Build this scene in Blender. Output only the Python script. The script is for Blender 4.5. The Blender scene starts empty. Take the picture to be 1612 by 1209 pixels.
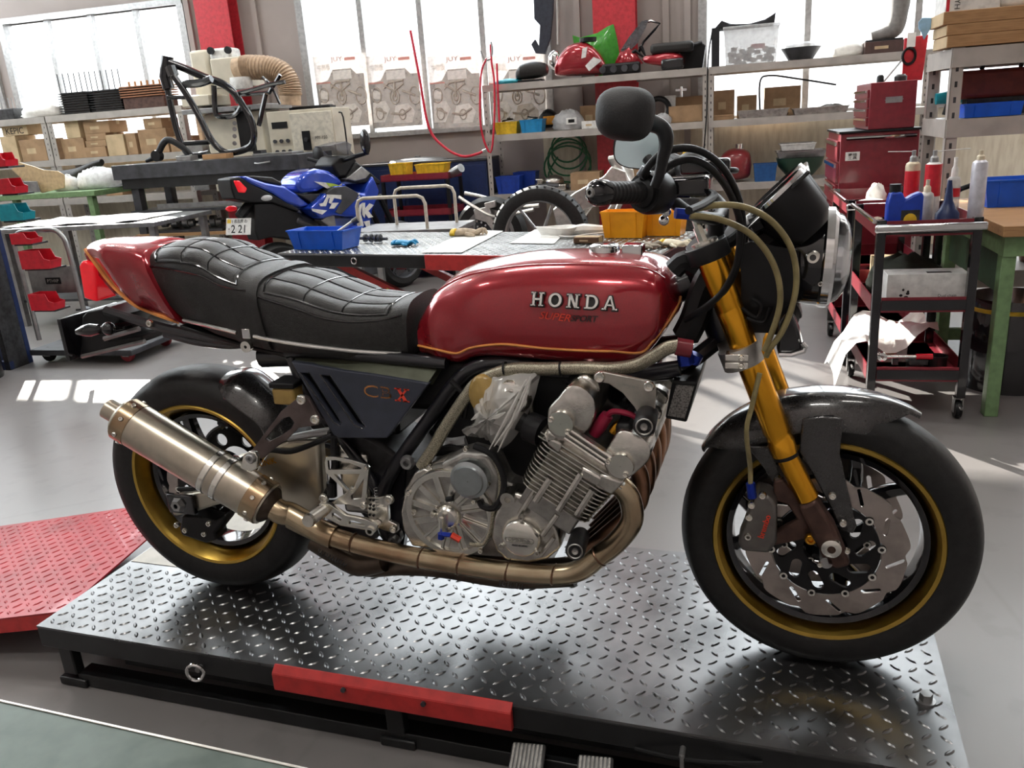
import bpy, math, random
from mathutils import Vector as V, Matrix
random.seed(7)
PI = math.pi
sc = bpy.context.scene
COL = sc.collection
def sin(a): return math.sin(a)
def cos(a): return math.cos(a)

# ------------------------------------------------------------------ camera
CP = V((1.4472, -1.6908, 1.1791)); YAW, PITCH, ROLL, FPX = -.3365, .3066, -.0694, 1297.17
FW = V((sin(YAW)*cos(PITCH), cos(YAW)*cos(PITCH), -sin(PITCH)))
R0 = V((cos(YAW), -sin(YAW), 0)); U0 = R0.cross(FW)
RT = R0*cos(ROLL) + U0*sin(ROLL); UP = U0*cos(ROLL) - R0*sin(ROLL)
cam = bpy.data.cameras.new('camera'); cam.sensor_width = 36; cam.lens = FPX/1612*36; cam.clip_start = .02
co = bpy.data.objects.new('camera', cam); COL.objects.link(co)
co.matrix_world = Matrix(((RT.x, UP.x, -FW.x, CP.x), (RT.y, UP.y, -FW.y, CP.y), (RT.z, UP.z, -FW.z, CP.z), (0, 0, 0, 1)))
sc.camera = co
# the room is turned a little against the bike lift: room frame (rx along the back wall, ry towards it)
AR = .0727; FLOOR = -.19
RM = Matrix.Rotation(AR, 4, 'Z'); RMI = RM.inverted()
def ray(px, py): return FW + RT*((px-806)/FPX) - UP*((py-604.5)/FPX)
def aty(px, py, y): d = ray(px, py); return CP + d*((y-CP.y)/d.y)
def atz(px, py, z): d = ray(px, py); return CP + d*((z-CP.z)/d.z)
def R(px, py, ry=None, z=None, rx=None):          # a measured point of the room, in the room frame
    d = RMI @ ray(px, py); c = RMI @ CP
    t = (ry-c.y)/d.y if ry is not None else ((z-c.z)/d.z if z is not None else (rx-c.x)/d.x)
    return c + d*t
CR = {0: (0, 0, 1), 1: (100, 350, 2.687), 2: (600, 350, 3.1), 3: (480, 560, 2.779), 4: (140, 560, 3.0214), 5: (1050, 580, 2.628),
      6: (900, 130, 2.687), 7: (620, 580, 6.717), 8: (480, 680, 6.045), 9: (820, 580, 5.373), 10: (920, 230, 5.757), 11: (1150, 240, 3.556),
      12: (240, 650, 5.255), 13: (0, 220, 3.023)}
def B(c, pts, y):                                  # measured outline points on the plane y of the bike
    x0, y0, s = CR[c]
    if not isinstance(pts[0], (tuple, list)): return aty(x0+pts[0]/s, y0+pts[1]/s, y)
    return [aty(x0+p[0]/s, y0+p[1]/s, p[2] if len(p) > 2 else y) for p in pts]
def m2(n, P): return n*(P-CP).dot(FW)/FPX

# ------------------------------------------------------------------ mesh building
def frame_of(d, up=V((0, 0, 1))):
    d = d.normalized()
    if abs(d.dot(up)) > .98: up = V((0, 1, 0))
    a = up.cross(d).normalized(); return a, d.cross(a)
def smooth_path(p, k, closed=False):
    if k < 2 or len(p) < 3: return [V(q) for q in p]
    out = []; n = len(p)
    for i in range(n if closed else n-1):
        if closed: a, b, c, d = p[i-1], p[i], p[(i+1) % n], p[(i+2) % n]
        else: a, b, c, d = p[max(i-1, 0)], p[i], p[i+1], p[min(i+2, n-1)]
        for j in range(k):
            t = j/k; t2 = t*t; t3 = t2*t
            out.append((2*b + (c-a)*t + (2*a-5*b+4*c-d)*t2 + (3*b-a-3*c+d)*t3)*.5)
    if not closed: out.append(V(p[-1]))
    return out
SPLIT = set('cover_bolt bracket_bolt weld_seam disc_bobbin photo_patch cap_bolt hanger_bolt fork_cap quilting band_rivet cable_tie clamp_bolt caliper_bolt adjuster_hole head_boss fender_bolt lever_pivot cable_ferrule link_plate bar_riser stud_column caster_fork swingarm silencer_strap silencer_band red_bar graphic cross_brace rib rest cover_rib'.split())
class MB:
    def __init__(s): s.v = []; s.f = []
    def add(s, vs, fs):
        n = len(s.v); s.v += [V(v) for v in vs]; s.f += [tuple(i+n for i in f) for f in fs]; return s
    def box(s, x0, x1, y0, y1, z0, z1, M=None):
        vs = [V((x, y, z)) for z in (z0, z1) for y in (y0, y1) for x in (x0, x1)]
        if M is not None: vs = [M @ v for v in vs]
        return s.add(vs, [(0, 2, 3, 1), (4, 5, 7, 6), (0, 1, 5, 4), (2, 6, 7, 3), (0, 4, 6, 2), (1, 3, 7, 5)])
    def lathe(s, prof, o, ax, n=32, closed=False):   # prof: (radius, height along axis)
        a, b = frame_of(V(ax)); d = V(ax).normalized(); o = V(o); vs = []; k = len(prof)
        for i in range(n):
            t = 2*PI*i/n; q = a*cos(t)+b*sin(t)
            for r, h in prof: vs.append(o + q*r + d*h)
        fs = []
        for i in range(n):
            j = (i+1) % n
            for m in range(k if closed else k-1):
                m2_ = (m+1) % k
                fs.append((i*k+m, j*k+m, j*k+m2_, i*k+m2_))
        return s.add(vs, fs)
    def cyl(s, a, b, r, r2=None, n=20):
        a, b = V(a), V(b); L = (b-a).length; r2 = r if r2 is None else r2
        return s.lathe([(.0001, 0), (r, 0), (r2, L), (.0001, L)], a, b-a, n)
    def tube(s, pts, r, n=8, closed=False, k=0):
        p = smooth_path([V(q) for q in pts], k, closed); m = len(p); vs = []
        rr = r if isinstance(r, (list, tuple)) else [r]
        rad = [rr[0] if len(rr) == 1 else rr[min(int(i/(m-1)*(len(rr)-1)), len(rr)-2)]*(1-(i/(m-1)*(len(rr)-1)-min(int(i/(m-1)*(len(rr)-1)), len(rr)-2))) + rr[min(int(i/(m-1)*(len(rr)-1)), len(rr)-2)+1]*(i/(m-1)*(len(rr)-1)-min(int(i/(m-1)*(len(rr)-1)), len(rr)-2)) for i in range(m)]
        a = None
        for i in range(m):
            d = (p[(i+1) % m]-p[i-1]) if closed else (p[min(i+1, m-1)]-p[max(i-1, 0)])
            if d.length < 1e-9: d = V((0, 0, 1))
            d.normalize()
            if a is None: a, _ = frame_of(d)
            a = (a - d*a.dot(d)).normalized(); b = d.cross(a)
            vs += [p[i] + (a*cos(2*PI*j/n)+b*sin(2*PI*j/n))*rad[i] for j in range(n)]
        fs = [(i*n+j, i*n+(j+1) % n, ((i+1) % m)*n+(j+1) % n, ((i+1) % m)*n+j) for i in range(m if closed else m-1) for j in range(n)]
        if not closed: fs += [tuple(range(n))[::-1], tuple(range((m-1)*n, m*n))]
        return s.add(vs, fs)
    def loft(s, secs, closed=True, cap=True):
        n = len(secs[0]); vs = [q for c in secs for q in c]; fs = []
        for i in range(len(secs)-1):
            for j in range(n if closed else n-1):
                k = (j+1) % n; fs.append((i*n+j, i*n+k, (i+1)*n+k, (i+1)*n+j))
        if cap and closed: fs += [tuple(range(n))[::-1], tuple(range((len(secs)-1)*n, len(secs)*n))]
        return s.add(vs, fs)
    def prism(s, poly, off):
        n = len(poly); off = V(off); poly = [V(p) for p in poly]
        return s.add(poly+[p+off for p in poly], [tuple(range(n)), tuple(range(2*n-1, n-1, -1))] + [(i, i+n, (i+1) % n+n, (i+1) % n) for i in range(n)])
    def ball(s, c, r, nu=16, nv=10, M=None):
        r = (r, r, r) if not isinstance(r, (tuple, list)) else r; vs = []; c = V(c)
        for i in range(1, nv):
            t = PI*i/nv
            for j in range(nu):
                p = V((r[0]*sin(t)*cos(2*PI*j/nu), r[1]*sin(t)*sin(2*PI*j/nu), r[2]*cos(t)))
                vs.append(c + (M @ p if M is not None else p))
        e = [V((0, 0, r[2])), V((0, 0, -r[2]))]; vs += [c + (M @ p if M is not None else p) for p in e]
        N = (nv-1)*nu
        fs = [(i*nu+j, (i+1)*nu+j, (i+1)*nu+(j+1) % nu, i*nu+(j+1) % nu) for i in range(nv-2) for j in range(nu)]
        fs += [(N, j, (j+1) % nu) for j in range(nu)] + [(N+1, (nv-2)*nu+(j+1) % nu, (nv-2)*nu+j) for j in range(nu)]
        return s.add(vs, fs)
    def mesh(s, me, M):
        return s.add([M @ v.co for v in me.vertices], [tuple(p.vertices) for p in me.polygons])
    def plate(s, outer, holes, M, t, bev=0):         # flat plate with holes, outlines in 2D, M places it
        cu = bpy.data.curves.new('plate', 'CURVE'); cu.dimensions = '2D'; cu.fill_mode = 'BOTH'; cu.extrude = t/2; cu.bevel_depth = bev; cu.bevel_resolution = 1
        for pl in [outer]+list(holes):
            sp = cu.splines.new('POLY'); sp.points.add(len(pl)-1); sp.use_cyclic_u = True
            for q, w in zip(pl, sp.points): w.co = (q[0], q[1], 0, 1)
        o = bpy.data.objects.new('plate', cu); me = bpy.data.meshes.new_from_object(o); s.mesh(me, M)
        bpy.data.objects.remove(o); bpy.data.curves.remove(cu); bpy.data.meshes.remove(me); return s
    def text(s, t, M, w=None, h=None, ext=.001, shear=0, off=0, bev=0):   # lettering, centred, in the XY plane of M
        cu = bpy.data.curves.new('lettering', 'FONT'); cu.body = t; cu.size = 1; cu.extrude = 0; cu.shear = shear; cu.offset = off
        cu.align_x = 'CENTER'; cu.align_y = 'CENTER'; cu.resolution_u = 3
        cu.extrude = .1
        o = bpy.data.objects.new('lettering', cu); me = bpy.data.meshes.new_from_object(o)
        if len(me.vertices):
            xs = [v.co.x for v in me.vertices]; ys = [v.co.y for v in me.vertices]
            W, H = max(xs)-min(xs), max(ys)-min(ys); cx, cy = (max(xs)+min(xs))/2, (max(ys)+min(ys))/2
            sx = w/W if w else h/H; sy = h/H if h else sx
            s.mesh(me, M @ Matrix.Diagonal((sx, sy, ext/.2, 1)) @ Matrix.Translation((-cx, -cy, 0)))
        bpy.data.objects.remove(o); bpy.data.curves.remove(cu); bpy.data.meshes.remove(me); return s
    def clusters(s):                                 # separate pieces, touching ones kept together
        p = list(range(len(s.v)))
        def fd(i):
            while p[i] != i: p[i] = p[p[i]]; i = p[i]
            return i
        for f in s.f:
            for j in f[1:]: p[fd(f[0])] = fd(j)
        bb = {}
        for i, v in enumerate(s.v):
            r = fd(i); b = bb.setdefault(r, [list(v), list(v)])
            for k in range(3): b[0][k] = min(b[0][k], v[k]); b[1][k] = max(b[1][k], v[k])
        ks = list(bb)
        for i, a in enumerate(ks):
            for c in ks[i+1:]:
                if all(bb[a][0][k] < bb[c][1][k]+.0005 and bb[c][0][k] < bb[a][1][k]+.0005 for k in range(3)): p[fd(a)] = fd(c)
        out = {}
        for i in range(len(s.v)): out.setdefault(fd(i), (MB(), {}))
        for i, v in enumerate(s.v): mb, mp = out[fd(i)]; mp[i] = len(mb.v); mb.v.append(v)
        for f in s.f: mb, mp = out[fd(f[0])]; mb.f.append(tuple(mp[i] for i in f))
        return [a for a, _ in out.values()]
    def build(s, name, m, parent=None, bevel=0, seg=2, smooth=38, sub=0, label=None, kind=None):
        if name in SPLIT and parent is not None:
            gs = s.clusters()
            if len(gs) > 1:
                for g in gs: o = g.build(name, m, parent, bevel, seg, smooth, sub, label, kind)
                return o
        me = bpy.data.meshes.new(name); me.from_pydata([tuple(v) for v in s.v], [], s.f); me.validate()
        me.polygons.foreach_set('use_smooth', [True]*len(me.polygons))
        try: me.set_sharp_from_angle(angle=math.radians(smooth))
        except Exception: pass
        o = bpy.data.objects.new(name, me); COL.objects.link(o); me.materials.append(m)
        if parent is not None: o.parent = parent
        if bevel:
            b = o.modifiers.new('bevel', 'BEVEL'); b.width = bevel; b.segments = seg; b.limit_method = 'ANGLE'; b.angle_limit = .6; b.harden_normals = False
        if sub:
            b = o.modifiers.new('sub', 'SUBSURF'); b.levels = sub; b.render_levels = sub
        if label: o['label'] = label
        if kind: o['kind'] = kind
        return o
def tag(o, label, cat, group=None, kind=None):
    o['label'] = label; o['category'] = cat
    if group: o['group'] = group
    if kind: o['kind'] = kind
    return o
def thing(name, label, cat, loc=(0, 0, 0), rz=0, group=None, room=True):
    o = bpy.data.objects.new(name, None); COL.objects.link(o); o.empty_display_size = .05
    if room: o.location = RM @ V(loc); o.rotation_euler = (0, 0, AR+rz)
    else: o.location = loc; o.rotation_euler = (0, 0, rz)
    return tag(o, label, cat, group)
def clone(root, loc, rz=0, label=None):
    c = root.copy(); COL.objects.link(c); c.location = RM @ V(loc); c.rotation_euler = (0, 0, AR+rz)
    if label: c['label'] = label
    for ch in list(root.children):
        d = ch.copy(); COL.objects.link(d); d.parent = c
        for g in list(ch.children):
            e = g.copy(); COL.objects.link(e); e.parent = d
    return c
def basis(o, x, y):       # matrix with origin o, local x and y directions
    x = V(x).normalized(); z = x.cross(V(y)).normalized(); y = z.cross(x)
    return Matrix(((x.x, y.x, z.x, o[0]), (x.y, y.y, z.y, o[1]), (x.z, y.z, z.z, o[2]), (0, 0, 0, 1)))
XZ = lambda y, dx=0, dz=0: basis((dx, y, dz), (1, 0, 0), (0, 0, 1))   # local xy -> world x,z facing -y
def p2(pts): return [(p.x, p.z) for p in pts]
def arc2(cx, cy, r, a0, a1, n): return [(cx+r*cos(a0+(a1-a0)*i/n), cy+r*sin(a0+(a1-a0)*i/n)) for i in range(n+1)]
def slot2(a, b, r, n=6):   # stadium outline between two 2D points
    d = math.atan2(b[1]-a[1], b[0]-a[0])
    return arc2(b[0], b[1], r, d-PI/2, d+PI/2, n)+arc2(a[0], a[1], r, d+PI/2, d+1.5*PI, n)
def circ2(c, r, n=14): return [(c[0]+r*cos(2*PI*i/n), c[1]+r*sin(2*PI*i/n)) for i in range(n)]

# ------------------------------------------------------------------ materials
def mat(name, c, rough=.5, metal=0, var=.08, scale=30, bump=0, bscale=None, coat=0, emit=0, alpha=1, trans=0, spec=.5, c2=None, rvar=0, aniso=0, ior=1.45, stretch=None):
    m = bpy.data.materials.new(name); m.use_nodes = True; nt = m.node_tree; N = nt.nodes; L = nt.links
    b = N['Principled BSDF']; b.inputs['Roughness'].default_value = rough; b.inputs['Metallic'].default_value = metal
    b.inputs['Coat Weight'].default_value = coat; b.inputs['Coat Roughness'].default_value = .04
    b.inputs['Specular IOR Level'].default_value = spec; b.inputs['Alpha'].default_value = alpha; b.inputs['Transmission Weight'].default_value = trans; b.inputs['IOR'].default_value = ior
    if emit: b.inputs['Emission Color'].default_value = (*c, 1); b.inputs['Emission Strength'].default_value = emit
    tc = N.new('ShaderNodeTexCoord'); no = N.new('ShaderNodeTexNoise'); no.inputs['Scale'].default_value = scale; no.inputs['Detail'].default_value = 4
    src = tc.outputs['Object']
    if stretch:
        mp = N.new('ShaderNodeMapping'); mp.inputs['Scale'].default_value = stretch; L.new(src, mp.inputs[0]); src = mp.outputs[0]
    L.new(src, no.inputs['Vector'])
    mx = N.new('ShaderNodeMix'); mx.data_type = 'RGBA'
    d = c2 or tuple(max(0, x*(1-2.5*var)) for x in c)
    mx.inputs[6].default_value = (*d, 1); mx.inputs[7].default_value = (*(c if c2 else tuple(min(1, x*(1+var)) for x in c)), 1)
    mr = N.new('ShaderNodeMapRange'); mr.inputs[1].default_value = .3; mr.inputs[2].default_value = .6; L.new(no.outputs[0], mr.inputs[0])
    L.new(mr.outputs[0], mx.inputs[0]); L.new(mx.outputs[2], b.inputs['Base Color'])
    if rvar:
        r2 = N.new('ShaderNodeMapRange'); r2.inputs[3].default_value = rough-rvar; r2.inputs[4].default_value = rough+rvar; L.new(no.outputs[0], r2.inputs[0]); L.new(r2.outputs[0], b.inputs['Roughness'])
    if bump:
        bn = N.new('ShaderNodeTexNoise'); bn.inputs['Scale'].default_value = bscale or scale; bn.inputs['Detail'].default_value = 3; L.new(src, bn.inputs['Vector'])
        bp = N.new('ShaderNodeBump'); bp.inputs['Strength'].default_value = bump; bp.inputs['Distance'].default_value = .01; L.new(bn.outputs[0], bp.inputs['Height']); L.new(bp.outputs[0], b.inputs['Normal'])
    return m
M = dict(
    red=mat('candy red paint', (.33, .012, .022), .22, .35, var=.05, scale=400, coat=1),
    redpl=mat('red painted steel', (.5, .03, .028), .4, coat=.2), redbin=mat('red plastic', (.55, .015, .03), .35),
    gold=mat('gold anodised', (.62, .3, .03), .3, 1, var=.04), goldrim=mat('gold rim', (.5, .33, .07), .3, 1, var=.04),
    fork=mat('amber fork tube', (.85, .4, .03), .27, 1, var=.03, scale=6),
    tire=mat('tyre rubber', (.009, .009, .009), .5, var=.2, scale=60, bump=.08), blk=mat('black plastic', (.007, .007, .008), .45, var=.1, spec=.35),
    gblk=mat('gloss black', (.008, .008, .01), .12, coat=.6), frame=mat('black enamel', (.012, .012, .016), .28, coat=.4),
    vinyl=mat('black vinyl', (.016, .0155, .015), .38, var=.15, scale=90, bump=.25, bscale=420),
    alu=mat('cast aluminium', (.58, .56, .52), .27, 1, var=.1, scale=40, bump=.08, bscale=300), alud=mat('dull cast aluminium', (.4, .39, .37), .45, .95, var=.12, scale=30, bump=.1, bscale=250),
    mach=mat('machined aluminium', (.8, .78, .72), .24, 1, var=.05), chrome=mat('chrome', (.75, .75, .75), .07, 1, var=.02),
    steel=mat('brushed titanium', (.48, .43, .35), .3, 1, var=.05, scale=30), pipe=mat('heat tinted steel', (.5, .41, .28), .26, 1, c2=(.3, .2, .12), scale=9),
    header=mat('burnt steel', (.22, .12, .075), .33, 1, c2=(.13, .08, .055), scale=14), darkpipe=mat('dark sooty steel', (.09, .07, .055), .4, 1, var=.2, scale=14),
    braid=mat('braided steel hose', (.38, .35, .27), .4, .8, var=.3, scale=500), amberhose=mat('amber hose', (.3, .25, .12), .35, .3, var=.15),
    brown=mat('bronze anodised casting', (.09, .05, .04), .45, .6, var=.15), grayplate=mat('dark anodised bracket', (.13, .1, .095), .4, .7, var=.1),
    caliper=mat('grey caliper', (.16, .15, .14), .42, .8), disc=mat('steel disc', (.42, .37, .34), .28, 1, var=.1, scale=20),
    carbon=mat('carbon fibre', (.03, .029, .029), .24, 0, var=.15, scale=420, coat=.8), cover=mat('side cover grey blue', (.05, .057, .08), .38, .3, var=.05, coat=.2),
    lens=mat('clear lens', (.9, .92, .95), .03, 0, var=.01, trans=1), redlens=mat('red lens', (.75, .01, .02), .12, 0, var=.05, emit=.25, coat=.5),
    white=mat('white paint', (.72, .72, .7), .4), paper=mat('paper', (.82, .82, .8), .7, var=.03), beige=mat('beige enamel', (.62, .57, .46), .4, var=.06, scale=5),
    bluebin=mat('blue plastic', (.006, .1, .62), .3, var=.06, scale=10), lbluebin=mat('light blue plastic', (.02, .26, .55), .4, var=.06), orange=mat('orange plastic', (1.0, .4, .015), .35, var=.06, scale=10), yellow=mat('yellow plastic', (.75, .5, .03), .45),
    ltgreen=mat('green painted steel', (.17, .28, .13), .45, var=.08), green=mat('green plastic', (.05, .3, .03), .25, coat=.4), teal=mat('teal plastic', (.01, .28, .35), .4),
    wood=mat('wood board', (.42, .24, .11), .55, c2=(.3, .16, .07), scale=10, stretch=(1, 12, 12)), card=mat('cardboard', (.36, .23, .13), .8, var=.1, scale=8), cardl=mat('pale cardboard', (.55, .42, .26), .8, var=.08, scale=8),
    shelf=mat('grey shelf steel', (.42, .39, .36), .45, .1, var=.06, scale=8), dsteel=mat('dark steel', (.07, .072, .08), .4, .5, var=.15, scale=10), gsteel=mat('grey steel', (.33, .33, .33), .35, .8, var=.1, scale=15),
    blkiron=mat('black painted steel', (.012, .013, .014), .38, .2, var=.2, scale=12, coat=.15), plateblk=mat('black blue tread plate', (.17, .172, .175), .28, .9, var=.2, scale=5, rvar=.04), plates=mat('worn tread plate', (.34, .35, .35), .3, .9, var=.15, scale=8),
    redplate=mat('red tread plate', (.38, .02, .03), .35, .1, var=.1, scale=8, coat=.3), bare=mat('bare plate', (.42, .4, .36), .5, .3, var=.1, scale=10, rvar=.1),
    galv=mat('galvanised sheet', (.1, .125, .112), .42, .5, c2=(.06, .08, .07), scale=14, rvar=.12),
    toolred=mat('tool chest red', (.22, .018, .03), .35, 0, var=.06, coat=.2), silvplast=mat('clear bag film', (.85, .84, .8), .16, 0, var=.03, alpha=.42), clear=mat('clear plastic', (.62, .63, .64), .3, 0, alpha=.6),
    bag=mat('white plastic sheet', (.85, .84, .8), .45, var=.04, bump=.6, bscale=14), glove=mat('work glove leather', (.42, .34, .25), .85, var=.15), glovew=mat('white leather', (.7, .64, .5), .85, var=.1), bglove=mat('blue nitrile', (.02, .28, .55), .4),
    rope=mat('white cable', (.78, .77, .74), .5, var=.05), blue=mat('motorcycle blue', (.012, .06, .5), .18, .3, var=.04, coat=1), spring=mat('yellow spring', (.7, .5, .05), .4), hose=mat('air hose red', (.6, .02, .05), .4), ghose=mat('green hose', (.02, .16, .06), .4),
    maroon=mat('maroon', (.25, .03, .035), .3, var=.06, coat=.4), can=mat('printed can', (.55, .55, .58), .35, .5), cream=mat('cream can', (.6, .52, .38), .4, .2), navy=mat('navy', (.012, .025, .09), .35), blueb=mat('blue bottle', (.01, .05, .42), .3), skin=mat('buff', (.5, .38, .22), .6), dk=mat('dark mixed', (.03, .03, .032), .5, var=.3), black=mat('lettering black', (.01, .01, .01), .5), letr=mat('lettering red', (.75, .06, .03), .4), leto=mat('lettering orange', (.75, .3, .08), .4), silver=mat('lettering silver', (.72, .72, .7), .22, .9), grn=mat('green nut', (.02, .4, .2), .4), mirror=mat('mirror glass', (.66, .85, .9), .12, .55, var=.01), amber=mat('amber fluid', (.5, .33, .1), .25, trans=.3), fl=mat('fluorescent tube', (1, .98, .95), .5, emit=6), cblue=mat('anodised blue', (.015, .04, .35), .3, .6))  # mirror: reflected sky light is put into the pale blue colour
# ------------------------------------------------------------------ the room (everything here in the room frame)
def struct(name, mb, m, bevel=0):
    mb.v = [RM @ v for v in mb.v]; o = mb.build(name, m, bevel=bevel); o['kind'] = 'structure'; return o
WY = 6.85; X0, X1, Y0, Y1, ZC = -8.6, 7.2, -4.2, WY, 6.2
def floor_mat():
    m = mat('grey painted concrete', (.215, .203, .2), .3, 0, c2=(.19, .181, .178), scale=1.6, rvar=.03, coat=.0, spec=.6)
    nt = m.node_tree; N, L = nt.nodes, nt.links; b = N['Principled BSDF']
    tc = N.new('ShaderNodeTexCoord'); n = N.new('ShaderNodeTexNoise'); n.inputs['Scale'].default_value = 9; n.inputs['Detail'].default_value = 8; L.new(tc.outputs['Object'], n.inputs['Vector'])
    v = N.new('ShaderNodeTexVoronoi'); v.feature = 'DISTANCE_TO_EDGE'; v.inputs['Scale'].default_value = .45; L.new(tc.outputs['Object'], v.inputs['Vector'])
    mr = N.new('ShaderNodeMapRange'); mr.inputs[1].default_value = 0; mr.inputs[2].default_value = .006; mr.inputs[3].default_value = .9; mr.inputs[4].default_value = 1; L.new(v.outputs['Distance'], mr.inputs[0])
    mr2 = N.new('ShaderNodeMapRange'); mr2.inputs[1].default_value = .36; mr2.inputs[2].default_value = .45; mr2.inputs[3].default_value = .9; mr2.inputs[4].default_value = 1; L.new(n.outputs[0], mr2.inputs[0])
    mm = N.new('ShaderNodeMath'); mm.operation = 'MULTIPLY'; L.new(mr.outputs[0], mm.inputs[0]); L.new(mr2.outputs[0], mm.inputs[1])
    src = b.inputs['Base Color'].links[0].from_socket
    mx = N.new('ShaderNodeMix'); mx.data_type = 'RGBA'; mx.blend_type = 'MULTIPLY'; mx.inputs[0].default_value = .8; L.new(src, mx.inputs[6]); L.new(mm.outputs[0], mx.inputs[7]); L.new(mx.outputs[2], b.inputs['Base Color'])
    return m
def wall_mat():
    m = mat('corrugated grey wall board', (.4, .35, .33), .7, 0, c2=(.33, .29, .27), scale=1.2)
    nt = m.node_tree; N, L = nt.nodes, nt.links; b = N['Principled BSDF']
    tc = N.new('ShaderNodeTexCoord'); w = N.new('ShaderNodeTexWave'); w.bands_direction = 'Z'; w.wave_profile = 'SAW'; w.inputs['Scale'].default_value = .55; L.new(tc.outputs['Object'], w.inputs['Vector'])
    bp = N.new('ShaderNodeBump'); bp.inputs['Strength'].default_value = .7; bp.inputs['Distance'].default_value = .03; L.new(w.outputs[0], bp.inputs['Height']); L.new(bp.outputs[0], b.inputs['Normal'])
    return m
WM = wall_mat(); PLY = mat('aged plywood', (.8, .74, .6), .7, c2=(.66, .59, .46), scale=5, stretch=(5, 5, 1)); ALF = mat('window aluminium', (.42, .42, .42), .4, .5)
struct('floor', MB().box(X0, X1, Y0, Y1+6, FLOOR-.1, FLOOR), floor_mat())
struct('ceiling', MB().box(X0-.1, X1+.1, Y0-.1, Y1+.14, ZC, ZC+.1), mat('ceiling boards', (.4, .38, .36), .8))
struct('wall_left', MB().box(X0-.1, X0, Y0, Y1, FLOOR, 2.6).box(X0-.1, X0, Y0, Y1, 5.85, ZC).box(X0-.1, X0, Y0, .6, 2.6, 5.85).box(X0-.1, X0, 6.4, Y1, 2.6, 5.85), WM); struct('wall_right', MB().box(X1, X1+.1, Y0, Y1, FLOOR, ZC), WM); struct('wall_front', MB().box(X0, X1, Y0-.1, Y0, FLOOR, ZC), WM)
WIN = [(-8.5, -7.05, 1.2, 2.64), (-6.80, -4.44, 1.20, 2.64), (-3.02, -.42, 1.175, 5.85), (1.10, 3.9, 1.1, 5.85), (4.2, 6.9, 1.1, 5.85)]  # first bay is unseen, added to brighten the left end of the deck
wb = MB(); xs = X0
for a, b, z0, z1 in WIN:
    wb.box(xs, a, WY, WY+.12, FLOOR, ZC); wb.box(a, b, WY, WY+.12, FLOOR, z0); xs = b
    if z1 > 4: wb.box(a, b, WY, WY+.12, z1, ZC)
    else: wb.box(a, b, WY, WY+.12, z1, 3.05).box(a, b, WY, WY+.12, 5.85, ZC)
wb.box(xs, X1, WY, WY+.12, FLOOR, ZC)
struct('wall_back', wb, WM)
struct('trim_1', MB().box(-.5, 2.0, WY-.012, WY-.001, FLOOR, 1.08).box(2.0, 6, WY-.012, WY-.001, FLOOR, 1.08).box(-7.5, -3.4, WY-.012, WY-.001, FLOOR, 1.15), PLY)
FROST = bpy.data.materials.new('frosted glass'); FROST.use_nodes = True; _n = FROST.node_tree.nodes; _t = _n.new('ShaderNodeBsdfTranslucent'); _t.inputs[0].default_value = (.85, .9, .95, 1); FROST.node_tree.links.new(_t.outputs[0], _n['Material Output'].inputs[0])
glass = mat('window glass', (.95, .97, 1), .0, alpha=.12, spec=.3)
for i, (a, b, z0, z1) in enumerate(WIN):
    f = MB(); t = .05
    f.box(a-.04, b+.04, WY-.05, WY+.1, z0-.05, z0).box(a-.04, b+.04, WY-.04, WY+.1, z1, z1+.06).box(a-.05, a+.03, WY-.04, WY+.1, z0, z1).box(b-.03, b+.05, WY-.04, WY+.1, z0, z1)
    n = {0: 2, 1: 4, 2: 4, 3: 3, 4: 3}[i]
    for k in range(1, n):
        x = a+(b-a)*k/n; f.box(x-.028, x+.028, WY+.0, WY+.06, z0, z1)
    o = struct('window_%d' % (i+1), f, ALF)
    g = struct('pane', MB().box(a, b, WY+.03, WY+.036, z0, min(z1, 3.0)), glass); g.parent = o
    u = struct('pane', MB().add([V((a, WY+.033, 3.05)), V((b, WY+.033, 3.05)), V((b, WY+.033, 5.85)), V((a, WY+.033, 5.85))], [(0, 1, 2, 3)]), FROST); u.parent = o  # upper frosted panes added out of view, for deck sheen and softened sun
    bar_ = struct('transom', MB().box(a-.04, b+.04, WY-.03, WY+.1, 3.0, 3.06).box(a-.04, b+.04, WY-.04, WY+.1, 5.85, 5.855), ALF); bar_.parent = o
lw = MB().box(X0-.08, X0+.02, .55, 6.45, 2.55, 2.62).box(X0-.08, X0+.02, .55, 6.45, 5.83, 5.9)  # unseen side window, added to bring light in from the left
for k in range(7): lw.box(X0-.06, X0, .58+k*.965, .64+k*.965, 2.6, 5.85)
lw = struct('window_6', lw, ALF); lp_ = struct('pane', MB().add([V((X0-.03, .6, 2.6)), V((X0-.03, 6.4, 2.6)), V((X0-.03, 6.4, 5.85)), V((X0-.03, .6, 5.85))], [(0, 1, 2, 3)]), FROST); lp_.parent = lw
for i, x in enumerate((-3.95, .28)):   # red steel columns
    c = MB().box(x-.2, x+.2, WY-.2, WY-.185, FLOOR, ZC).box(x-.2, x+.2, WY-.015, WY-.001, FLOOR, ZC).box(x-.006, x+.006, WY-.185, WY-.015, FLOOR, ZC)
    struct('trim_%d' % (i+2), c, mat('red column paint', (.55, .035, .05), .4, coat=.2))
tt = MB()
for x in (-4.35, -3.55, -.1, .75, .95): tt.box(x-.03, x+.03, WY-.04, WY-.001, FLOOR, ZC)
struct('trim_4', tt, WM)
# bright yard outside
struct('exterior_wall', MB().box(-14, 14, 16, 16.2, FLOOR, 3.2), mat('pale building', (.85, .85, .85), .8))
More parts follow.
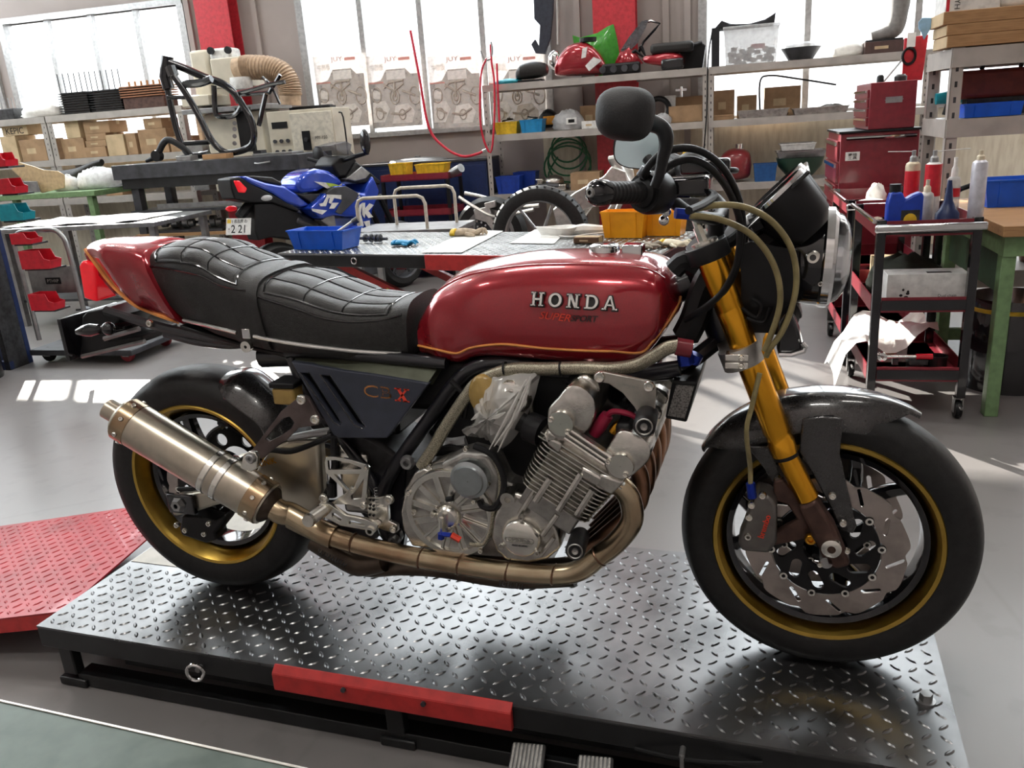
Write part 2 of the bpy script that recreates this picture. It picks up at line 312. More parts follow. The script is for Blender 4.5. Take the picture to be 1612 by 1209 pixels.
# ceiling lamps
def fluor(x, y, L=1.3, lab=''):
    t = thing('ceiling_light', lab, 'light', (x, y, ZC)); MB().box(-.1, .1, -L/2, L/2, -.06, 0).build('housing', M['white'], t); MB().cyl((0, -L/2+.03, -.085), (0, L/2-.03, -.085), .018).build('tube', M['fl'], t)
def area(name, loc, size, e, target, c=(1, 1, 1), sy=None, portal=False):
    l = bpy.data.lights.new(name, 'AREA'); l.energy = e; l.size = size; l.color = c
    if sy: l.shape = 'RECTANGLE'; l.size_y = sy
    o = bpy.data.objects.new(name, l); COL.objects.link(o); o.location = RM @ V(loc); d = (RM @ V(target)) - o.location
    o.rotation_euler = d.to_track_quat('-Z', 'Y').to_euler(); 
    if portal: l.cycles.is_portal = True
    return o
for i, (a, b, z0, z1) in enumerate(WIN): area('window_portal', ((a+b)/2, WY+.2, (z0+5.85)/2), b-a, 1, ((a+b)/2, 0, (z0+5.85)/2), sy=5.85-z0, portal=True)
for x, y, e in ((-3.2, -1.2, 40), (.8, -2.8, 60), (3.0, -1.2, 20), (-1, 2.4, 50), (3.4, 3.2, 42), (-5, 3.2, 55), (.5, 5.0, 25)): area('ceiling_lamp', (x, y, ZC-.15), 1.4, e, (x, y, 0), c=(1, .96, .9), sy=.25)
s = bpy.data.lights.new('sun', 'SUN'); s.energy = 14; s.angle = .01; s.color = (1, .95, .86)
so = bpy.data.objects.new('sun', s); COL.objects.link(so); sd = RM.to_3x3() @ V((.62, -.79, -.45)); so.rotation_euler = sd.to_track_quat('-Z', 'Y').to_euler()
w = bpy.data.worlds.new('sky'); sc.world = w; w.use_nodes = True
bg = w.node_tree.nodes['Background']; bg.inputs[1].default_value = 3.8
tcw = w.node_tree.nodes.new('ShaderNodeTexCoord'); sep = w.node_tree.nodes.new('ShaderNodeSeparateXYZ'); w.node_tree.links.new(tcw.outputs['Generated'], sep.inputs[0])
rp = w.node_tree.nodes.new('ShaderNodeValToRGB'); rp.color_ramp.elements[0].position = .35; rp.color_ramp.elements[0].color = (.8, .8, .78, 1); rp.color_ramp.elements[1].position = .8; rp.color_ramp.elements[1].color = (.82, .92, 1, 1)
mpw = w.node_tree.nodes.new('ShaderNodeMapRange'); mpw.inputs[1].default_value = -1; w.node_tree.links.new(sep.outputs['Z'], mpw.inputs[0]); w.node_tree.links.new(mpw.outputs[0], rp.inputs[0]); w.node_tree.links.new(rp.outputs[0], bg.inputs[0])
sc.view_settings.view_transform = 'Standard'; sc.view_settings.look = 'None'; sc.view_settings.exposure = .62; sc.view_settings.gamma = 1.0
sc.cycles.use_denoising = True; sc.cycles.max_bounces = 7; sc.cycles.transparent_max_bounces = 12; sc.cycles.sample_clamp_indirect = 6; sc.cycles.caustics_reflective = False; sc.cycles.caustics_refractive = False
sc.render.film_transparent = False
# ------------------------------------------------------------------ the bike lift
def tread(mb, x0, x1, y0, y1, z, step=.034, T=None, L=.0145, Wd=.0038, h=.0026, skip=None):
    nx = int((x1-x0)/step); ny = int((y1-y0)/step)
    for i in range(nx):
        for j in range(ny):
            x = x0+(i+.5)*(x1-x0)/nx; y = y0+(j+.5)*(y1-y0)/ny
            if skip and skip(x, y): continue
            a = PI/4 if (i+j) % 2 else -PI/4
            ca, sa = cos(a), sin(a); vs = []
            for (l, w_, hh) in ((1, 1, 0), (.62, .35, h)):
                for u, v in ((-1, 0), (-.6, -.75), (0, -1), (.6, -.75), (1, 0), (.6, .75), (0, 1), (-.6, .75)):
                    p = V((x+ca*u*L*l-sa*v*Wd*w_*1.3, y+sa*u*L*l+ca*v*Wd*w_*1.3, z+hh)); vs.append(T @ p if T is not None else p)
            mb.add(vs, [(k, (k+1) % 8, 8+(k+1) % 8, 8+k) for k in range(8)]+[tuple(range(8, 16))])
    return mb
LX0, LX1, LY0, LY1 = -.405, 1.79, -.320, .394
lift = thing('motorcycle_lift', 'low black tread plate bike lift with red front guard under the red motorcycle', 'lift', room=False)
dk = MB().box(LX0, LX1, LY0, LY1, -.006, 0); tread(dk, LX0+.01, LX1-.01, LY0+.01, LY1-.01, 0, skip=lambda x, y: x < -.13 and y > LY0+.33)
dk.build('deck', M['plateblk'], lift)
MB().box(-.40, -.13, .02, .39, 0, .0015).build('cover_plate', M['bare'], lift, label='plain bare metal plate')
fr = MB().box(LX0, LX1, LY0, LY0+.04, -.062, -.0065).box(LX0, LX1, LY1-.04, LY1, -.062, -.0065).box(LX0, LX0+.04, LY0+.04, LY1-.04, -.062, -.0065).box(LX1-.04, LX1, LY0+.04, LY1-.04, -.062, -.0065)
fr.build('edge_frame', M['blkiron'], lift, bevel=.003)
MB().box(-.2, 1.7, LY0+.06, LY0+.1, -.13, -.064).box(-.2, 1.7, LY1-.1, LY1-.06, -.13, -.064).build('scissor_arm', M['blkiron'], lift, bevel=.003)
bf = MB().box(-.33, 1.72, LY0+.02, LY0+.07, -.189, -.15).box(-.33, 1.72, LY1-.07, LY1-.02, -.189, -.15)
bf.build('base_frame', M['blkiron'], lift, bevel=.003)
for x in (-.345, .62):
    for y in (LY0+.012, LY1-.05): MB().box(x-.022, x+.022, y, y+.03, -.15, -.063).box(x-.045, x+.045, y-.0, y+.05, -.189, -.165).build('leg', M['blkiron'], lift, bevel=.004)
a, b_ = aty(426, 1045, LY0-.012), aty(804, 1112, LY0-.012)
g = MB().prism([V((a.x, LY0-.002, .003)), V((b_.x, LY0-.002, .003)), V((b_.x, LY0-.016, -.012)), V((b_.x, LY0-.016, -.058)), V((a.x, LY0-.016, -.058)), V((a.x, LY0-.016, -.012))][2:], (0, .014, 0))
g.prism([V((a.x, LY0-.016, -.012)), V((b_.x, LY0-.016, -.012)), V((b_.x, LY0+.002, .004)), V((a.x, LY0+.002, .004))], (0, .004, -.004))
gd = g.build('edge_guard', M['redpl'], lift, label='bright red folded steel guard', bevel=.002)
for px, py in ((541, 1085), (667, 1107)):
    p = aty(px, py, LY0-.017); MB().cyl(p, p+V((0, -.006, 0)), .006, n=10).build('screw', M['dsteel'], gd)
p = aty(312, 1054, LY0-.012)
eb = MB().tube([p+V((.02*cos(t*PI/8), -.004-.012*abs(sin(t*PI/16)), .022*sin(t*PI/8))) for t in range(16)], .0045, n=8, closed=True).build('lifting_eye', M['chrome'], lift, label='bright ring on the front edge')
MB().cyl(p+V((0, .02, 0)), p+V((0, -.004, 0)), .007).build('lifting_eye', M['gsteel'], lift)
p = atz(1457, 1104, 0); bo = MB().cyl(p, p+V((0, 0, .004)), .019).build('bolt', M['gsteel'], lift); MB().cyl(p+V((0, 0, .004)), p+V((0, 0, .02)), .013, n=6).build('bolt_head', M['gsteel'], bo, bevel=.001)
p = aty(1075, 1180, LY0-.005); MB().cyl(p+V((0, .01, 0)), p+V((0, -.02, 0)), .006).cyl(p+V((0, -.018, .003)), p+V((0, -.018, -.03)), .0045).build('lifting_eye', M['gsteel'], lift)
MB().tube([aty(1000, 1178, LY0-.004), aty(1060, 1192, LY0-.02), aty(1120, 1199, LY0-.02), aty(1200, 1201, LY0-.004)], .004, k=5).build('cable', M['blk'], lift)
# foot pedals of the lift in front of its edge
for i, (x0, x1, y0, y1) in enumerate(((806, 860, 1160, 1240), (910, 966, 1180, 1260))):
    c = atz((x0+x1)/2, y0+8, -.10); wd = m2(x1-x0, c)
    T = Matrix.Translation(c) @ Matrix.Rotation(.12, 4, 'Z') @ Matrix.Rotation(.35, 4, 'X')
    t = thing('foot_pedal', ['ribbed grey steel foot pedal nearest the red guard of the lift', 'ribbed grey steel foot pedal under the cable on the lift edge'][i], 'pedal', (c.x, c.y, FLOOR), room=False)
    T = Matrix.Translation((0, 0, c.z-FLOOR)) @ Matrix.Rotation(.12, 4, 'Z') @ Matrix.Rotation(.35, 4, 'X')
    pd = MB().box(-wd/2, wd/2, -.075, .0, -.012, 0, T).build('tread_pad', M['gsteel'], t, bevel=.006)
    rb = MB()
    for k in range(8): rb.box(-wd*.44+k*wd*.115, -wd*.44+k*wd*.115+wd*.06, -.07, -.006, 0, .004, T)
    rb.build('rib', M['alud'], pd)
    MB().box(-.012, .012, -.05, -.03, .001, c.z-FLOOR-.03).box(-.03, .03, -.08, .01, 0, .012).build('stem', M['blkiron'], t)
# red approach ramp
rp_ = thing('ramp', 'red tread plate approach ramp leaning on the left end of the lift', 'ramp', room=False)
q = [V((-.43, .13, -.012)), V((-.43, .84, -.012))]
A1, A2 = atz(165, 836, -.06), atz(0, 870, -.15); c0, c1 = aty(213, 870, .25), aty(104, 963, -.12)
E0 = atz(108, 962, -.015); E1 = atz(218, 866, -.015); dv = (E1-E0).normalized(); nx = V((-dv.y, dv.x, 0)); 
if nx.x > 0: nx = -nx
E0 = E0+nx*.016; E1 = E0+dv*.71; LR = 1.15; dn = V((nx.x*LR, nx.y*LR, FLOOR+.004-E0.z))
T = basis(E0, dn, dv*1.0); T = T if (T.to_3x3() @ V((0, 0, 1))).z > 0 else basis(E0, dv, dn)
ln = dn.length; up = (T.to_3x3() @ V((0, 0, 1))).z > 0
rb = MB(); f0 = T.to_3x3() @ V((1, 0, 0))
long_x = abs(f0.dot(dn.normalized())) > .9
sx, sy = (ln, .71) if long_x else (.71, ln)
rb.box(0, sx, 0, sy, -.005, 0, T); tread(rb, .01, sx-.01, .01, sy-.01, 0, T=T); rb.build('ramp_plate', M['redplate'], rp_)
fl_ = MB()
for a_ in (E0, E1):
    fl_.prism([a_+V((0, 0, -.006)), a_+dn+V((0, 0, -.0)), a_+dn+V((0, 0, -.002)), a_+dn*.8+V((0, 0, -.035)), a_+V((0, 0, -.05))], dv*.006)
fl_.build('side_flange', M['redpl'], rp_)
# galvanised bench top in the near corner
t = thing('work_table', 'scuffed green grey galvanised table in the near corner beside the lift', 'table', room=False)
z = .30; a = atz(-30, 1098, z); b_ = atz(475, 1211, z); dv = (b_-a).normalized(); nn = V((dv.y, -dv.x, 0))
T = basis(a-dv*.35, dv, V((-nn.x, -nn.y, 0)))
MB().box(0, 1.25, -.6, 0, -.018, 0, T).build('tabletop', M['galv'], t, bevel=.002)
MB().box(0, 1.25, -.001, .004, -.022, .002, T).build('edge_trim', M['mach'], t, bevel=.001)
for u, v in ((.3, -.06), (1.18, -.06), (.3, -.54), (1.18, -.54)): MB().box(u-.02, u+.02, v-.02, v+.02, FLOOR-z+.001, -.0185, T).build('leg', M['gsteel'], t)
# ------------------------------------------------------------------ the red motorcycle (bike frame = lift frame)
FA, RA = V((1.5364, 0, .30)), V((0, 0, .315))
bike = thing('motorcycle', 'large red and black naked motorcycle with gold fork standing on the lift', 'motorcycle', room=False)
def part(name, mb, m, par=None, **k): return mb.build(name, m, par or bike, **k)
def bolt(mb, p, r=.007, d=V((0, -1, 0)), h=.005):
    mb.lathe([(.0001, 0), (r*.35, 0), (r*.45, h), (r*.8, h*1.1), (r, h*.5), (r, -.003), (.0001, -.003)], p, d, 14)
YA = V((0, 1, 0))
# ---- wheels
def ypoly(c, prof, n=64): return MB().lathe(prof, c, YA, n, closed=True)
ftp = [(.221, -.05), (.236, -.056), (.262, -.061), (.28, -.056), (.292, -.04), (.298, -.02), (.30, 0), (.298, .02), (.292, .04), (.28, .056), (.262, .061), (.236, .056), (.221, .05), (.226, .03), (.226, -.03)]
fw = MB().lathe([(.229, -.052), (.226, -.056), (.218, -.054), (.214, -.046), (.207, -.03), (.2, -.015), (.2, .015), (.207, .03), (.214, .046), (.218, .054), (.226, .056), (.229, .052), (.22, .045), (.212, .02), (.212, -.02), (.22, -.045)], FA, YA, 72, closed=True)
frim = part('front_wheel', fw, M['goldrim'], label='front wheel with a gold rim lip')
ft = part('tyre', ypoly(FA, ftp, 96), M['tire'], frim)
rtp = [(.222, -.066), (.24, -.074), (.268, -.08), (.288, -.074), (.303, -.054), (.311, -.03), (.315, 0), (.311, .03), (.303, .054), (.288, .074), (.268, .08), (.24, .074), (.222, .066), (.226, .05), (.226, -.05)]
rw = MB().lathe([(.23, -.068), (.226, -.072), (.219, -.07), (.213, -.06), (.204, -.04), (.193, -.01), (.193, .03), (.204, .046), (.213, .06), (.219, .07), (.226, .072), (.23, .068), (.215, .03), (.215, -.03)], RA, YA, 72, closed=True)
rrim = part('rear_wheel', rw, M['goldrim'], label='rear wheel with a deep gold rim')
part('tyre', ypoly(RA, rtp, 96), M['tire'], rrim)
def groove(c, R_, hw, n, par):    # shallow dark tread cuts
    g = MB()
    for k in range(n):
        t = 2*PI*k/n
        for sgn in (-1, 1):
            pts = []
            for i in range(6):
                y = sgn*(hw*.15+hw*.75*i/5); rr = R_-.0008-(y/hw)**2*R_*.055*(hw/.06); a = t+i*.045*sgn
                pts.append(c+V((rr*cos(a), y, rr*sin(a))))
            g.tube(pts, .0022, n=5)
    part('tread_groove', g, M['gblk'], par)
def spokes(c, par, n, rh, rr, w0, w1, ph, y=0, split=.35, m=M['gblk']):
    s = MB()
    s.lathe([(.018, -.045), (rh, -.04), (rh+.006, -.02), (rh+.006, .02), (rh, .04), (.018, .045)], c, YA, 32, closed=True)
    for k in range(n):
        a = ph+2*PI*k/n
        for sg in (-1, 1):
            secs = []
            for i in range(7):
                t = i/6; rad = rh-.01+(rr-rh+.01)*t; aa = a+sg*split*t**1.3*.8; w_ = w0+(w1-w0)*t; dpt = .02-.006*t
                ct = c+V((cos(aa)*rad, y, sin(aa)*rad)); tn = V((-sin(aa), 0, cos(aa)))
                secs.append([ct+tn*w_*u+V((0, dpt*v, 0)) for u, v in ((-1, -.5), (-.6, -1), (.6, -1), (1, -.5), (1, .5), (.6, 1), (-.6, 1), (-1, .5))])
            s.loft(secs)
    s.lathe([(rr+.004, -.034), (rr-.008, -.03), (rr-.011, 0), (rr-.008, .03), (rr+.004, .034)], c, YA, 64, closed=True)
    return part('spokes', s, m, par)
spokes(FA, frim, 3, .045, .196, .020, .013, .98, split=.42); spokes(RA, rrim, 3, .06, .188, .026, .018, .03, split=.24)
def disc(c, y, Ro, Ri, par, name='brake_disc', lobes=10, m=M['disc'], ph=0):
    out = []
    for i in range(lobes*12):
        a = 2*PI*i/(lobes*12); f = (i % 12)/12
        r = Ro*(1-.055*max(0, cos(2*PI*f))**3+.012*cos(2*PI*f-1.2)); out.append((r*cos(a), r*sin(a)))
    ho = [circ2((0, 0), Ri, 60)]
    for k in range(lobes):
        a = 2*PI*(k+.3)/lobes+ph; rA, rB = Ri+(Ro-Ri)*.28, Ro*.93
        if k % 2: ho.append(slot2((rA*cos(a), rA*sin(a)), (rB*cos(a+.16), rB*sin(a+.16)), .0035))
        else: ho.append(slot2((Ri*1.1*cos(a), Ri*1.1*sin(a)), (Ro*.86*cos(a+.2), Ro*.86*sin(a+.2)), .0045))
    M_ = basis(c+V((0, y, 0)), (1, 0, 0), (0, 0, 1))
    d = part(name, MB().plate(out, ho, M_, .005), m, par)
    cr = [circ2((0, 0), Ri*.99, 60)]; cin = []
    for k in range(10):
        a = 2*PI*k/10; cin.append(slot2((Ri*.62*cos(a), Ri*.62*sin(a)), (Ri*.8*cos(a+.2), Ri*.8*sin(a+.2)), Ri*.1))
    cm = MB().plate(circ2((0, 0), Ri*.97, 60), cin+[circ2((0, 0), Ri*.4, 30)], M_, .008)
    for k in range(10):
        a = 2*PI*k/10+.1; p = c+V((Ri*.985*cos(a), y, Ri*.985*sin(a)))
        cm.cyl(p+V((0, -.005, 0)), p+V((0, .005, 0)), .009, n=14)
    part('disc_carrier', cm, M['blk'], par)
    bt = MB()
    for k in range(10):
        a = 2*PI*k/10+.1; p = c+V((Ri*.985*cos(a), y-.005, Ri*.985*sin(a))); bt.lathe([(.004, 0), (.008, 0), (.008, -.002), (.004, -.002)], p, YA, 14, closed=True)
    part('disc_bobbin', bt, M['mach'], par)
disc(FA, -.068, .158, .108, frim, ph=.2); disc(FA, .068, .158, .108, frim, ph=.5)
disc(RA, -.075, .11, .075, rrim, lobes=8)
sp_ = [];
for i in range(43*4):
    a = 2*PI*i/(43*4); r = .112+(.004 if i % 4 in (1, 2) else -.004); sp_.append((r*cos(a), r*sin(a)))
part('sprocket', MB().plate(sp_, [circ2((0, 0), .055, 30)]+[circ2((.083*cos(k*PI/3), .083*sin(k*PI/3)), .018) for k in range(6)], basis(RA+V((0, .085, 0)), (1, 0, 0), (0, 0, 1)), .006), M['blk'], rrim)
# ---- fork
YF = -.108
fT, fM, fB_ = B(6, (588, 752), YF), aty(1236, 716, YF), aty(1272, 786, YF)
fdir = (fM-fT).normalized(); r1 = m2(21.5, (fT+fM)/2); r2 = m2(17, fB_)
for sg in (1, -1):
    f = lambda p: V((p.x, p.y*sg, p.z))
    d_ = V((fdir.x, 0, fdir.z)); a_, b_ = f(fT)-d_*.03, f(fM)
    tb = MB().lathe([(.001, 0), (r1*.97, 0), (r1, .004), (r1, .13), (r1*.985, .132), (r1, .134), (r1, .23), (r1*.98, .232), (r1, .236), (r1, (b_-a_).length-.05), (r1*.93, (b_-a_).length-.046), (r1*.93, (b_-a_).length-.03), (r1*1.02, (b_-a_).length-.026), (r1*.96, (b_-a_).length), (.001, (b_-a_).length)], a_, b_-a_, 36)
    lab = None
    fk = part('fork_leg', tb, M['fork'], label='golden upside down fork leg')
    part('stanchion', MB().cyl(b_, f(fB_), r2, n=32), M['fork'], fk)
    part('fork_seal', MB().cyl(b_-d_*.002, b_+d_*.008, r2*1.13, n=30), M['blk'], fk)
    bt = f(fB_); Y_ = bt.y
    lo = [B(5, q, YF) for q in ((540, 560), (615, 530), (690, 640), (745, 770), (760, 800), (700, 820), (650, 800), (630, 740), (600, 690))]
    part('fork_foot', MB().prism([V((p.x, Y_-.022, p.z)) for p in lo], (0, .044, 0)), M['brown'], fk, bevel=.009, seg=3)
    br = [B(5, q, YF) for q in ((440, 480), (480, 470), (560, 560), (610, 660), (600, 715), (430, 750), (385, 770), (370, 745), (430, 700), (540, 640), (500, 580), (440, 560))]
    part('caliper_bracket', MB().prism([V((p.x, sg*-.092-.009, p.z)) for p in br], (0, .018, 0)), M['brown'], fk, bevel=.004)
    ca = [B(5, q, YF) for q in ((370, 495), (430, 510), (455, 545), (455, 700), (425, 745), (310, 735), (295, 700), (320, 640), (345, 560))]
    cal = part('brake_caliper', MB().prism([V((p.x, sg*-.105-.032, p.z)) for p in ca], (0, .064, 0)), M['caliper'], fk, bevel=.008, seg=3)
    if sg == 1:
        cc = MB()
        for q in ((340, 620), (350, 570), (335, 700), (395, 530)): bolt(cc, B(5, q, -.137), .008)
        part('caliper_bolt', cc, M['mach'], fk)
        o = B(5, (402, 660), -.139); e = B(5, (422, 600), -.139)-o
        part('lettering', MB().text('brembo', basis(o, e, (-1, 0, .3)), w=.052, h=.012, ext=.002), M['letr'], fk)
        part('axle_end', MB().lathe([(.008, -.002), (.016, -.001), (.019, .001), (.019, .02), (.008, .02)], B(5, (680, 755), -.142), YA, 24, closed=True), M['mach'], fk)
        bt_ = MB(); bolt(bt_, B(5, (594, 712), -.118), .012); part('pinch_bolt', bt_, M['gold'], fk)
        bt_ = MB(); bolt(bt_, B(5, (632, 815), -.13), .006); bolt(bt_, B(5, (745, 760), -.13), .006); part('clamp_bolt', bt_, M['mach'], fk)
part('front_axle', MB().cyl(FA+V((0, -.13, 0)), FA+V((0, .13, 0)), .012), M['gsteel'])
# fork clamps
tc_ = [B(6, q, YF) for q in ((475, 705), (545, 690), (640, 690), (655, 735), (520, 760), (480, 740))]
def clampbar(c, hw, ln, th, name, m):
    d_ = V((fdir.x, 0, fdir.z)); pv = V((d_.z, 0, -d_.x)); pv = pv if pv.x > 0 else -pv
    T = basis(c, pv, (0, 1, 0)); o = []
    for sx in (-1, 1): pass
    ol = arc2(0, -.108, hw, PI*.9, PI*2.1, 12)+[(ln, -.05), (ln, .05)]+arc2(0, .108, hw, -.1*PI, 1.1*PI, 12)+[(-hw*1.2, .04), (-hw*1.2, -.04)]
    return part(name, MB().plate(ol, [], T, th, .002), m)
c1_ = fT-V((fdir.x, 0, fdir.z))*.014; c1_.y = 0
tcl = clampbar(c1_, r1+.012, .03, .028, 'top_clamp', M['blk'])
c2_ = aty(1166, 562, YF); c2_.y = 0
lcl = clampbar(c2_, r1+.011, .03, .036, 'lower_clamp', M['alud'])
cb = MB()
for sg in (-1, 1): 
    p = V((c1_.x, sg*.108, c1_.z)); d_ = -V((fdir.x, 0, fdir.z)); cb.cyl(p+d_*.012, p+d_*.022, r1*.96, n=24).cyl(p+d_*.022, p+d_*.05, .011, n=8).cyl(p+d_*.05, p+d_*.075, .008, n=8)
part('fork_cap', cb, M['mach'], tcl)
lc = MB()
for dz in (-.008, .008):
    pz = c2_+V((-.004, -.108-r1-.01, dz)); lc.box(pz.x-.022, pz.x+.02, pz.y-.008, pz.y+.02, pz.z-.006, pz.z+.006); bolt(lc, pz+V((.008, -.009, 0)), .006)
part('clamp_bolt', lc, M['mach'], lcl, bevel=.002)
part('steering_head', MB().cyl(c1_+V((-.035, 0, -.02)), c2_+V((-.035, 0, .0)), .034), M['frame'])
# ---- front fender
top = B(5, [(145, 318), (185, 262), (250, 205), (330, 160), (430, 115), (560, 92), (700, 88), (820, 100), (920, 125), (1000, 158), (1052, 188)], 0)
low = B(5, [(160, 345), (215, 352), (300, 352), (380, 365), (450, 400), (560, 350), (700, 318), (790, 290), (880, 262), (980, 235), (1040, 214)], -.07)
secs = []
def polar(p): d = p-FA; return math.atan2(d.z, d.x), math.hypot(d.x, d.z)
pt = sorted([polar(V((p.x, 0, p.z))) for p in top], reverse=True); pl = sorted([polar(V((p.x, 0, p.z))) for p in low], reverse=True)
def itp(t, T):
    for (a0, r0), (a1, r1_) in zip(T, T[1:]):
        if a1 <= t <= a0: return r0+(r1_-r0)*(a0-t)/(a0-a1)
    return T[0][1] if t > T[0][0] else T[-1][1]
N_ = 40; A0, A1_ = pt[0][0], pt[-1][0]
for i in range(N_+1):
    t = A0+(A1_-A0)*i/N_; rt_ = max(itp(t, pt), .309); rl = min(itp(t, pl), rt_-.006); rl = max(rl, .262); u = i/N_; w_ = .074*min(1, (sin(PI*min(max(u, .02), .98)))**.35+.05)
    if u > .8: w_ *= 1-.55*((u-.8)/.2)
    sec = []
    for k in range(17):
        v = -1+2*k/16; s_ = abs(v); rr = rl+(rt_-rl)*(1-s_**2.6); y = w_*(1 if v > 0 else -1)*min(1, s_**.75*1.0); sec.append(FA+V((rr*cos(t), y, rr*sin(t))))
    inn = [FA+(q-FA)*.988+V((0, 0, 0)) for q in sec[::-1]]
    secs.append(sec+inn)
fen = part('front_fender', MB().loft(secs), M['carbon'], smooth=50, label='dark carbon front fender')
for sg in (1, -1):
    st = [B(5, q, -.083) for q in ((560, 215), (640, 205), (730, 215), (715, 360), (745, 500), (785, 660), (770, 690), (720, 680), (680, 590), (600, 440), (545, 350))]
    part('fender_stay', MB().prism([V((p.x, sg*-.079-.004, p.z)) for p in st], (0, .008, 0)), M['carbon'], fen, bevel=.003)
    st = [B(5, q, -.083) for q in ((330, 330), (420, 330), (480, 480), (445, 490), (400, 420))]
    part('fender_stay', MB().prism([V((p.x, sg*-.079-.003, p.z)) for p in st], (0, .006, 0)), M['carbon'], fen, bevel=.002)
bl = MB()
for q in ((684, 532), (728, 645), (460, 465)): bolt(bl, B(5, q, -.089), .008)
part('fender_bolt', bl, M['mach'], fen)
so_ = [B(5, q, -.0775) for q in ((580, 222), (610, 205), (690, 202), (695, 212), (640, 222))]
part('vent_slot', MB().prism(so_, (0, .004, 0)), M['gblk'], fen)
# ---- lofted body panels: side outline measured, width profile by height
class Body:
    def __init__(s, bot, top, W, g, n=40):
        s.b, s.t, s.W, s.g = s.res(bot, n), s.res(top, n), W, g; s.n = n
    def res(s, p, n):
        p = smooth_path([V((q.x, 0, q.z)) for q in p], 5); L = [0]
        for a, b in zip(p, p[1:]): L.append(L[-1]+(b-a).length)
        out = []
        for i in range(n+1):
            t = L[-1]*i/n; k = 0
            while k < len(L)-2 and L[k+1] < t: k += 1
            f = (t-L[k])/max(L[k+1]-L[k], 1e-9); out.append(p[k]*(1-f)+p[k+1]*f)
        return out
    def line(s, P, u):
        x = min(max(u, 0), .9999)*s.n; i = int(x); return P[i]*(1-x+i)+P[i+1]*(x-i)
    def at(s, u, v, off=0):       # v -1 (right bottom) .. 0 (top) .. 1
        a = 1-abs(v); g = s.g; k = 0
        while k < len(g)-2 and g[k+1][0] < a: k += 1
        f = (a-g[k][0])/(g[k+1][0]-g[k][0]); f = min(max(f, 0), 1); wy = g[k][1]+(g[k+1][1]-g[k][1])*f; hz = g[k][2]+(g[k+1][2]-g[k][2])*f
        p = s.line(s.b, u)*(1-hz)+s.line(s.t, u)*hz; w = s.W(u)*wy
        p = V((p.x, (-w if v < 0 else w), p.z))
        if off:
            e = .01; du = s.at(min(u+e, 1), v)-s.at(max(u-e, 0), v); dv = s.at(u, min(v+e, 1))-s.at(u, max(v-e, -1)); n = dv.cross(du); 
            if n.length > 1e-9:
                n.normalize(); n = n if (n.z*.6+n.y*(-1 if v < 0 else 1)) > 0 else -n; p = p+n*off
        return p
    def mb(s, nv=32, nu=None):
        nu = nu or s.n; m = MB(); m.loft([[s.at(i/nu, -1+2*k/nv) for k in range(nv+1)] for i in range(nu+1)]); return m
    def find(s, px, py, vr=(-1, 0)):        # surface parameters under a measured image point
        best = None; 
        for i in range(81):
            for k in range(61):
                u, v = i/80, vr[0]+(vr[1]-vr[0])*k/60; p = s.at(u, v); d = p-CP; z = d.dot(FW); x = 806+FPX*d.dot(RT)/z; y = 604.5-FPX*d.dot(UP)/z; e = (x-px)**2+(y-py)**2
                if best is None or e < best[0]: best = (e, u, v)
        return best[1], best[2]
    def onto(s, pts, off=.001, vr=(-1, 0)): return [s.at(*s.find(x, y, vr), off) for x, y in pts]
def px_(c, pts): x0, y0, s = CR[c]; return [(x0+p[0]/s, y0+p[1]/s) for p in pts]
def hermite(tab):
    def f(u):
        for (a, x), (b, y) in zip(tab, tab[1:]):
            if u <= b: t = (u-a)/(b-a); t = t*t*(3-2*t); return x+(y-x)*t
        return tab[-1][1]
    return f
gt = [(0, .80, 0), (.06, .9, .03), (.2, .99, .2), (.38, 1, .42), (.52, .97, .62), (.64, .88, .78), (.74, .74, .885), (.84, .52, .955), (.93, .24, .99), (1, 0, 1)]
tb_ = [(q[0], q[1], -.115) for q in ((172, 668), (280, 690), (380, 700), (450, 668), (560, 655), (700, 668), (850, 680), (1000, 690), (1120, 693), (1215, 693), (1290, 655), (1370, 565), (1440, 470))]
tt_ = [(q[0], q[1], -.03) for q in ((218, 440), (260, 365), (310, 298), (380, 248), (480, 208), (620, 176), (760, 158), (900, 152), (1050, 152), (1200, 160), (1310, 178), (1390, 222), (1440, 300), (1470, 380))]
tb_[0] = (172, 660, -.10); 
tank = Body(B(2, tb_, 0), B(2, tt_, 0), hermite([(0, .085), (.12, .118), (.35, .148), (.7, .15), (.88, .135), (1, .07)]), gt, 44)
tk = part('fuel_tank', tank.mb(36), M['red'], smooth=60, label='dark red candy fuel tank')
st = tank.onto(px_(2, [(168, 607), (270, 628), (370, 645), (430, 618), (520, 603), (620, 603), (800, 620), (1000, 632), (1130, 637), (1265, 640), (1320, 592), (1390, 500), (1450, 410), (1465, 375)]), .0008)
part('pinstripe', MB().tube(st, .0028, n=6, k=4), M['leto'], tk, label='orange pinstripe')
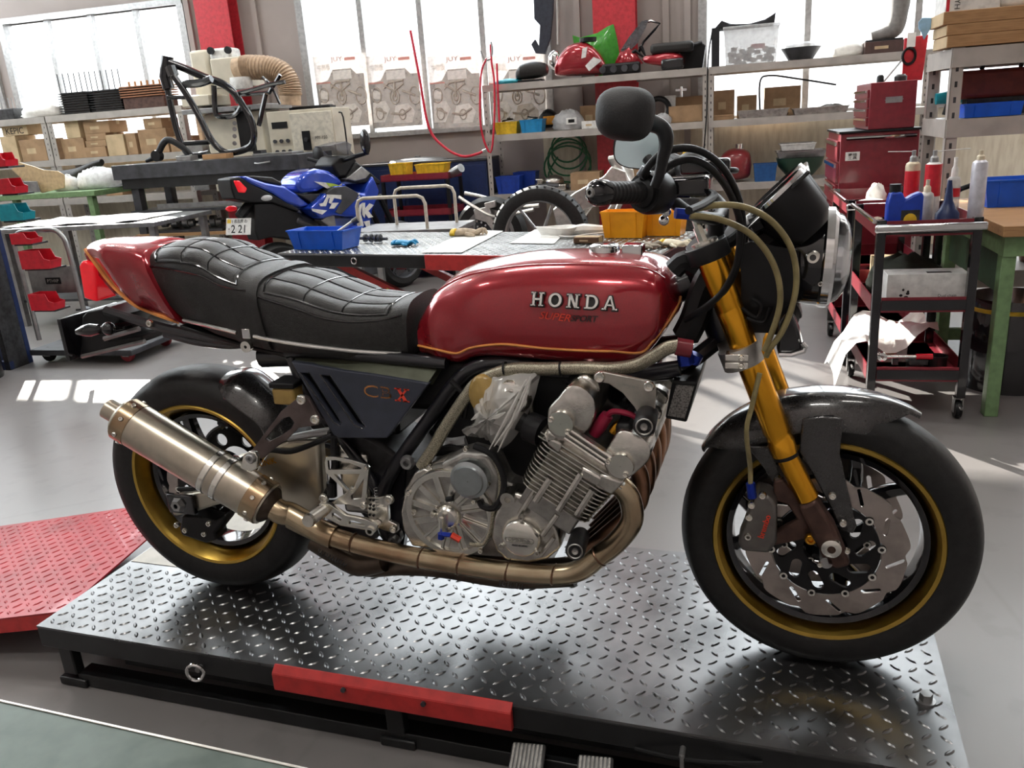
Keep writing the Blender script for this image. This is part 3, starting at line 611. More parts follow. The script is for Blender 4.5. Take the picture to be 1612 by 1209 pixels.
# raised crease round the top of the tank
for v in (-.20, .20): part('crease', MB().tube([tank.at(.1+.8*i/24, v, -.001) for i in range(25)], .0035, n=6), M['red'], tk)
def onplane(c, pts):   # lettering frame on the tank side: left and right baseline points
    (a, b) = px_(c, pts); ua, ub = tank.find(*a), tank.find(*b); A_, B_ = tank.at(*ua, .003), tank.at(*ub, .003); mid = tank.at((ua[0]+ub[0])/2, (ua[1]+ub[1])/2, .003)
    up = tank.at((ua[0]+ub[0])/2, (ua[1]+ub[1])/2+.06, .003)-mid
    return mid, B_-A_, up
mid, ex, up = onplane(2, ((722, 382), (1160, 412)))
Mb = basis(mid, ex, up); W_ = ex.length
def slab(mbq, W, H, t, grow=0, z=0):
    lw = W/5.35; s = H*.17
    def q(pts): mbq.prism([Mb @ V((x, y, z)) for x, y in pts], (Mb.to_3x3() @ V((0, 0, t))))
    def bx(x0, x1, y0, y1): q([(x0-grow, y0-grow), (x1+grow, y0-grow), (x1+grow, y1+grow), (x0-grow, y1+grow)])
    h = H/2
    for i, ch in enumerate('HONDA'):
        cx = -W/2+lw*(.5+1.09*i); a = lw*.4
        sf = [];
        if ch in 'HN':
            bx(cx-a*.72, cx-a*.72+s, -h, h); bx(cx+a*.72-s, cx+a*.72, -h, h)
            for sx in (-1, 1):
                for y in (-h, h-s*.6): bx(cx+sx*a*.62-a*.38, cx+sx*a*.62+a*.38, y, y+s*.6)
            if ch == 'H': bx(cx-a*.6, cx+a*.6, -s*.45, s*.45)
            else: q([(cx-a*.75-grow, h), (cx-a*.75+s*1.3+grow, h), (cx+a*.72+grow, -h), (cx+a*.72-s*1.3-grow, -h)])
        elif ch == 'O': mbq.plate([(cx+(a+grow)*cos(k*PI/20), (h+grow)*sin(k*PI/20)) for k in range(40)], [] if grow else [[(cx+(a-s*1.15)*cos(k*PI/20), (h-s*.8)*sin(k*PI/20)) for k in range(40)]], Mb @ Matrix.Translation((0, 0, z+t/2)), t)
        elif ch == 'D':
            o = [(cx-a*.75-grow, -h-grow), (cx, -h-grow)]+[(cx+(a+grow)*sin(k*PI/12), -(h+grow)*cos(k*PI/12)) for k in range(1, 12)]+[(cx, h+grow), (cx-a*.75-grow, h+grow)]
            inn = [(cx-a*.75+s, -h+s*.8), (cx, -h+s*.8)]+[(cx+(a-s*1.1)*sin(k*PI/12), -(h-s*.8)*cos(k*PI/12)) for k in range(1, 12)]+[(cx, h-s*.8), (cx-a*.75+s, h-s*.8)]
            mbq.plate(o, [] if grow else [inn], Mb @ Matrix.Translation((0, 0, z+t/2)), t); bx(cx-a, cx-a*.3, -h, -h+s*.6); bx(cx-a, cx-a*.3, h-s*.6, h)
        else:
            q([(cx-a*.9-grow, -h), (cx-a*.9+s+grow, -h), (cx+s*.4+grow, h+grow), (cx-s*.5-grow, h+grow)]); q([(cx+a*.9-s-grow, -h), (cx+a*.9+grow, -h), (cx+s*.5+grow, h+grow), (cx-s*.4-grow, h+grow)])
            bx(cx-a*.5, cx+a*.5, -h*.45, -h*.45+s*.7)
            for sx in (-1, 1): bx(cx+sx*a*.8-a*.36, cx+sx*a*.8+a*.36, -h, -h+s*.6)
    return mbq
bg_ = part('badge', slab(MB(), W_, W_*.155, .003, grow=W_*.011, z=-.001), M['black'], tk, label='raised silver letter badge')
part('lettering', slab(MB(), W_, W_*.155, .003, z=.0022), M['silver'], bg_, bevel=.0004, seg=1)
mid, ex, up = onplane(2, ((780, 462), (918, 474))); part('lettering', MB().text('SUPER', basis(mid, ex, up), w=ex.length, h=ex.length*.23, ext=.0008, shear=.3), M['letr'], tk)
mid, ex, up = onplane(2, ((918, 474), (1055, 484))); part('lettering', MB().text('SPORT', basis(mid, ex, up), w=ex.length, h=ex.length*.22, ext=.0008, shear=.3, off=.02), M['black'], tk)
# filler cap
fc = B(2, (1090, 142), 0); rr = m2(24, fc)
cp = MB().lathe([(.001, .02), (rr*.72, .02), (rr*.95, .016), (rr, .01), (rr, -.008), (.001, -.008)], fc+V((0, 0, -.006)), (0, 0, 1), 40)
cap = part('filler_cap', cp, M['chrome'], tk)
cap2 = B(2, (1232, 136), 0); part('cap_latch', MB().box(cap2.x-.021, cap2.x+.021, -.02, .02, fc.z-.016, fc.z+.012), M['chrome'], cap, bevel=.003)
part('cap_ring', MB().lathe([(rr*1.5, -.012), (rr*1.45, -.002), (rr*1.2, .002), (rr*1.1, -.004)], fc+V((-.012, 0, -.006)), (0, 0, 1), 40), M['gblk'], cap)
# ---- seat
gs = [(0, .84, 0), (.05, .93, .02), (.2, .99, .2), (.4, 1, .45), (.58, .97, .68), (.68, .90, .82), (.76, .78, .915), (.84, .58, .965), (.92, .3, .99), (1, 0, 1)]
seat = Body(B(1, [(500, 440), (640, 485), (760, 520), (860, 543), (1000, 565), (1200, 580), (1330, 588), (1440, 590)], -.12), B(1, [(385, 140), (430, 100), (540, 84), (640, 96), (720, 140), (800, 172), (930, 212), (1060, 245), (1200, 300), (1300, 325), (1400, 330), (1460, 322), (1510, 306)], -.02), hermite([(0, .105), (.2, .128), (.45, .142), (.7, .14), (1, .1)]), gs, 48)
se = part('seat', seat.mb(36), M['vinyl'], smooth=70, label='black quilted vinyl seat')
def seam(mb_, pts, r=.0017): mb_.tube([seat.at(u, v, .0005) for u, v in pts], r, n=5)
sm = MB()
for (u0, u1) in ((.08, .42), (.52, .93)):
    vo = .31
    loop = [(u0+(u1-u0)*i/20, -vo) for i in range(21)]+[(u1, -vo+2*vo*i/16) for i in range(17)]+[(u1-(u1-u0)*i/20, vo) for i in range(21)]+[(u0, vo-2*vo*i/16) for i in range(17)]
    seam(sm, loop, .0024)
    for v in (-.145, 0, .145): seam(sm, [(u0+(u1-u0)*i/20, v) for i in range(21)])
    for f in (1/3, 2/3): seam(sm, [(u0+.01+(u1-u0-.02)*f, -vo+2*vo*k/16) for k in range(17)])
part('stitching', sm, M['gblk'], se)
# puffed quilting squares
qp = MB()
for (u0, u1) in ((.09, .41), (.53, .92)):
    for a in range(3):
        for b in range(4):
            vs0, vs1 = -.29+b*.145+.008, -.29+(b+1)*.145-.008; us0, us1 = u0+(u1-u0)*a/3+.003, u0+(u1-u0)*(a+1)/3-.003; rows = []
            for i in range(6):
                rows.append([seat.at(us0+(us1-us0)*i/5, vs0+(vs1-vs0)*k/5, .0005+.0045*(sin(PI*i/5)*sin(PI*k/5))**.5) for k in range(6)])
            qp.loft(rows, closed=False)
part('quilting', qp, M['vinyl'], se, smooth=80)
# piping edge and strap
for nm, u0, u1, v in (('piping', .03, .46, .33), ('piping', .47, .98, .35)):
    for s_ in (-1, 1): part(nm, MB().tube([seat.at(u0+(u1-u0)*i/30, s_*(v+.05*sin(PI*i/30)), .001) for i in range(31)], .003, n=6), M['gblk'], se)
sb = [seat.at(.445, -1, .004)]
rows = []
for i in range(49):
    v = -1+2*i/48; u = .425+.07*(1-abs(v))**.7
    rows.append([seat.at(u-.019, v, .0005), seat.at(u-.019, v, .006), seat.at(u, v, .008), seat.at(u+.019, v, .006), seat.at(u+.019, v, .0005)])
part('strap', MB().loft(rows, closed=False), M['vinyl'], se, smooth=60)
bk = B(1, (778, 475), -.135)
part('strap_buckle', MB().box(bk.x-.011, bk.x+.011, bk.y-.006, bk.y+.008, bk.z-.012, bk.z+.012), M['chrome'], se, bevel=.002)
rr = MB(); rr.lathe([(.004, -.012), (.0135, -.012), (.0135, 0), (.004, 0)], B(1, (783, 527), -.13), YA, 20, closed=True); part('strap_bolt', rr, M['mach'], se)
for pts in ([(515, 414), (620, 440), (740, 468)], [(812, 484), (950, 510), (1100, 532), (1250, 546), (1430, 559)]):
    part('trim_strip', MB().tube([p+V((0, -.004, 0)) for p in seat.onto(px_(1, pts), .003, (-1, -.3))], .0046, n=8, k=6), M['silver'], se, label='silver trim strip')
sbp = MB(); sbp.prism([V((p.x, -.115, p.z)) for p in B(1, [(490, 440), (640, 485), (760, 520), (860, 545), (1000, 566), (1200, 582), (1440, 592), (1440, 602), (1000, 580), (760, 535), (495, 458)], -.115)], (0, .23, 0)); part('seat_base', sbp, M['blk'], se, bevel=.003)
# ---- tail cowl
tg = [(0, .8, 0), (.1, .92, .05), (.35, 1, .35), (.6, 1, .7), (.72, .93, .86), (.82, .75, .95), (.92, .4, .99), (1, 0, 1)]
tail = Body(B(1, [(156, 340), (230, 362), (330, 392), (420, 418), (495, 440)], -.105), B(1, [(95, 108), (116, 86), (170, 78), (260, 76), (350, 80), (412, 98)], -.03), hermite([(0, .055), (.45, .095), (1, .118)]), tg, 30)
tl = part('tail_cowl', tail.mb(30), M['red'], smooth=60, label='dark red tail cowl')
pp = tail.onto(px_(1, [(96, 120), (136, 180), (200, 262), (290, 345), (350, 388), (420, 415), (490, 432)]), .001)
part('pinstripe', MB().tube(pp, .005, n=6, k=4), M['leto'], tl)
tq = [B(1, q, -.075) for q in ((62, 192), (76, 168), (128, 186), (140, 345), (85, 330))]
lt = part('tail_light', MB().prism([V((p.x-.006, -.068, p.z)) for p in tq], (0, .13, 0)), M['redlens'], tl, bevel=.006, seg=3, label='bright red tail light')
part('light_ridge', MB().box(tq[0].x-.012, tq[0].x+.004, -.05, .05, tq[4].z+.012, tq[0].z-.006), M['redlens'], lt, bevel=.004)
# under-tail, plate holder, rear indicators
su = [B(1, q, -.07) for q in ((95, 385), (190, 366), (500, 462), (740, 500), (860, 545), (740, 535), (520, 500), (330, 460))]
part('subframe_rail', MB().tube(B(1, [(180, 378), (300, 415), (430, 452), (560, 480), (700, 510), (850, 535), (950, 560)], -.1), .012, k=4).tube([V((p.x, .1, p.z)) for p in B(1, [(180, 378), (430, 452), (700, 510), (950, 560)], -.1)], .012, k=4), M['frame'])
part('subframe_rail', MB().tube(B(1, [(430, 475), (560, 510), (680, 525), (760, 522)], -.1), .010, k=4), M['frame'])
pq = [B(1, q, -.06) for q in ((90, 400), (110, 378), (190, 366), (260, 400), (200, 470), (205, 500), (340, 480), (345, 510), (180, 545), (80, 572), (85, 500))]
ph_ = part('plate_holder', MB().prism([V((p.x, -.068, p.z)) for p in pq], (0, .136, 0)), M['blk'], bevel=.004)
part('holder_edge', MB().tube(B(1, [(80, 572), (180, 548), (345, 508)], -.073), .006, n=6).tube(B(1, [(175, 497), (250, 475), (320, 455)], -.075), .007, n=6), M['gsteel'], ph_)
part('number_plate_bracket', MB().box(pq[9].x-.012, pq[9].x, -.1, .1, pq[9].z, pq[0].z), M['gblk'], ph_)
for sg in (1, -1):
    p0, p1 = B(1, (55, 468), -.12), B(1, (165, 455), -.12); d_ = (p1-p0); 
    p0.y = p1.y = -.12*sg
    it = part('rear_indicator', MB().lathe([(.001, 0), (.008, .004), (.0155, d_.length*.35), (.017, d_.length*.6), (.012, d_.length*.9), (.001, d_.length)], p0, d_, 20), M['gblk'])
    part('indicator_stem', MB().tube([V((p1.x, -.12*sg, p1.z)), V((p1.x+.02, -.11*sg, p1.z)), V((p1.x+.03, -.06*sg, p1.z-.004))], .009, k=4).ball(V((p1.x+.018, -.118*sg, p1.z)), .017), M['gblk'], it)
bs = MB(); bolt(bs, B(1, (366, 432), -.115), .009); part('rail_bolt', bs, M['mach'])
# ---- side cover
YC = -.135
so2 = p2(B(1, [(985, 595), (1060, 606), (1180, 628), (1330, 648), (1480, 672), (1545, 684), (1385, 893), (1375, 905), (1180, 905), (1155, 893)], YC))
s1 = [p2(B(1, q, YC)) for q in ([(1010, 632), (1052, 632), (1190, 845), (1180, 858), (1155, 845)], [(1095, 640), (1140, 645), (1290, 862), (1275, 870), (1240, 855)])]
MC = basis(V((0, YC-.004, 0)), (1, 0, 0), (0, 0, 1))
scv = part('side_cover', MB().plate(so2, s1, MC, .012, .003), M['cover'], label='grey blue side cover with two slots')
part('cover_backing', MB().plate(so2, [], MC @ Matrix.Translation((0, 0, -.016)), .008), M['blk'], scv)
for hh in s1: part('slot_edge', MB().tube([V((x, YC-.011, z)) for x, z in hh], .0025, n=6, closed=True), M['gblk'], scv)
ub = B(1, [(985, 597), (1060, 608), (1180, 630), (1330, 650), (1480, 674), (1545, 686)], YC); ub2 = B(1, [(985, 570), (1060, 572), (1200, 580), (1380, 592), (1500, 604), (1590, 618)], YC+.03)
part('cover_shoulder', MB().loft([[p+V((0, -.011, 0)) for p in ub], [p+V((0, -.002, .002)) for p in ub2], [p+V((0, .03, -.004)) for p in ub2], [p+V((0, .02, -.01)) for p in ub]], closed=False), mat('cover shoulder reflection', (.11, .12, .085), .35, .4, coat=.2), scv)  # greenish reflection on the ledge is put into the shoulder colour
o = B(1, (1330, 722), YC-.012); e = B(1, (1385, 728), YC-.012)-B(1, (1275, 716), YC-.012); Mt = basis(o+V((0, -.0005, 0)), e, (0, 0, 1))
part('lettering', MB().text('CB', Mt, w=e.length*1.06, h=e.length*.44, ext=.001, off=.01), M['leto'], scv); part('lettering', MB().text('CB', Mt @ Matrix.Translation((0, 0, .0007)), w=e.length*.94, h=e.length*.32, ext=.001, off=-.012), M['cover'], scv)
ox = B(1, (1433, 736), YC-.0125); hx = m2(22, ox); wx = m2(23, ox)
xq = MB()
Mx = basis(ox, (1, 0, -.07), (.08, 0, 1)) 
for pl in ([(-.42, .5), (-.18, .5), (.44, -.5), (.16, -.5)], [(.3, .5), (.46, .5), (-.28, -.5), (-.44, -.5)], [(-.55, .5), (-.05, .5), (-.05, .4), (-.55, .4)], [(.15, .5), (.55, .5), (.55, .4), (.15, .4)], [(-.55, -.5), (-.1, -.5), (-.1, -.4), (-.55, -.4)], [(.05, -.5), (.55, -.5), (.55, -.4), (.05, -.4)]):
    xq.prism([Mx @ V((x*wx, y*hx, 0)) for x, y in pl], (0, -.0012, 0))
part('lettering', xq, M['letr'], scv, label='red block letter on the cover')
# ---- frame tubes
fr = MB()
for sg in (1, -1):
    g = lambda pts, y: [V((p.x, p.y*sg, p.z)) for p in pts]
    fr.tube(g(B(3, [(1640, 60), (1400, 85), (1100, 70), (880, 35), (740, 60), (640, 150), (540, 290), (430, 440), (360, 560), (340, 640), (350, 760), (400, 850)], -.115), 0), .0165, n=12, k=5)
    fr.tube(g(B(3, [(-60, 10), (0, 150), (80, 270), (170, 380), (250, 480), (330, 620)], -.11), 0), .013, n=10, k=4)
    fr.tube(g(B(3, [(620, 40), (300, 10), (100, -5), (-80, -10)], -.11), 0), .014, n=10, k=3)
    fr.prism(g(B(3, [(290, 540), (400, 430), (440, 470), (430, 640), (440, 780), (430, 850), (380, 870), (330, 780)], -.1), 0), (0, .02*sg, 0))
fr.tube([V((c1_.x-.04, 0, c1_.z-.08)), V((.95, 0, .72)), V((.55, 0, .68)), V((.2, 0, .66))], .03, n=12, k=4)
fr.tube([V((c2_.x-.03, 0, c2_.z+.02)), B(3, (1640, 60), -.06), B(3, (1500, 80), -.11)], .018, k=3)
fm = part('frame', fr, M['frame'], label='black tubular frame')
pb = MB(); bolt(pb, B(8, (980, 298), -.14), .017, h=.01); part('pivot_bolt', pb, M['gsteel'], fm)
part('engine_mount', MB().prism(B(8, [(690, 985), (760, 1000), (800, 960), (890, 960), (915, 1040), (870, 1120), (800, 1120), (755, 1060)], -.13), (0, .02, 0)), M['frame'], fm, bevel=.004)
pb = MB(); bolt(pb, B(8, (855, 1040), -.133), .015, h=.01); part('mount_bolt', pb, M['gsteel'], fm)
part('battery_box', MB().box(.36, .60, -.085, .085, .5, .68), M['blk'], fm, bevel=.01)
part('air_box', MB().box(.6, .8, -.08, .06, .56, .69), M['blk'], fm, bevel=.02)
# ---- engine
YE = -.2
eng = part('engine', MB().prism([V((p.x, -.17, p.z)) for p in B(3, [(430, 600), (500, 500), (620, 450), (720, 420), (830, 450), (880, 560), (960, 590), (1060, 700), (1110, 800), (1090, 880), (1000, 910), (860, 890), (700, 880), (520, 865), (440, 790)], -.17)], (0, .34, 0)), M['alud'], label='silver grey inline engine', bevel=.008, seg=2)
part('oil_sump', MB().box(.68, .92, -.08, .1, .135, .2), M['alud'], eng, bevel=.012)
part('carburettor_bank', MB().prism([V((p.x, -.12, p.z)) for p in B(3, [(700, 100), (800, 70), (1230, 60), (1250, 140), (1060, 300), (1040, 400), (980, 590), (880, 600), (760, 420), (640, 420), (560, 330), (640, 230)], -.12)], (0, .24, 0)), M['blk'], eng, bevel=.01, label='black carburettor bank and rubber stubs')
part('ignition_coil', MB().prism([V((p.x, -.1, p.z)) for p in B(3, [(1180, 60), (1520, 100), (1500, 330), (1420, 420), (1240, 420), (1200, 300)], -.1)], (0, .22, 0)), M['gblk'], eng, bevel=.01)
part('gearbox_rear', MB().prism([V((p.x, -.09, p.z)) for p in B(3, [(150, 300), (330, 390), (480, 500), (470, 760), (330, 800), (190, 640), (160, 460)], -.09)], (0, .18, 0)), M['dk'], eng, bevel=.01)
# round generator style cover with spoked cage
cc = B(3, (640, 690), -.2); RC = m2(73, cc)
base = MB().lathe([(.001, -.002), (RC*.96, -.004), (RC*1.05, .01), (RC*1.06, .05), (.001, .05)], cc, YA, 64)
cv = part('clutch_cover', base, M['alud'], eng, label='large round machined cover')
part('cover_ring', MB().lathe([(RC*.86, -.006), (RC*.88, -.012), (RC*1.0, -.012), (RC*1.03, -.006), (RC*1.03, 0), (RC*.86, 0)], cc, YA, 72, closed=True), M['mach'], cv)
rb = MB()
for k in range(12):
    a = 2*PI*k/12+.3; T = Matrix.Translation(cc) @ Matrix.Rotation(a, 4, 'Y')
    rb.box(RC*.28, RC*.9, -.011, -.003, -.0025, .0025, T); rb.box(RC*.3, RC*.88, -.006, -.003, RC*.012+.003, RC*.08+.006, T)
part('cover_spokes', rb, M['mach'], cv)
hb = B(3, (622, 715), -.212)
part('cover_hub', MB().lathe([(.001, -.006), (RC*.2, -.006), (RC*.26, 0), (RC*.3, .01), (RC*.3, .02)], hb, YA, 40), M['mach'], cv)
bl = MB()
for q in ((546, 494), (455, 605), (478, 690), (705, 412), (800, 565), (740, 640), (635, 636), (630, 760), (560, 700), (770, 858)): bolt(bl, B(3, q, -.213), .0065)
part('cover_bolt', bl, M['mach'], cv)
part('side_housing', MB().prism(B(3, [(420, 690), (440, 590), (480, 520), (520, 500), (560, 520), (500, 600), (480, 690), (500, 790), (560, 850), (470, 840), (430, 770)], -.2), (0, .05, 0)), M['alu'], cv, bevel=.004)
# upper round starter cover
sc_ = B(3, (716, 552), -.222); RS = m2(28, sc_)
ub_ = MB().prism(B(3, [(590, 480), (690, 430), (800, 440), (860, 540), (850, 660), (790, 690), (690, 640), (620, 580)], -.2), (0, .06, 0))
sv = part('starter_cover', ub_, M['alud'], eng, bevel=.01, seg=3)
part('cover_disc', MB().lathe([(.001, -.006), (RS*.86, -.006), (RS*.92, -.002), (RS*1.12, .001), (RS*1.16, .03), (.001, .03)], sc_, YA, 48), mat('blue grey polished cap', (.42, .46, .47), .3, 1, var=.05), sv)
# banjo fittings
part('banjo_fitting', MB().tube(B(3, [(596, 715), (596, 790)], -.23), .006), M['mach'], cv)
part('banjo_fitting', MB().cyl(B(3, (596, 782), -.24), B(3, (596, 805), -.24), .008, n=6).tube(B(3, [(600, 786), (640, 790)], -.24), .0055), M['cblue'], cv, label='blue anodised fitting')
part('banjo_fitting', MB().cyl(B(3, (642, 790), -.24), B(3, (680, 812), -.24), .007, n=6), M['letr'], cv, label='red anodised fitting')
part('hose_clip', MB().cyl(B(3, (620, 634), -.22), B(3, (648, 630), -.22), .006), M['blk'], cv)
part('cover_cable', MB().tube(B(3, [(740, 400), (820, 440), (865, 520), (868, 600), (830, 670), (780, 665), (765, 640)], -.215), .007, k=5), M['blk'], eng)
part('cover_cable', MB().tube(B(3, [(820, 445), (850, 520), (852, 610), (825, 680), (815, 760), (780, 830), (720, 828)], -.212), .004, k=5), M['braid'], eng)
# crank end cover
ce = B(3, (946, 802), -.225); RE = m2(32.5, ce)
cr = part('crank_housing', MB().prism(B(3, [(820, 720), (850, 640), (880, 605), (930, 610), (1000, 640), (1070, 700), (1110, 770), (1120, 850), (1060, 900), (980, 918), (880, 905), (830, 860), (812, 800)], -.215), (0, .06, 0)), M['alu'], eng, bevel=.009, seg=3)
part('crank_cover', MB().lathe([(.001, -.012), (RE*.8, -.012), (RE*.92, -.008), (RE, 0), (RE*1.03, .012), (.001, .012)], ce, YA, 48), M['mach'], cr, label='polished round end cover with lettering')
ty = ce.y-.013; w0 = RE*1.42
part('lettering', MB().plate([(a[0]*w0*.5, a[1]) for a in ()] or slot2((-w0*.42, 0), (w0*.42, 0), RE*.15), [slot2((-w0*.42, 0), (w0*.42, 0), RE*.12)], XZ(ty, ce.x, ce.z+RE*.02), .0012).text('HONDA', XZ(ty, ce.x, ce.z+RE*.02), w=w0*.8, h=RE*.17, ext=.0015, off=.01), M['alud'], cr)
part('lettering', MB().text('MADE IN JAPAN', XZ(ty, ce.x, ce.z-RE*.3), w=w0*.55, h=RE*.09, ext=.001), M['dsteel'], cr)
bl = MB()
for q in ((948, 718), (862, 838), (1018, 868), (948, 712)): bolt(bl, B(3, q, -.235), .007)
part('cover_bolt', bl, M['alu'], cr)
lg = B(3, (888, 634), -.222); part('mount_lug', MB().lathe([(.007, -.004), (.016, -.004), (.017, .03), (.007, .03)], lg, YA, 28, closed=True), M['alu'], cr)
for (q0, q1, r_) in (((940, 700), (1010, 590), .006), ((1040, 790), (1105, 700), .006), ((1090, 800), (1030, 880), .005)): part('cast_rib', MB().tube(B(3, [q0, q1], -.222), r_), M['alu'], cr)
# cylinder block with fins: axis leans forward
YB = -.235
ax0, ax1 = B(3, (1085, 655), YB), B(3, (1190, 492), YB)       # bottom and top centre of the finned block
ad = (ax1-ax0).normalized(); pd = V((ad.z, 0, -ad.x)); H_ = (ax1-ax0).length
wl = m2(56, ax0)
blk_ = MB(); 
def obox(mb, c, du, hw, d0, d1, y0, y1, w2=None):    # box oriented along the cylinder axis
    w2 = hw if w2 is None else w2
    mb.prism([V((0, y0, 0))+V(((c+ad*d0+pd*s).x, 0, (c+ad*d0+pd*s).z)) for s in (-hw, hw)]+[V((0, y0, 0))+V(((c+ad*d1+pd*s).x, 0, (c+ad*d1+pd*s).z)) for s in (w2, -w2)], (0, y1-y0, 0))
obox(blk_, ax0, 0, wl*.88, -.05, H_+.02, YB+.014, .235)
cb_ = part('cylinder_block', blk_, M['alud'], eng, bevel=.004)
NF = 11
fin = MB()
for k in range(NF):
    d = H_*k/(NF-1); w_ = wl*(1.12+.16*k/(NF-1))
    c = ax0+ad*d; a_, b_ = c-pd*w_*1.0, c+pd*w_*1.0; pl = []
    for (sx, y) in ((-1, .245), (-1, YB+.02), (-.9, YB+.006), (-.75, YB), (.75, YB), (.9, YB+.006), (1, YB+.02), (1, .245)):
        q = c+pd*w_*sx; pl.append(V((q.x, y, q.z)))
    fin.prism(pl, ad*.0028)
part('cooling_fin', fin, M['mach'], cb_, label='thin bright cooling fins')
pst = MB()
for (q0, q1) in (((1010, 640), (1075, 540)), ((1110, 680), (1210, 520)), ((1190, 700), (1260, 590))): pst.tube(B(3, [q0, q1], YB+.002), .008)
part('stud_column', pst, M['alu'], cb_)
# cylinder head
hd = MB(); obox(hd, ax1, 0, wl*1.25, .012, .055, YB+.012, .23); he = part('cylinder_head', hd, M['alu'], eng, bevel=.006)
hf = MB(); obox(hf, ax1, 0, wl*1.34, .010, .0128, YB, .24); obox(hf, ax1, 0, wl*1.34, .020, .0228, YB, .24); part('cooling_fin', hf, M['mach'], he)
for pls in ([(1040, 350), (1130, 390), (1110, 440), (1060, 400)], [(1210, 490), (1340, 560), (1320, 610), (1200, 540)], [(1060, 330), (1110, 360), (1070, 400), (1045, 385)], [(1290, 520), (1400, 560), (1340, 620), (1260, 580)]):
    part('head_boss', MB().prism(B(3, pls, YB-.004), (0, .05, 0)), M['alu'], he, bevel=.006)
# cam covers: domes running across the engine
def cam(name, pts, cpos, rc, blts, lab=None):
    o = B(3, pts, YB-.004); n = len(o); ce_ = sum(o, V())/n; secs = []
    for y, s_ in ((YB+.012, .72), (YB-.004, .9), (YB, 1), (YB+.07, 1.0), (YB+.08, .93), (YB+.09, .93), (YB+.1, 1), (.2, 1), (.22, .9)):
        secs.append([V((ce_.x+(q.x-ce_.x)*s_, y, ce_.z+(q.z-ce_.z)*s_)) for q in smooth_path(o, 3, True)])
    cm_ = part(name, MB().loft(secs[1:]), M['alu'], eng, smooth=50)
    c = B(3, cpos, YB-.012); r_ = m2(rc, c)
    part('cam_end_cap', MB().lathe([(.001, -.004), (r_*.96, -.004), (r_, -.001), (r_*1.02, .012), (.001, .012)], c, YA, 40), M['mach'], cm_)
    bl = MB()
    for q in blts: bolt(bl, B(3, q, YB-.015), .006)
    part('cap_bolt', bl, M['mach'], cm_)
    up_ = ad; c2 = V((ce_.x, 0, ce_.z)); rb_ = MB()
    for y in (YB+.045, YB+.14, .0, .1): rb_.prism([V((0, y, 0))+c2+pd*s_*r_*1.55+up_*d_*r_ for s_, d_ in ((-.75, .2), (.75, .2), (.62, 2.3), (.3, 2.6), (-.3, 2.6), (-.62, 2.3))], (0, .034, 0))
    part('cover_rib', rb_, M['alu'], cm_, bevel=.006); return cm_
cam1 = cam('cam_cover', [(1060, 290), (1065, 240), (1105, 195), (1150, 145), (1210, 150), (1260, 200), (1265, 260), (1240, 330), (1180, 370), (1110, 380), (1065, 340)], (1120, 302), 21, ((1077, 284), (1150, 338)))
cam2 = cam('cam_cover', [(1310, 440), (1335, 390), (1375, 340), (1450, 355), (1500, 400), (1505, 460), (1470, 500), (1400, 550), (1340, 540), (1310, 490)], (1382, 488), 21, ((1328, 467), (1404, 524)))
lb = MB()
for a, b in (((1150, 352), (1325, 470)), ((1135, 365), (1310, 482)), ((1165, 335), (1340, 452))): lb.tube(B(3, [a, b], YB-.012), .0032, n=6)
part('link_plate', lb, M['mach'], cam1)
lp = MB().prism(B(3, [(1130, 350), (1165, 325), (1345, 445), (1330, 490)], YB-.006), (0, .012, 0)); part('link_plate', lp, M['alud'], cam1)
part('breather_cap', MB().cyl(B(3, (1190, 165), -.16), B(3, (1240, 105), -.14), .03, n=24).lathe([(.031, .01), (.034, .02), (.031, .03)], B(3, (1190, 165), -.16), B(3, (1240, 105), -.14)-B(3, (1190, 165), -.16), 24), M['blk'], cam1)
part('plug_lead', MB().tube(B(3, [(1265, 350), (1290, 310), (1325, 265)], -.2), [.012, .015, .012], n=12).tube(B(3, [(1320, 270), (1350, 250), (1410, 258), (1450, 275)], -.2), .006, k=4), mat('red silicone lead', (.35, .012, .05), .35), eng)
part('plug_lead', MB().tube(B(3, [(1345, 340), (1370, 310), (1400, 300)], -.19), .009, k=3), M['gold'], eng)
# bracket plate, sliders
yb = -.22
bpz = [(1265, 100), (1275, 80), (1295, 76), (1500, 118), (1525, 130), (1535, 155), (1530, 250), (1510, 290), (1470, 285), (1440, 230), (1390, 170), (1330, 130), (1275, 120)]
bk = part('crash_bracket', MB().prism(B(3, bpz, yb), (0, .01, 0)), mat('brushed bracket plate', (.5, .47, .42), .38, .9), label='brushed triangular slider bracket', bevel=.0015)
bl = MB(); bolt(bl, B(3, (1290, 100), yb-.002), .011); bolt(bl, B(3, (1505, 140), yb-.002), .011); part('bracket_bolt', bl, M['mach'], bk)
o_ = B(3, (1425, 140), yb-.0015); part('lettering', MB().text('racing parts', basis(o_, (1, 0, -.18), (0, 0, 1)), w=.03, ext=.0006), M['alud'], bk)
def slider(q0, q1, y0, y1, r_):
    a_, b_ = B(3, q0, y0), B(3, q1, y1)
    s_ = part('frame_slider', MB().lathe([(.001, 0), (r_*.8, 0), (r_, .006), (r_, (b_-a_).length-.008), (r_*.85, (b_-a_).length), (.001, (b_-a_).length)], a_, b_-a_, 32), M['blk'])
    d_ = (a_-b_).normalized(); part('slider_ring', MB().lathe([(r_*.62, .0005), (r_*.7, .002), (r_*.78, .0005)], a_, d_, 32).lathe([(.001, .001), (r_*.3, .003), (r_*.34, 0)], a_, d_, 20), M['alud'], s_)
slider((1484, 318), (1500, 258), -.30, -.20, m2(18, B(3, (1484, 318), -.3))); slider((1182, 862), (1205, 790), -.30, -.19, m2(16, B(3, (1182, 862), -.3)))
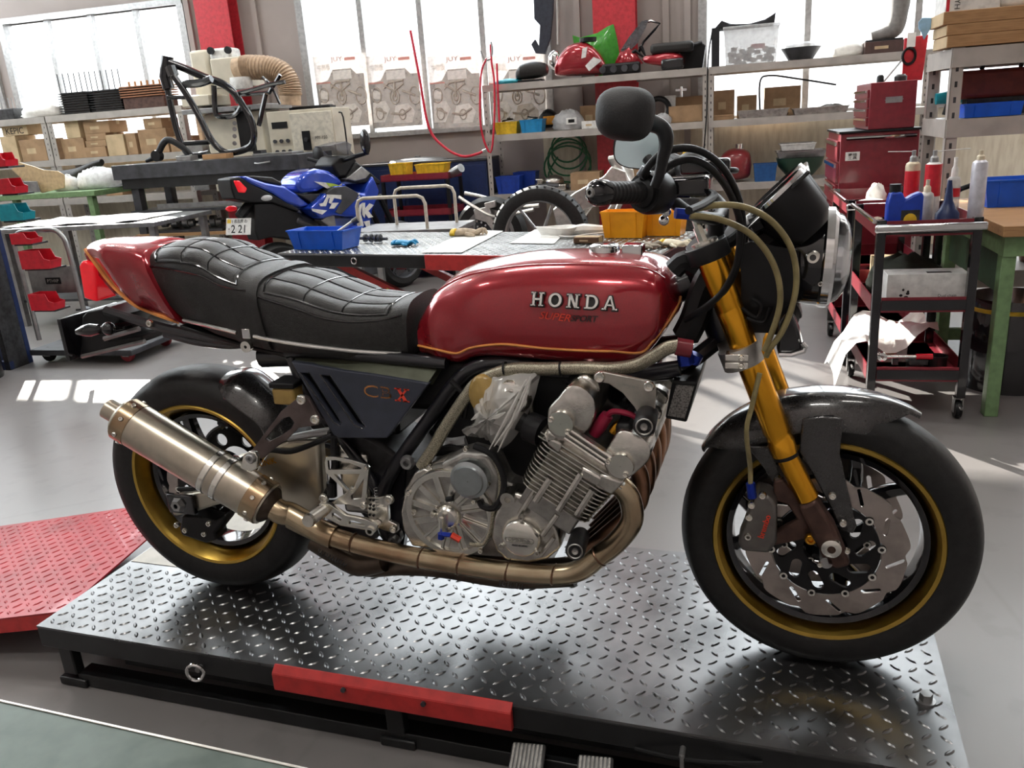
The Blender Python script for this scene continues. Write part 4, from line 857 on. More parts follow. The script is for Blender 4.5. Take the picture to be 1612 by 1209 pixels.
# headers: six pipes across the front, gathered under the engine
for k in range(1, 6):
    y = YB+.03+k*.09; y2 = -.19+k*.035
    pts = [V((p.x, y+(y2-y)*t, p.z)) for p, t in zip(B(3, [(1350, 560), (1395, 590), (1425, 650), (1425, 740), (1370, 810), (1280, 880), (1180, 955)], YB), (0, 0, .1, .3, .55, .8, 1))]
    part('header_pipe', MB().tube(pts, .0185, n=16, k=5), M['header'], smooth=60)
ex = [(1345, 555), (1390, 585), (1424, 640), (1430, 730), (1370, 815), (1290, 880), (1200, 945), (1090, 962), (900, 950), (680, 920), (450, 880), (250, 835), (130, 800), (30, 765), (-60, 720)]
xp = B(3, [q+((-.212 if i < 3 else -.215),) for i, q in enumerate(ex)], -.2)
col = part('collector_pipe', MB().tube(xp, .0225, n=20, k=6), M['pipe'], label='heat tinted exhaust pipe')
wl_ = MB()
for q in ((1290, 880), (1090, 962), (890, 950), (680, 920), (510, 892), (215, 823), (45, 770)):
    c = B(3, q, -.215); wl_.lathe([(.0222, -.003), (.0242, 0), (.0222, .003)], c, V((1, 0, -.16)) if q[0] < 1200 else V((.8, 0, .6)), 24)
part('weld_seam', wl_, M['header'], col)
for y in (-.15, -.09): part('collector_pipe', MB().tube([V((p.x, y, p.z-.01)) for p in B(3, [(1180, 960), (900, 970), (600, 925), (420, 915), (260, 920), (150, 860), (60, 800)], -.15)], .019, n=16, k=5), M['darkpipe'])
part('collector_box', MB().tube(B(3, [(350, 905), (240, 915), (150, 870), (40, 810)], -.17), [.024, .03, .03, .026], n=18, k=4), M['darkpipe'], label='dark collector under the rear of the pipe')
def spring(a, b, r_, n, th): 
    a_, b_ = B(3, a, -.225), B(3, b, -.225); d_ = b_-a_; u, v = frame_of(d_)
    return MB().tube([a_+d_*(i/(n*8))+(u*cos(i*PI/4)+v*sin(i*PI/4))*r_ for i in range(n*8+1)], th, n=5)
part('exhaust_spring', spring((850, 1000), (960, 1020), .005, 9, .0012), M['dsteel']); part('exhaust_spring', spring((60, 860), (180, 920), .005, 10, .0012), M['dsteel'])
# ---- silencer
YS = -.235
s0, s1 = B(4, (135, 290), YS), B(4, (885, 720), YS)
s0 = B(4, (165, 285), YS); s1 = B(4, (850, 735), YS-.005); s1.y = -.225; s0.y = -.245
rs = m2(35.5, (s0+s1)/2); L_ = (s1-s0).length; sdv = (s1-s0).normalized()
sil = part('silencer', MB().lathe([(.001, .004), (rs*.8, .002), (rs*.97, .01), (rs, .03), (rs, L_-.05), (rs, L_-.014), (rs*.96, L_-.008), (rs*.8, L_-.008), (.001, L_-.02)], s0, sdv, 56), M['steel'], label='long brushed titanium exhaust silencer')
for a_, b_ in ((.012, .05), (L_-.055, L_-.012)):
    bd = part('silencer_band', MB().lathe([(rs*.98, a_), (rs*1.025, a_+.002), (rs*1.025, b_-.002), (rs*.98, b_)], s0, sdv, 56), M['pipe'], sil)
    bl = MB(); u, v = frame_of(sdv)
    for k in range(8):
        t = 2*PI*k/8+.2; n_ = u*cos(t)+v*sin(t); bolt(bl, s0+sdv*((a_+b_)/2)+n_*rs*1.025, .006, n_, .003)
    part('band_rivet', bl, M['mach'], bd)
part('end_pipe', MB().lathe([(rs*.42, -.035), (rs*.46, -.037), (rs*.46, .02), (rs*.41, .02)], s0, sdv, 40, closed=True).lathe([(.001, .0), (rs*.43, .0)], s0, sdv, 30), M['steel'], sil)
part('end_cone', MB().lathe([(rs*.86, L_-.01), (rs*.82, L_-.002), (rs*.5, L_+.012), (rs*.42, L_+.02), (rs*.42, L_+.03)], s0, sdv, 40), M['darkpipe'], sil)
part('link_pipe', MB().tube([s0+sdv*(L_-.01), s0+sdv*(L_+.03), B(4, (960, 760), -.215), B(4, (1100, 840), -.215), B(3, (130, 800), -.215)], m2(15, s1)*1.25, n=20, k=5), M['pipe'], label='titanium link pipe')
st = MB()
for t in (.62, .7): st.lathe([(rs*1.0, L_*t-.009), (rs*1.04, L_*t-.007), (rs*1.04, L_*t+.007), (rs*1.0, L_*t+.009)], s0, sdv, 56)
stp = part('silencer_strap', st, M['mach'], sil)
ed = MB()
for t in (.605, .635, .685, .715): ed.lathe([(rs*1.0, L_*t-.001), (rs*1.05, L_*t), (rs*1.0, L_*t+.001)], s0, sdv, 56)
part('strap_edge', ed, M['blk'], stp)
part('strap_lug', MB().prism(B(4, [(720, 540), (735, 480), (760, 462), (790, 468), (802, 490), (798, 545), (770, 560)], YS-.03), (0, .012, 0)), M['mach'], stp, bevel=.002)
bl = MB(); bolt(bl, B(4, (770, 495), YS-.033), .012); part('strap_bolt', bl, M['gsteel'], stp)
hb_ = B(4, [(785, 450), (830, 390), (900, 300), (920, 270), (1000, 205), (1025, 195), (1045, 205), (1105, 310), (1095, 330), (1000, 345), (945, 400), (890, 440), (830, 490), (790, 490)], -.2)
hl = B(4, [(840, 400), (925, 300), (960, 290), (985, 320), (970, 350), (920, 385), (860, 415)], -.2)
hg = part('silencer_hanger', MB().plate(p2(hb_), [p2(hl)], XZ(-.2), .007, .001), M['grayplate'], label='dark plum anodised hanger plate')
bl = MB(); bolt(bl, B(4, (1012, 215), -.206), .012); bolt(bl, B(4, (1077, 308), -.206), .012); part('hanger_bolt', bl, M['mach'], hg)
# ---- swingarm, hugger, reservoir, rear caliper
sw = MB()
for sg in (1, -1):
    o = B(4, [(1110, 395), (1120, 560), (1130, 690), (1080, 740), (980, 750), (840, 640), (520, 740), (420, 760), (400, 700), (430, 660), (560, 640), (800, 560), (880, 430), (980, 390)], -.13)
    sw.prism([V((p.x, sg*.112, p.z)) for p in o], (0, sg*.035, 0))
swa = part('swingarm', sw, mat('satin swingarm alloy', (.5, .46, .38), .36, 1, var=.08, scale=6), label='satin aluminium swingarm', bevel=.01, seg=3)
part('swingarm_pivot', MB().box(.44, .52, -.11, .11, .3, .46), M['alu'], swa, bevel=.01)
ap = B(4, (440, 705), -.15)
part('axle_plate', MB().box(ap.x-.035, ap.x+.045, -.16, -.146, ap.z-.026, ap.z+.026), M['gblk'], swa, bevel=.003)
part('axle_nut', MB().lathe([(.007, -.012), (.015, -.012), (.018, -.004), (.021, 0), (.021, .006), (.007, .006)], ap+V((0, -.01, 0)), YA, 6).lathe([(.012, -.01), (.02, .0)], ap+V((0, -.006, 0)), YA, 24), M['gsteel'], swa)
part('rear_axle', MB().cyl(RA+V((0, -.14, 0)), RA+V((0, .14, 0)), .014), M['gsteel'], swa)
o_ = B(4, (850, 512), -.153); part('lettering', MB().text('UNIK', basis(o_, (1, 0, .28), (0, 0, 1)), w=.05, ext=.001), M['gold'], swa)
rc = part('rear_caliper', MB().prism(B(4, [(430, 830), (440, 770), (520, 770), (600, 790), (650, 760), (640, 800), (600, 850), (610, 880), (560, 900), (500, 880), (440, 860)], -.14), (0, .05, 0)), M['blk'], bevel=.006)
bl = MB()
for q in ((420, 810), (460, 835), (550, 852), (572, 803)): bolt(bl, B(4, q, -.142), .008)
part('caliper_bolt', bl, M['mach'], rc)
part('rear_brake_hose', MB().tube(B(4, [(430, 640), (560, 620), (760, 480), (860, 455), (960, 462), (1080, 420), (1160, 385)], -.152), .0065, k=5), M['blk'])
part('rear_brake_hose', MB().tube(B(4, [(900, 420), (950, 395), (1060, 370), (1150, 355)], -.14), .006, k=5).tube(B(4, [(950, 405), (1060, 385), (1140, 375)], -.145), .006, k=5), M['gsteel'])
ht = B(4, [(680, 75), (760, 75), (850, 140), (960, 230), (1000, 330)], 0); secs = []
for i, p in enumerate(smooth_path(ht, 4)):
    d = p-RA; t = math.atan2(d.z, d.x); rr = math.hypot(d.x, d.z); hw = .085 if i > 3 else .055+.008*i; dr = .05 if i > 3 else .02+.007*i; sec = []
    for k in range(13):
        v = -1+2*k/12; sec.append(RA+V(((rr-dr*abs(v)**2.5)*cos(t), hw*v, (rr-dr*abs(v)**2.5)*sin(t))))
    secs.append(sec+[RA+(q-RA)*.985 for q in sec[::-1]])
hug = part('rear_hugger', MB().loft(secs), M['carbon'], smooth=50, label='carbon rear mudguard')
rv = B(4, (960, 180), -.13); 
part('fluid_reservoir', MB().box(rv.x-.03, rv.x+.028, -.16, -.1, rv.z-.022, rv.z+.018), M['amber'], bevel=.005, label='amber rear brake fluid reservoir')
rl = MB().box(rv.x-.034, rv.x+.032, -.163, -.096, rv.z+.0185, rv.z+.032); part('reservoir_lid', rl, M['blk'], bevel=.003)
# chain
ch = MB(); r1_, r2_ = .116, .05; fs = V((.56, .085, .3)); nlk = 100
pts = [RA+V((r1_*cos(t), .085, r1_*sin(t))) for t in [PI/2+PI*i/18 for i in range(19)]]+[fs+V((r2_*cos(t), 0, r2_*sin(t))) for t in [-PI/2+PI*i/10 for i in range(11)]]
part('chain', MB().tube(pts, .007, n=6, closed=True, k=2), M['dsteel'])
# ---- footrest hangers
YR = -.19
hp = p2(B(8, [(200, 290), (225, 245), (300, 245), (450, 275), (590, 320), (615, 350), (605, 450), (580, 680), (590, 720), (560, 745), (530, 720), (420, 690), (250, 690), (415, 580), (210, 390)], YR))
h1 = [p2(B(8, q, YR)) for q in ([(222, 275), (300, 270), (440, 300), (550, 345), (545, 362), (230, 368)], [(280, 405), (535, 402), (480, 530), (450, 545), (415, 560)], [(575, 440), (550, 640), (450, 650), (440, 610), (490, 570)])]
rs_ = part('footrest_hanger', MB().plate(hp, h1, XZ(YR), .007, .0008), M['mach'], label='machined openwork footrest hanger')
lv = p2(B(8, [(150, 690), (240, 690), (400, 800), (600, 840), (700, 890), (680, 940), (590, 930), (350, 890), (200, 810)], YR-.02))
lh = [p2(B(8, q, YR-.02)) for q in ([(265, 770), (300, 770), (375, 825), (350, 855), (265, 810)], [(420, 850), (470, 840), (590, 880), (580, 900), (425, 880)])]
part('brake_pedal', MB().plate(lv, lh, XZ(YR-.02), .009, .001), M['mach'], rs_)
part('adjuster_plate', MB().prism(B(8, [(590, 640), (720, 630), (800, 620), (830, 660), (790, 720), (800, 860), (880, 900), (885, 960), (840, 980), (700, 930), (600, 840)], YR+.012), (0, .012, 0)), M['mach'], rs_, bevel=.002)
part('adjuster_plate', MB().prism(B(8, [(300, 140), (330, 135), (450, 300), (350, 410), (310, 400)], YR+.02), (0, .008, 0)), M['mach'], rs_, bevel=.001)
part('rear_link', MB().prism(B(8, [(190, 870), (260, 860), (660, 950), (690, 1020), (620, 1030), (280, 930)], YR+.01), (0, .012, 0)), M['dsteel'], rs_)
hl_ = MB()
for q in ((625, 655), (655, 660), (625, 705), (655, 715), (620, 740), (655, 750), (620, 800), (655, 805)): c = B(8, q, YR+.011); hl_.cyl(c+V((0, -.001, 0)), c+V((0, .002, 0)), .0032, n=10)
part('adjuster_hole', hl_, M['blk'], rs_)
bl = MB()
for q, r_ in (((455, 563), .008), ((585, 350), .006), ((560, 713), .009), ((800, 655), .012), ((845, 938), .009), ((180, 640), .011), ((205, 900), .01)): bolt(bl, B(8, q, YR-.005), r_)
part('hanger_bolt', bl, M['mach'], rs_)
a_, b_ = B(8, (210, 735), YR-.01), B(8, (45, 850), YR-.09)
pgm = MB(); n = 12
pgm.lathe([(.001, 0)]+[(.0125 if i % 2 else .0145, (b_-a_).length*i/24) for i in range(25)]+[(.016, (b_-a_).length), (.014, (b_-a_).length+.008), (.001, (b_-a_).length+.008)], a_, b_-a_, 16)
part('foot_peg', pgm, M['mach'], rs_)
c = B(8, (615, 960), YR-.03); part('pedal_peg', MB().lathe([(.006, 0), (.0105, 0), (.0105, .04), (.006, .04)], c, YA, 18, closed=True), M['mach'], rs_)
part('shift_rod', MB().tube(B(8, [(275, 60), (285, 320), (260, 500), (185, 640)], YR+.012), .008, n=8).cyl(B(8, (255, 490), YR+.01), B(8, (260, 620), YR+.01), .012), M['blk'], rs_)
part('link_spring', MB().tube([B(8, (670, 540), YR)+V((.004*cos(i*PI/3), .004*sin(i*PI/3), -.0012*i)) for i in range(50)], .001, n=4), M['gsteel'], rs_)
# ---- wrapped carburettors behind the cylinders
cz_ = B(7, (1240, 330), -.19)
cbx = part('carburettor', MB().lathe([(.001, -.01), (.02, -.012), (.024, -.004), (.034, 0), (.04, .012), (.04, .05), (.001, .05)], cz_, YA, 32), M['mach'], label='end carburettor wrapped in clear film')
part('carburettor_body', MB().box(cz_.x-.06, cz_.x+.03, -.15, .2, cz_.z-.09, cz_.z+.03), M['alu'], cbx, bevel=.012)
part('yellow_tag', MB().ball(B(7, (960, 290), -.175), (.035, .02, .045)), M['amber'], cbx, label='yellow piece inside the film')
wr = B(7, [(790, 460), (830, 330), (900, 190), (1000, 120), (1150, 85), (1470, 70), (1480, 230), (1380, 540), (1250, 780), (1100, 920), (1000, 880), (900, 810), (780, 800), (670, 715), (800, 640)], -.2)
rnd = random.Random(3); ce_ = sum(wr, V())/len(wr); rows = []
for s_ in (1.0, .85, .66, .45, .22, .02):
    rows.append([V((ce_.x+(q.x-ce_.x)*s_, -.17-.05*(1-s_**2)+rnd.uniform(-.006, .006), ce_.z+(q.z-ce_.z)*s_)) for q in smooth_path(wr, 3, True)])
part('wrap_film', MB().loft(rows, cap=False), M['silvplast'], cbx, smooth=25, label='crinkled clear plastic film')
fo = MB()
for a_, b_ in (((1440, 110), (1100, 900)), ((1400, 130), (1010, 870)), ((1350, 420), (1060, 840)), ((1000, 560), (1180, 480)), ((820, 560), (900, 480)), ((1460, 90), (1290, 560))): fo.tube(B(7, [a_, ((a_[0]+b_[0])/2+12, (a_[1]+b_[1])/2), b_], -.222), [.0012, .0045, .001], n=5, k=4)
part('film_crease', fo, M['silvplast'], cbx)
it_ = MB().cyl(B(7, (1330, 570), -.19), B(7, (1450, 640), -.19), .02).cyl(B(7, (1430, 625), -.19), B(7, (1580, 690), -.2), .031)
part('intake_stub', it_, M['blk'], cbx)
# ---- braided breather hose along the frame, other hoses
part('oil_hose', MB().tube(B(2, [(1470, 612), (1400, 620), (1330, 660), (1240, 705), (1120, 722), (980, 718), (800, 722), (660, 722), (560, 745), (470, 790), (420, 850), (370, 920), (300, 1030), (270, 1085)], -.165)+B(3, [(510, 490)], -.165), .0135, n=14, k=6), M['braid'], label='braided steel oil hose')
part('hose_end', MB().cyl(B(2, (1440, 612), -.165), B(2, (1515, 625), -.16), .017), M['toolred'], label='dull red hose end')
tie = MB()
for q in ((606, 722), (880, 722), (480, 785)): tie.lathe([(.0134, -.002), (.0155, -.002), (.0155, .002), (.0134, .002)], B(2, q, -.165), V((1, 0, .1)) if q[0] > 500 else V((.6, 0, .8)), 16, closed=True)
part('cable_tie', tie, M['blk'])
part('wiring', MB().tube(B(2, [(340, 780), (390, 830), (415, 890), (405, 960)], -.15), .006, k=4).tube(B(3, [(600, 330), (560, 420), (640, 410), (700, 420)], -.13), .012, k=4).tube(B(3, [(430, 640), (500, 560), (520, 470)], -.15), .006, k=3), M['blk'])
part('clear_tube', MB().tube(B(3, [(600, 385), (650, 390), (710, 380)], -.12), .014, k=3), M['clear'])
# ---- oil cooler
oc = [(1400, 790), (1545, 770), (1540, 800), (1480, 990), (1385, 970), (1425, 800)]
q = B(2, [(1420, 780), (1545, 790), (1490, 985), (1385, 965)], -.14)
ocl = part('oil_cooler', MB().prism([V((p.x, -.14, p.z)) for p in q], (0, .28, 0)), M['blk'], bevel=.004, label='black framed oil cooler')
q2 = B(2, [(1440, 800), (1528, 808), (1480, 965), (1398, 950)], -.1425); part('cooler_core', MB().prism(q2, (0, .003, 0)), mat('cooler mesh', (.25, .24, .23), .5, .6, var=.3, scale=300), ocl)
part('cooler_fitting', MB().cyl(B(2, (1490, 700), -.12), B(2, (1480, 640), -.12), .016, n=6).cyl(B(2, (1520, 690), -.08), B(2, (1540, 650), -.08), .014), M['cblue'], ocl)
part('engine_front_fin', MB().box(ax1.x+.075, ax1.x+.11, -.22, .2, ax1.z+.02, ax1.z+.09), M['blk'], eng, bevel=.01)
# ---- handlebar, controls, mirrors
h0, h1_ = B(10, (75, 440), -.42), B(10, (560, 440), -.30)
gr = m2(18, (h0+h1_)/2); gd = (h1_-h0).normalized()
hc = V((c1_.x-.005, 0, c1_.z+.07)); hb = V((c1_.x+.02, -.15, c1_.z+.10))
for sg in (1, -1):
    g = lambda p: V((p.x, p.y*sg, p.z))
    clp = B(10, (960, 720), -.16)
    if sg == 1: bar = part('handlebar', MB().tube([h0+gd*.02, h1_, h1_+gd*.04, V((clp.x, -.17, clp.z+.02)), V((c1_.x+.01, -.10, c1_.z+.06)), V((c1_.x+.01, 0, c1_.z+.055)), V((c1_.x+.01, .10, c1_.z+.06)), V((clp.x, .17, clp.z+.02)), g(h1_+gd*.04), g(h1_), g(h0+gd*.02)], .0115, n=12, k=4), M['blk'], label='black handlebar')
    a_, b_ = g(h0), g(h1_); L_ = (b_-a_).length
    gp = part('grip', MB().lathe([(.001, .022)]+[(gr*(1.0 if i % 3 else .94), .022+(L_-.04)*i/30) for i in range(31)]+[(gr*1.35, L_-.014), (gr*1.4, L_-.004), (gr*1.1, L_)], a_, b_-a_, 24), M['blk'], bar)
    part('bar_end', MB().lathe([(.001, -.002), (gr*.55, 0), (gr*.95, .006), (gr*1.14, .014), (gr*1.14, .03), (gr*.9, .034), (.001, .034)], a_-(b_-a_).normalized()*.004, b_-a_, 28), M['gblk'], gp)
    part('bar_end_disc', MB().lathe([(.0035, -.0035), (gr*.38, -.0035), (gr*.45, 0)], a_-(b_-a_).normalized()*.004, b_-a_, 20), M['alud'], gp)
    T_ = g(h1_); dd = (b_-a_).normalized()
    part('switch_housing', MB().lathe([(.001, -.01), (gr*1.75, -.008), (gr*1.95, .004), (gr*1.95, .035), (gr*1.6, .045), (.001, .045)], T_, dd, 28), M['blk'], bar)
    mc = T_+dd*.06+V((.01, 0, 0))
    tb2 = part('master_cylinder', MB().box(mc.x-.05, mc.x+.06, mc.y-.02, mc.y+.02, mc.z-.008, mc.z+.026), M['gblk'], bar, bevel=.007)
    part('lever', MB().tube([mc+V((.05, 0, 0)), mc+V((.07, -.03*sg, -.004)), mc+V((.06, -.1*sg, -.01)), mc+V((.045, -.17*sg, -.012))], .0065, n=8, k=4), M['blk'], bar)
ks = MB()
for q, y in (((720, 540), -.27), ((720, 690), -.27), ((740, 610), -.27)): ks.ball(B(10, q, y), .009, 10, 8)
part('lever_pivot', ks, M['chrome'], bar)
part('hose_fitting', MB().cyl(B(10, (825, 625), -.27), B(10, (950, 635), -.26), .010, n=6), M['cblue'], bar, label='blue anodised fitting')
part('bar_riser', MB().tube([V((c1_.x+.01, -.06, c1_.z+.01)), V((c1_.x+.01, -.06, c1_.z+.06))], .016, n=12).tube([V((c1_.x+.01, .06, c1_.z+.01)), V((c1_.x+.01, .06, c1_.z+.06))], .016, n=12), M['blk'], tcl)
# mirrors
for sg in (1, -1):
    if sg == 1: mcn = B(6, (235, 142), -.40); st_ = B(6, [(330, 175), (385, 205), (400, 260), (385, 330), (370, 400), (350, 450)], -.37); yo = -.40
    else: mcn = B(6, (288, 290), .34); st_ = [mcn+V((.02, -.02, -.02)), mcn+V((.07, -.05, -.06)), V((h1_.x, -h1_.y, h1_.z+.02))]
    rx_, rz_ = (m2(48, mcn), m2(41, mcn)) if sg == 1 else (m2(42, mcn), m2(30, mcn))
    T = Matrix.Rotation(-.30*sg if sg == 1 else .12, 3, 'Z') @ Matrix.Rotation(.12, 3, 'Y')
    sh = MB(); n_ = 28
    for_ = []
    for i in range(9):
        t = i/8; ss = []
        for k in range(n_):
            a = 2*PI*k/n_; ex_ = .72; cx_ = math.copysign(abs(cos(a))**ex_, cos(a)); sz = math.copysign(abs(sin(a))**ex_, sin(a))
            sc2 = (1-(t*.98)**2.2)**.5 if True else 1
            ss.append(mcn+T @ V((cx_*rx_*sc2*(1+.04*sz), .0, sz*rz_*sc2)) + T @ V((0, -.05*t if sg == 1 else .03*t, 0)))
        for_.append(ss)
    # right shell is seen from behind its back (towards the viewer), the left one shows its glass
    mir = part('mirror', MB().loft(for_), mat('matt black mirror shell', (.02, .02, .021), .6, bump=.1, bscale=300), smooth=50, label='black mirror seen from the back' if sg == 1 else 'far mirror with a pale blue reflection coloured into its glass')
    gl = [mcn+T @ V((math.copysign(abs(cos(2*PI*k/n_))**.72, cos(2*PI*k/n_))*rx_*.93, (.003 if sg == 1 else -.003), math.copysign(abs(sin(2*PI*k/n_))**.72, sin(2*PI*k/n_))*rz_*.93)) for k in range(n_)]
    part('mirror_glass', MB().prism(gl, (0, .001*sg, 0)), M['mirror'], mir)
    part('mirror_stem', MB().tube(st_, [.013, .012, .009, .008], n=10, k=4), M['blk'], mir)
# cables and hoses in front of the bars
def cable(pts, y, r_, m=M['blk'], nm='control_cable', lab=None): return part(nm, MB().tube(B(6, pts, y), r_, n=10, k=6), m, label=lab)
cable([(300, 415, -.31), (320, 370, -.32), (380, 310, -.32), (470, 285, -.3), (560, 305, -.27), (640, 370, -.23), (700, 480, -.19), (722, 580, -.17), (722, 660, -.165), (705, 760, -.155), (670, 850, -.14), (600, 940, -.12), (520, 990, -.1)], -.2, .0062)
cable([(350, 440, -.29), (380, 390, -.3), (430, 350, -.3), (510, 335, -.28), (590, 375, -.25), (660, 460, -.21), (705, 570, -.18), (712, 660, -.17), (695, 780, -.155), (640, 890, -.14), (560, 960, -.12), (480, 1010, -.09)], -.2, .0062)
cu_ = MB(); cu_.cyl(B(6, (293, 408), -.31), B(6, (318, 372), -.31), .0095).cyl(B(6, (345, 440), -.29), B(6, (368, 405), -.29), .0095); part('cable_ferrule', cu_, M['dsteel'])
cable([(535, 540, -.26), (620, 525, -.25), (720, 532, -.23), (820, 575, -.2), (895, 650, -.18), (938, 740, -.17), (950, 850, -.165), (930, 960, -.16), (890, 1060, -.155), (840, 1130, -.15), (822, 1165, -.145)], -.2, .0056, M['amberhose'], 'brake_hose')
cable([(500, 570, -.27), (600, 580, -.25), (690, 610, -.22), (770, 660, -.2), (835, 740, -.18), (872, 830, -.17), (882, 920, -.165), (868, 1000, -.16), (840, 1080, -.155), (815, 1140, -.15)], -.2, .0056, M['amberhose'], 'brake_hose')
part('brake_hose', MB().tube([aty(1196, 590, -.16), aty(1184, 640, -.165), aty(1175, 680, -.165), aty(1180, 730, -.15), B(5, (345, 430), -.14), B(5, (345, 500), -.14)], .005, n=8, k=5), M['amberhose'])
part('hose_fitting', MB().cyl(B(5, (345, 480), -.14), B(5, (352, 540), -.14), .009, n=8), M['cblue'])
part('hose_bundle', MB().tube(B(6, [(430, 800), (480, 760), (540, 790)], -.1), .02, k=4).tube(B(6, [(480, 1080), (520, 1000), (560, 880), (600, 800)], -.07), .028, k=4), M['blk'])
part('hose_bundle', MB().tube(B(6, [(720, 960), (780, 1000), (800, 950), (760, 920)], -.12), .004, k=4).tube(B(6, [(740, 1000), (810, 1020), (840, 960)], -.12), .004, k=4), M['blk'])
# ---- headlight
hc_ = aty(1300, 408, 0); RH = m2(77, hc_)
HD = V((1, 0, -.06)).normalized()
bk_ = MB().lathe([(.001, -.15), (RH*.45, -.145), (RH*.75, -.115), (RH*.93, -.06), (RH*.98, -.02), (RH*.98, 0)], hc_, HD, 48)
hl = part('headlight', bk_, M['gblk'], label='round headlight with black bucket and chrome ring')
part('headlight_ring', MB().lathe([(RH*.98, -.01), (RH*1.02, -.006), (RH*1.02, .008), (RH*.96, .014), (RH*.9, .014), (RH*.9, .004)], hc_, HD, 56), M['chrome'], hl)
part('headlight_lens', MB().lathe([(RH*.93, .01), (RH*.88, .024), (RH*.7, .036), (RH*.4, .043), (.001, .045)], hc_, HD, 48), M['lens'], hl)
part('reflector', MB().lathe([(RH*.9, .015), (RH*.6, -.03), (.02, -.05), (.001, -.05)], hc_, HD, 40), M['chrome'], hl)
bl = MB(); bolt(bl, aty(1279.6, 407.5, -RH*.93), .013); part('headlight_bolt', bl, M['mach'], hl)
bl = MB(); bolt(bl, aty(1291, 449, -RH*.9), .005); part('headlight_screw', bl, M['mach'], hl)
part('headlight_bracket', MB().prism(B(6, [(700, 700), (760, 680), (960, 720), (960, 900), (860, 950), (760, 960), (720, 850)], -.1), (0, .008, 0)).prism([V((p.x, .1, p.z)) for p in B(6, [(700, 700), (760, 680), (960, 720), (960, 900), (860, 950), (760, 960), (720, 850)], -.1)], (0, .008, 0)).box(c1_.x+.06, c1_.x+.16, -.09, .09, c1_.z-.16, c1_.z-.05), M['blk'], hl)
# gauges
g0, g1 = aty(1173, 352, -.06), aty(1269, 263, -.06)
for y in (-.065, .065):
    a_, b_ = V((g0.x, y, g0.z)), V((g1.x, y, g1.z)); c = (a_+b_)/2; u = (b_-a_).normalized(); nrm = V((u.z, 0, -u.x)); rg = .062
    gauge = part('gauge', MB().lathe([(.001, .1), (rg*.6, .098), (rg*.88, .08), (rg*1.0, .02), (rg*1.02, 0), (rg*.95, -.003), (rg*.93, .004), (.001, .004)], c, nrm, 36), M['blk'], label='black instrument pod')
    part('gauge_rim', MB().lathe([(rg*.95, -.004), (rg*1.05, -.003), (rg*1.05, .004), (rg*.95, .004)], c, nrm, 36, closed=True), M['chrome'], gauge)
    part('gauge_face', MB().lathe([(.001, .001), (rg*.94, .001)], c, nrm, 30), M['gblk'], gauge)
cmid = (g0+g1)/2; u = (g1-g0).normalized(); nrm = V((u.z, 0, -u.x)); 
T = basis(V((cmid.x, 0, cmid.z)), u, (0, 1, 0)); hlf = (g1-g0).length/2
part('gauge_cluster', MB().box(-hlf, hlf, -.12, .12, -.012 if (T.to_3x3() @ V((0, 0, 1))).dot(nrm) < 0 else .004, -.004 if (T.to_3x3() @ V((0, 0, 1))).dot(nrm) < 0 else .012, T), M['gblk'], bevel=.004)
part('gauge_bracket', MB().tube(B(6, [(760, 600), (700, 660), (640, 700)], -.05), .012, k=3).tube(B(6, [(900, 600), (860, 660), (800, 700)], -.05), .03, k=3).tube(B(6, [(760, 610), (800, 590)], -.1), .018), M['blk'])
part('ignition_barrel', MB().cyl(B(10, (1500, 740), -.06), B(10, (1560, 690), -.06), .02), M['gsteel'])
# front indicator (right) and horn
fi = B(11, [(262, 940), (335, 870), (385, 1000), (410, 1110), (270, 1140), (258, 1090)], -.12)
fid = part('front_indicator', MB().prism([V((p.x, -.14, p.z)) for p in fi], (0, .05, 0)), M['gblk'], bevel=.006)
part('indicator_lens', MB().tube(B(11, [(270, 1140), (340, 1142), (410, 1120), (420, 1095), (400, 1075)], -.145), .005, n=8), M['chrome'], fid)
fi2 = [V((p.x, .12, p.z)) for p in fi]; part('front_indicator', MB().prism(fi2, (0, .05, 0)), M['gblk'], bevel=.006)
part('horn', MB().cyl(B(6, (850, 1000), -.05), B(6, (900, 980), -.02), .035, n=24), M['blk'])
part('wheel_chock_pin', MB().cyl(V((.7, -.02, .1)), V((.7, -.02, .004)), .01), M['alud']) if False else None
bike.location.z += .003
# ------------------------------------------------------------------ helpers for things around the shop
def S(x0, x1, pb, pt, ry, z=None):      # centre x, base z, width, height of something measured at depth ry
    a, b_ = R(x0, (pb+pt)/2, ry), R(x1, (pb+pt)/2, ry); m = R((x0+x1)/2, pb, ry); t = R((x0+x1)/2, pt, ry)
    zz = m.z if z is None else z
    return (a.x+b_.x)/2, zz, b_.x-a.x, max(t.z-zz, .02)
def openbin(name, lab, m, loc, w, d, h, rz=0, group=None, tp=.86, cat='bin'):
    t = thing(name, lab, cat, loc, rz, group); q = .004
    def ring(s, z, i=0): return [V((sx*(w/2*s-i), sy*(d/2*s-i), z)) for sx, sy in ((-1, -1), (1, -1), (1, 1), (-1, 1))]
    b = MB().loft([ring(tp, 0), ring(1, h), ring(1.03, h), ring(1.03, h-.008)], cap=False).loft([ring(tp, q, q), ring(1, h, q)], cap=False)
    b.add(ring(tp, 0), [(3, 2, 1, 0)]).add(ring(tp, q, q), [(0, 1, 2, 3)]).add(ring(1, h, q)+ring(1, h), [(0, 1, 5, 4), (1, 2, 6, 5), (2, 3, 7, 6), (3, 0, 4, 7)])
    b.build('shell', m, t)
    r = MB()
    for x in (-.3, .3): r.prism([V((x*w-.004, -d/2*tp-.001, .01)), V((x*w+.004, -d/2*tp-.001, .01)), V((x*w+.004, -d/2-.001, h-.01)), V((x*w-.004, -d/2-.001, h-.01))], (0, -.004, 0))
    r.build('rib', m, t); return t
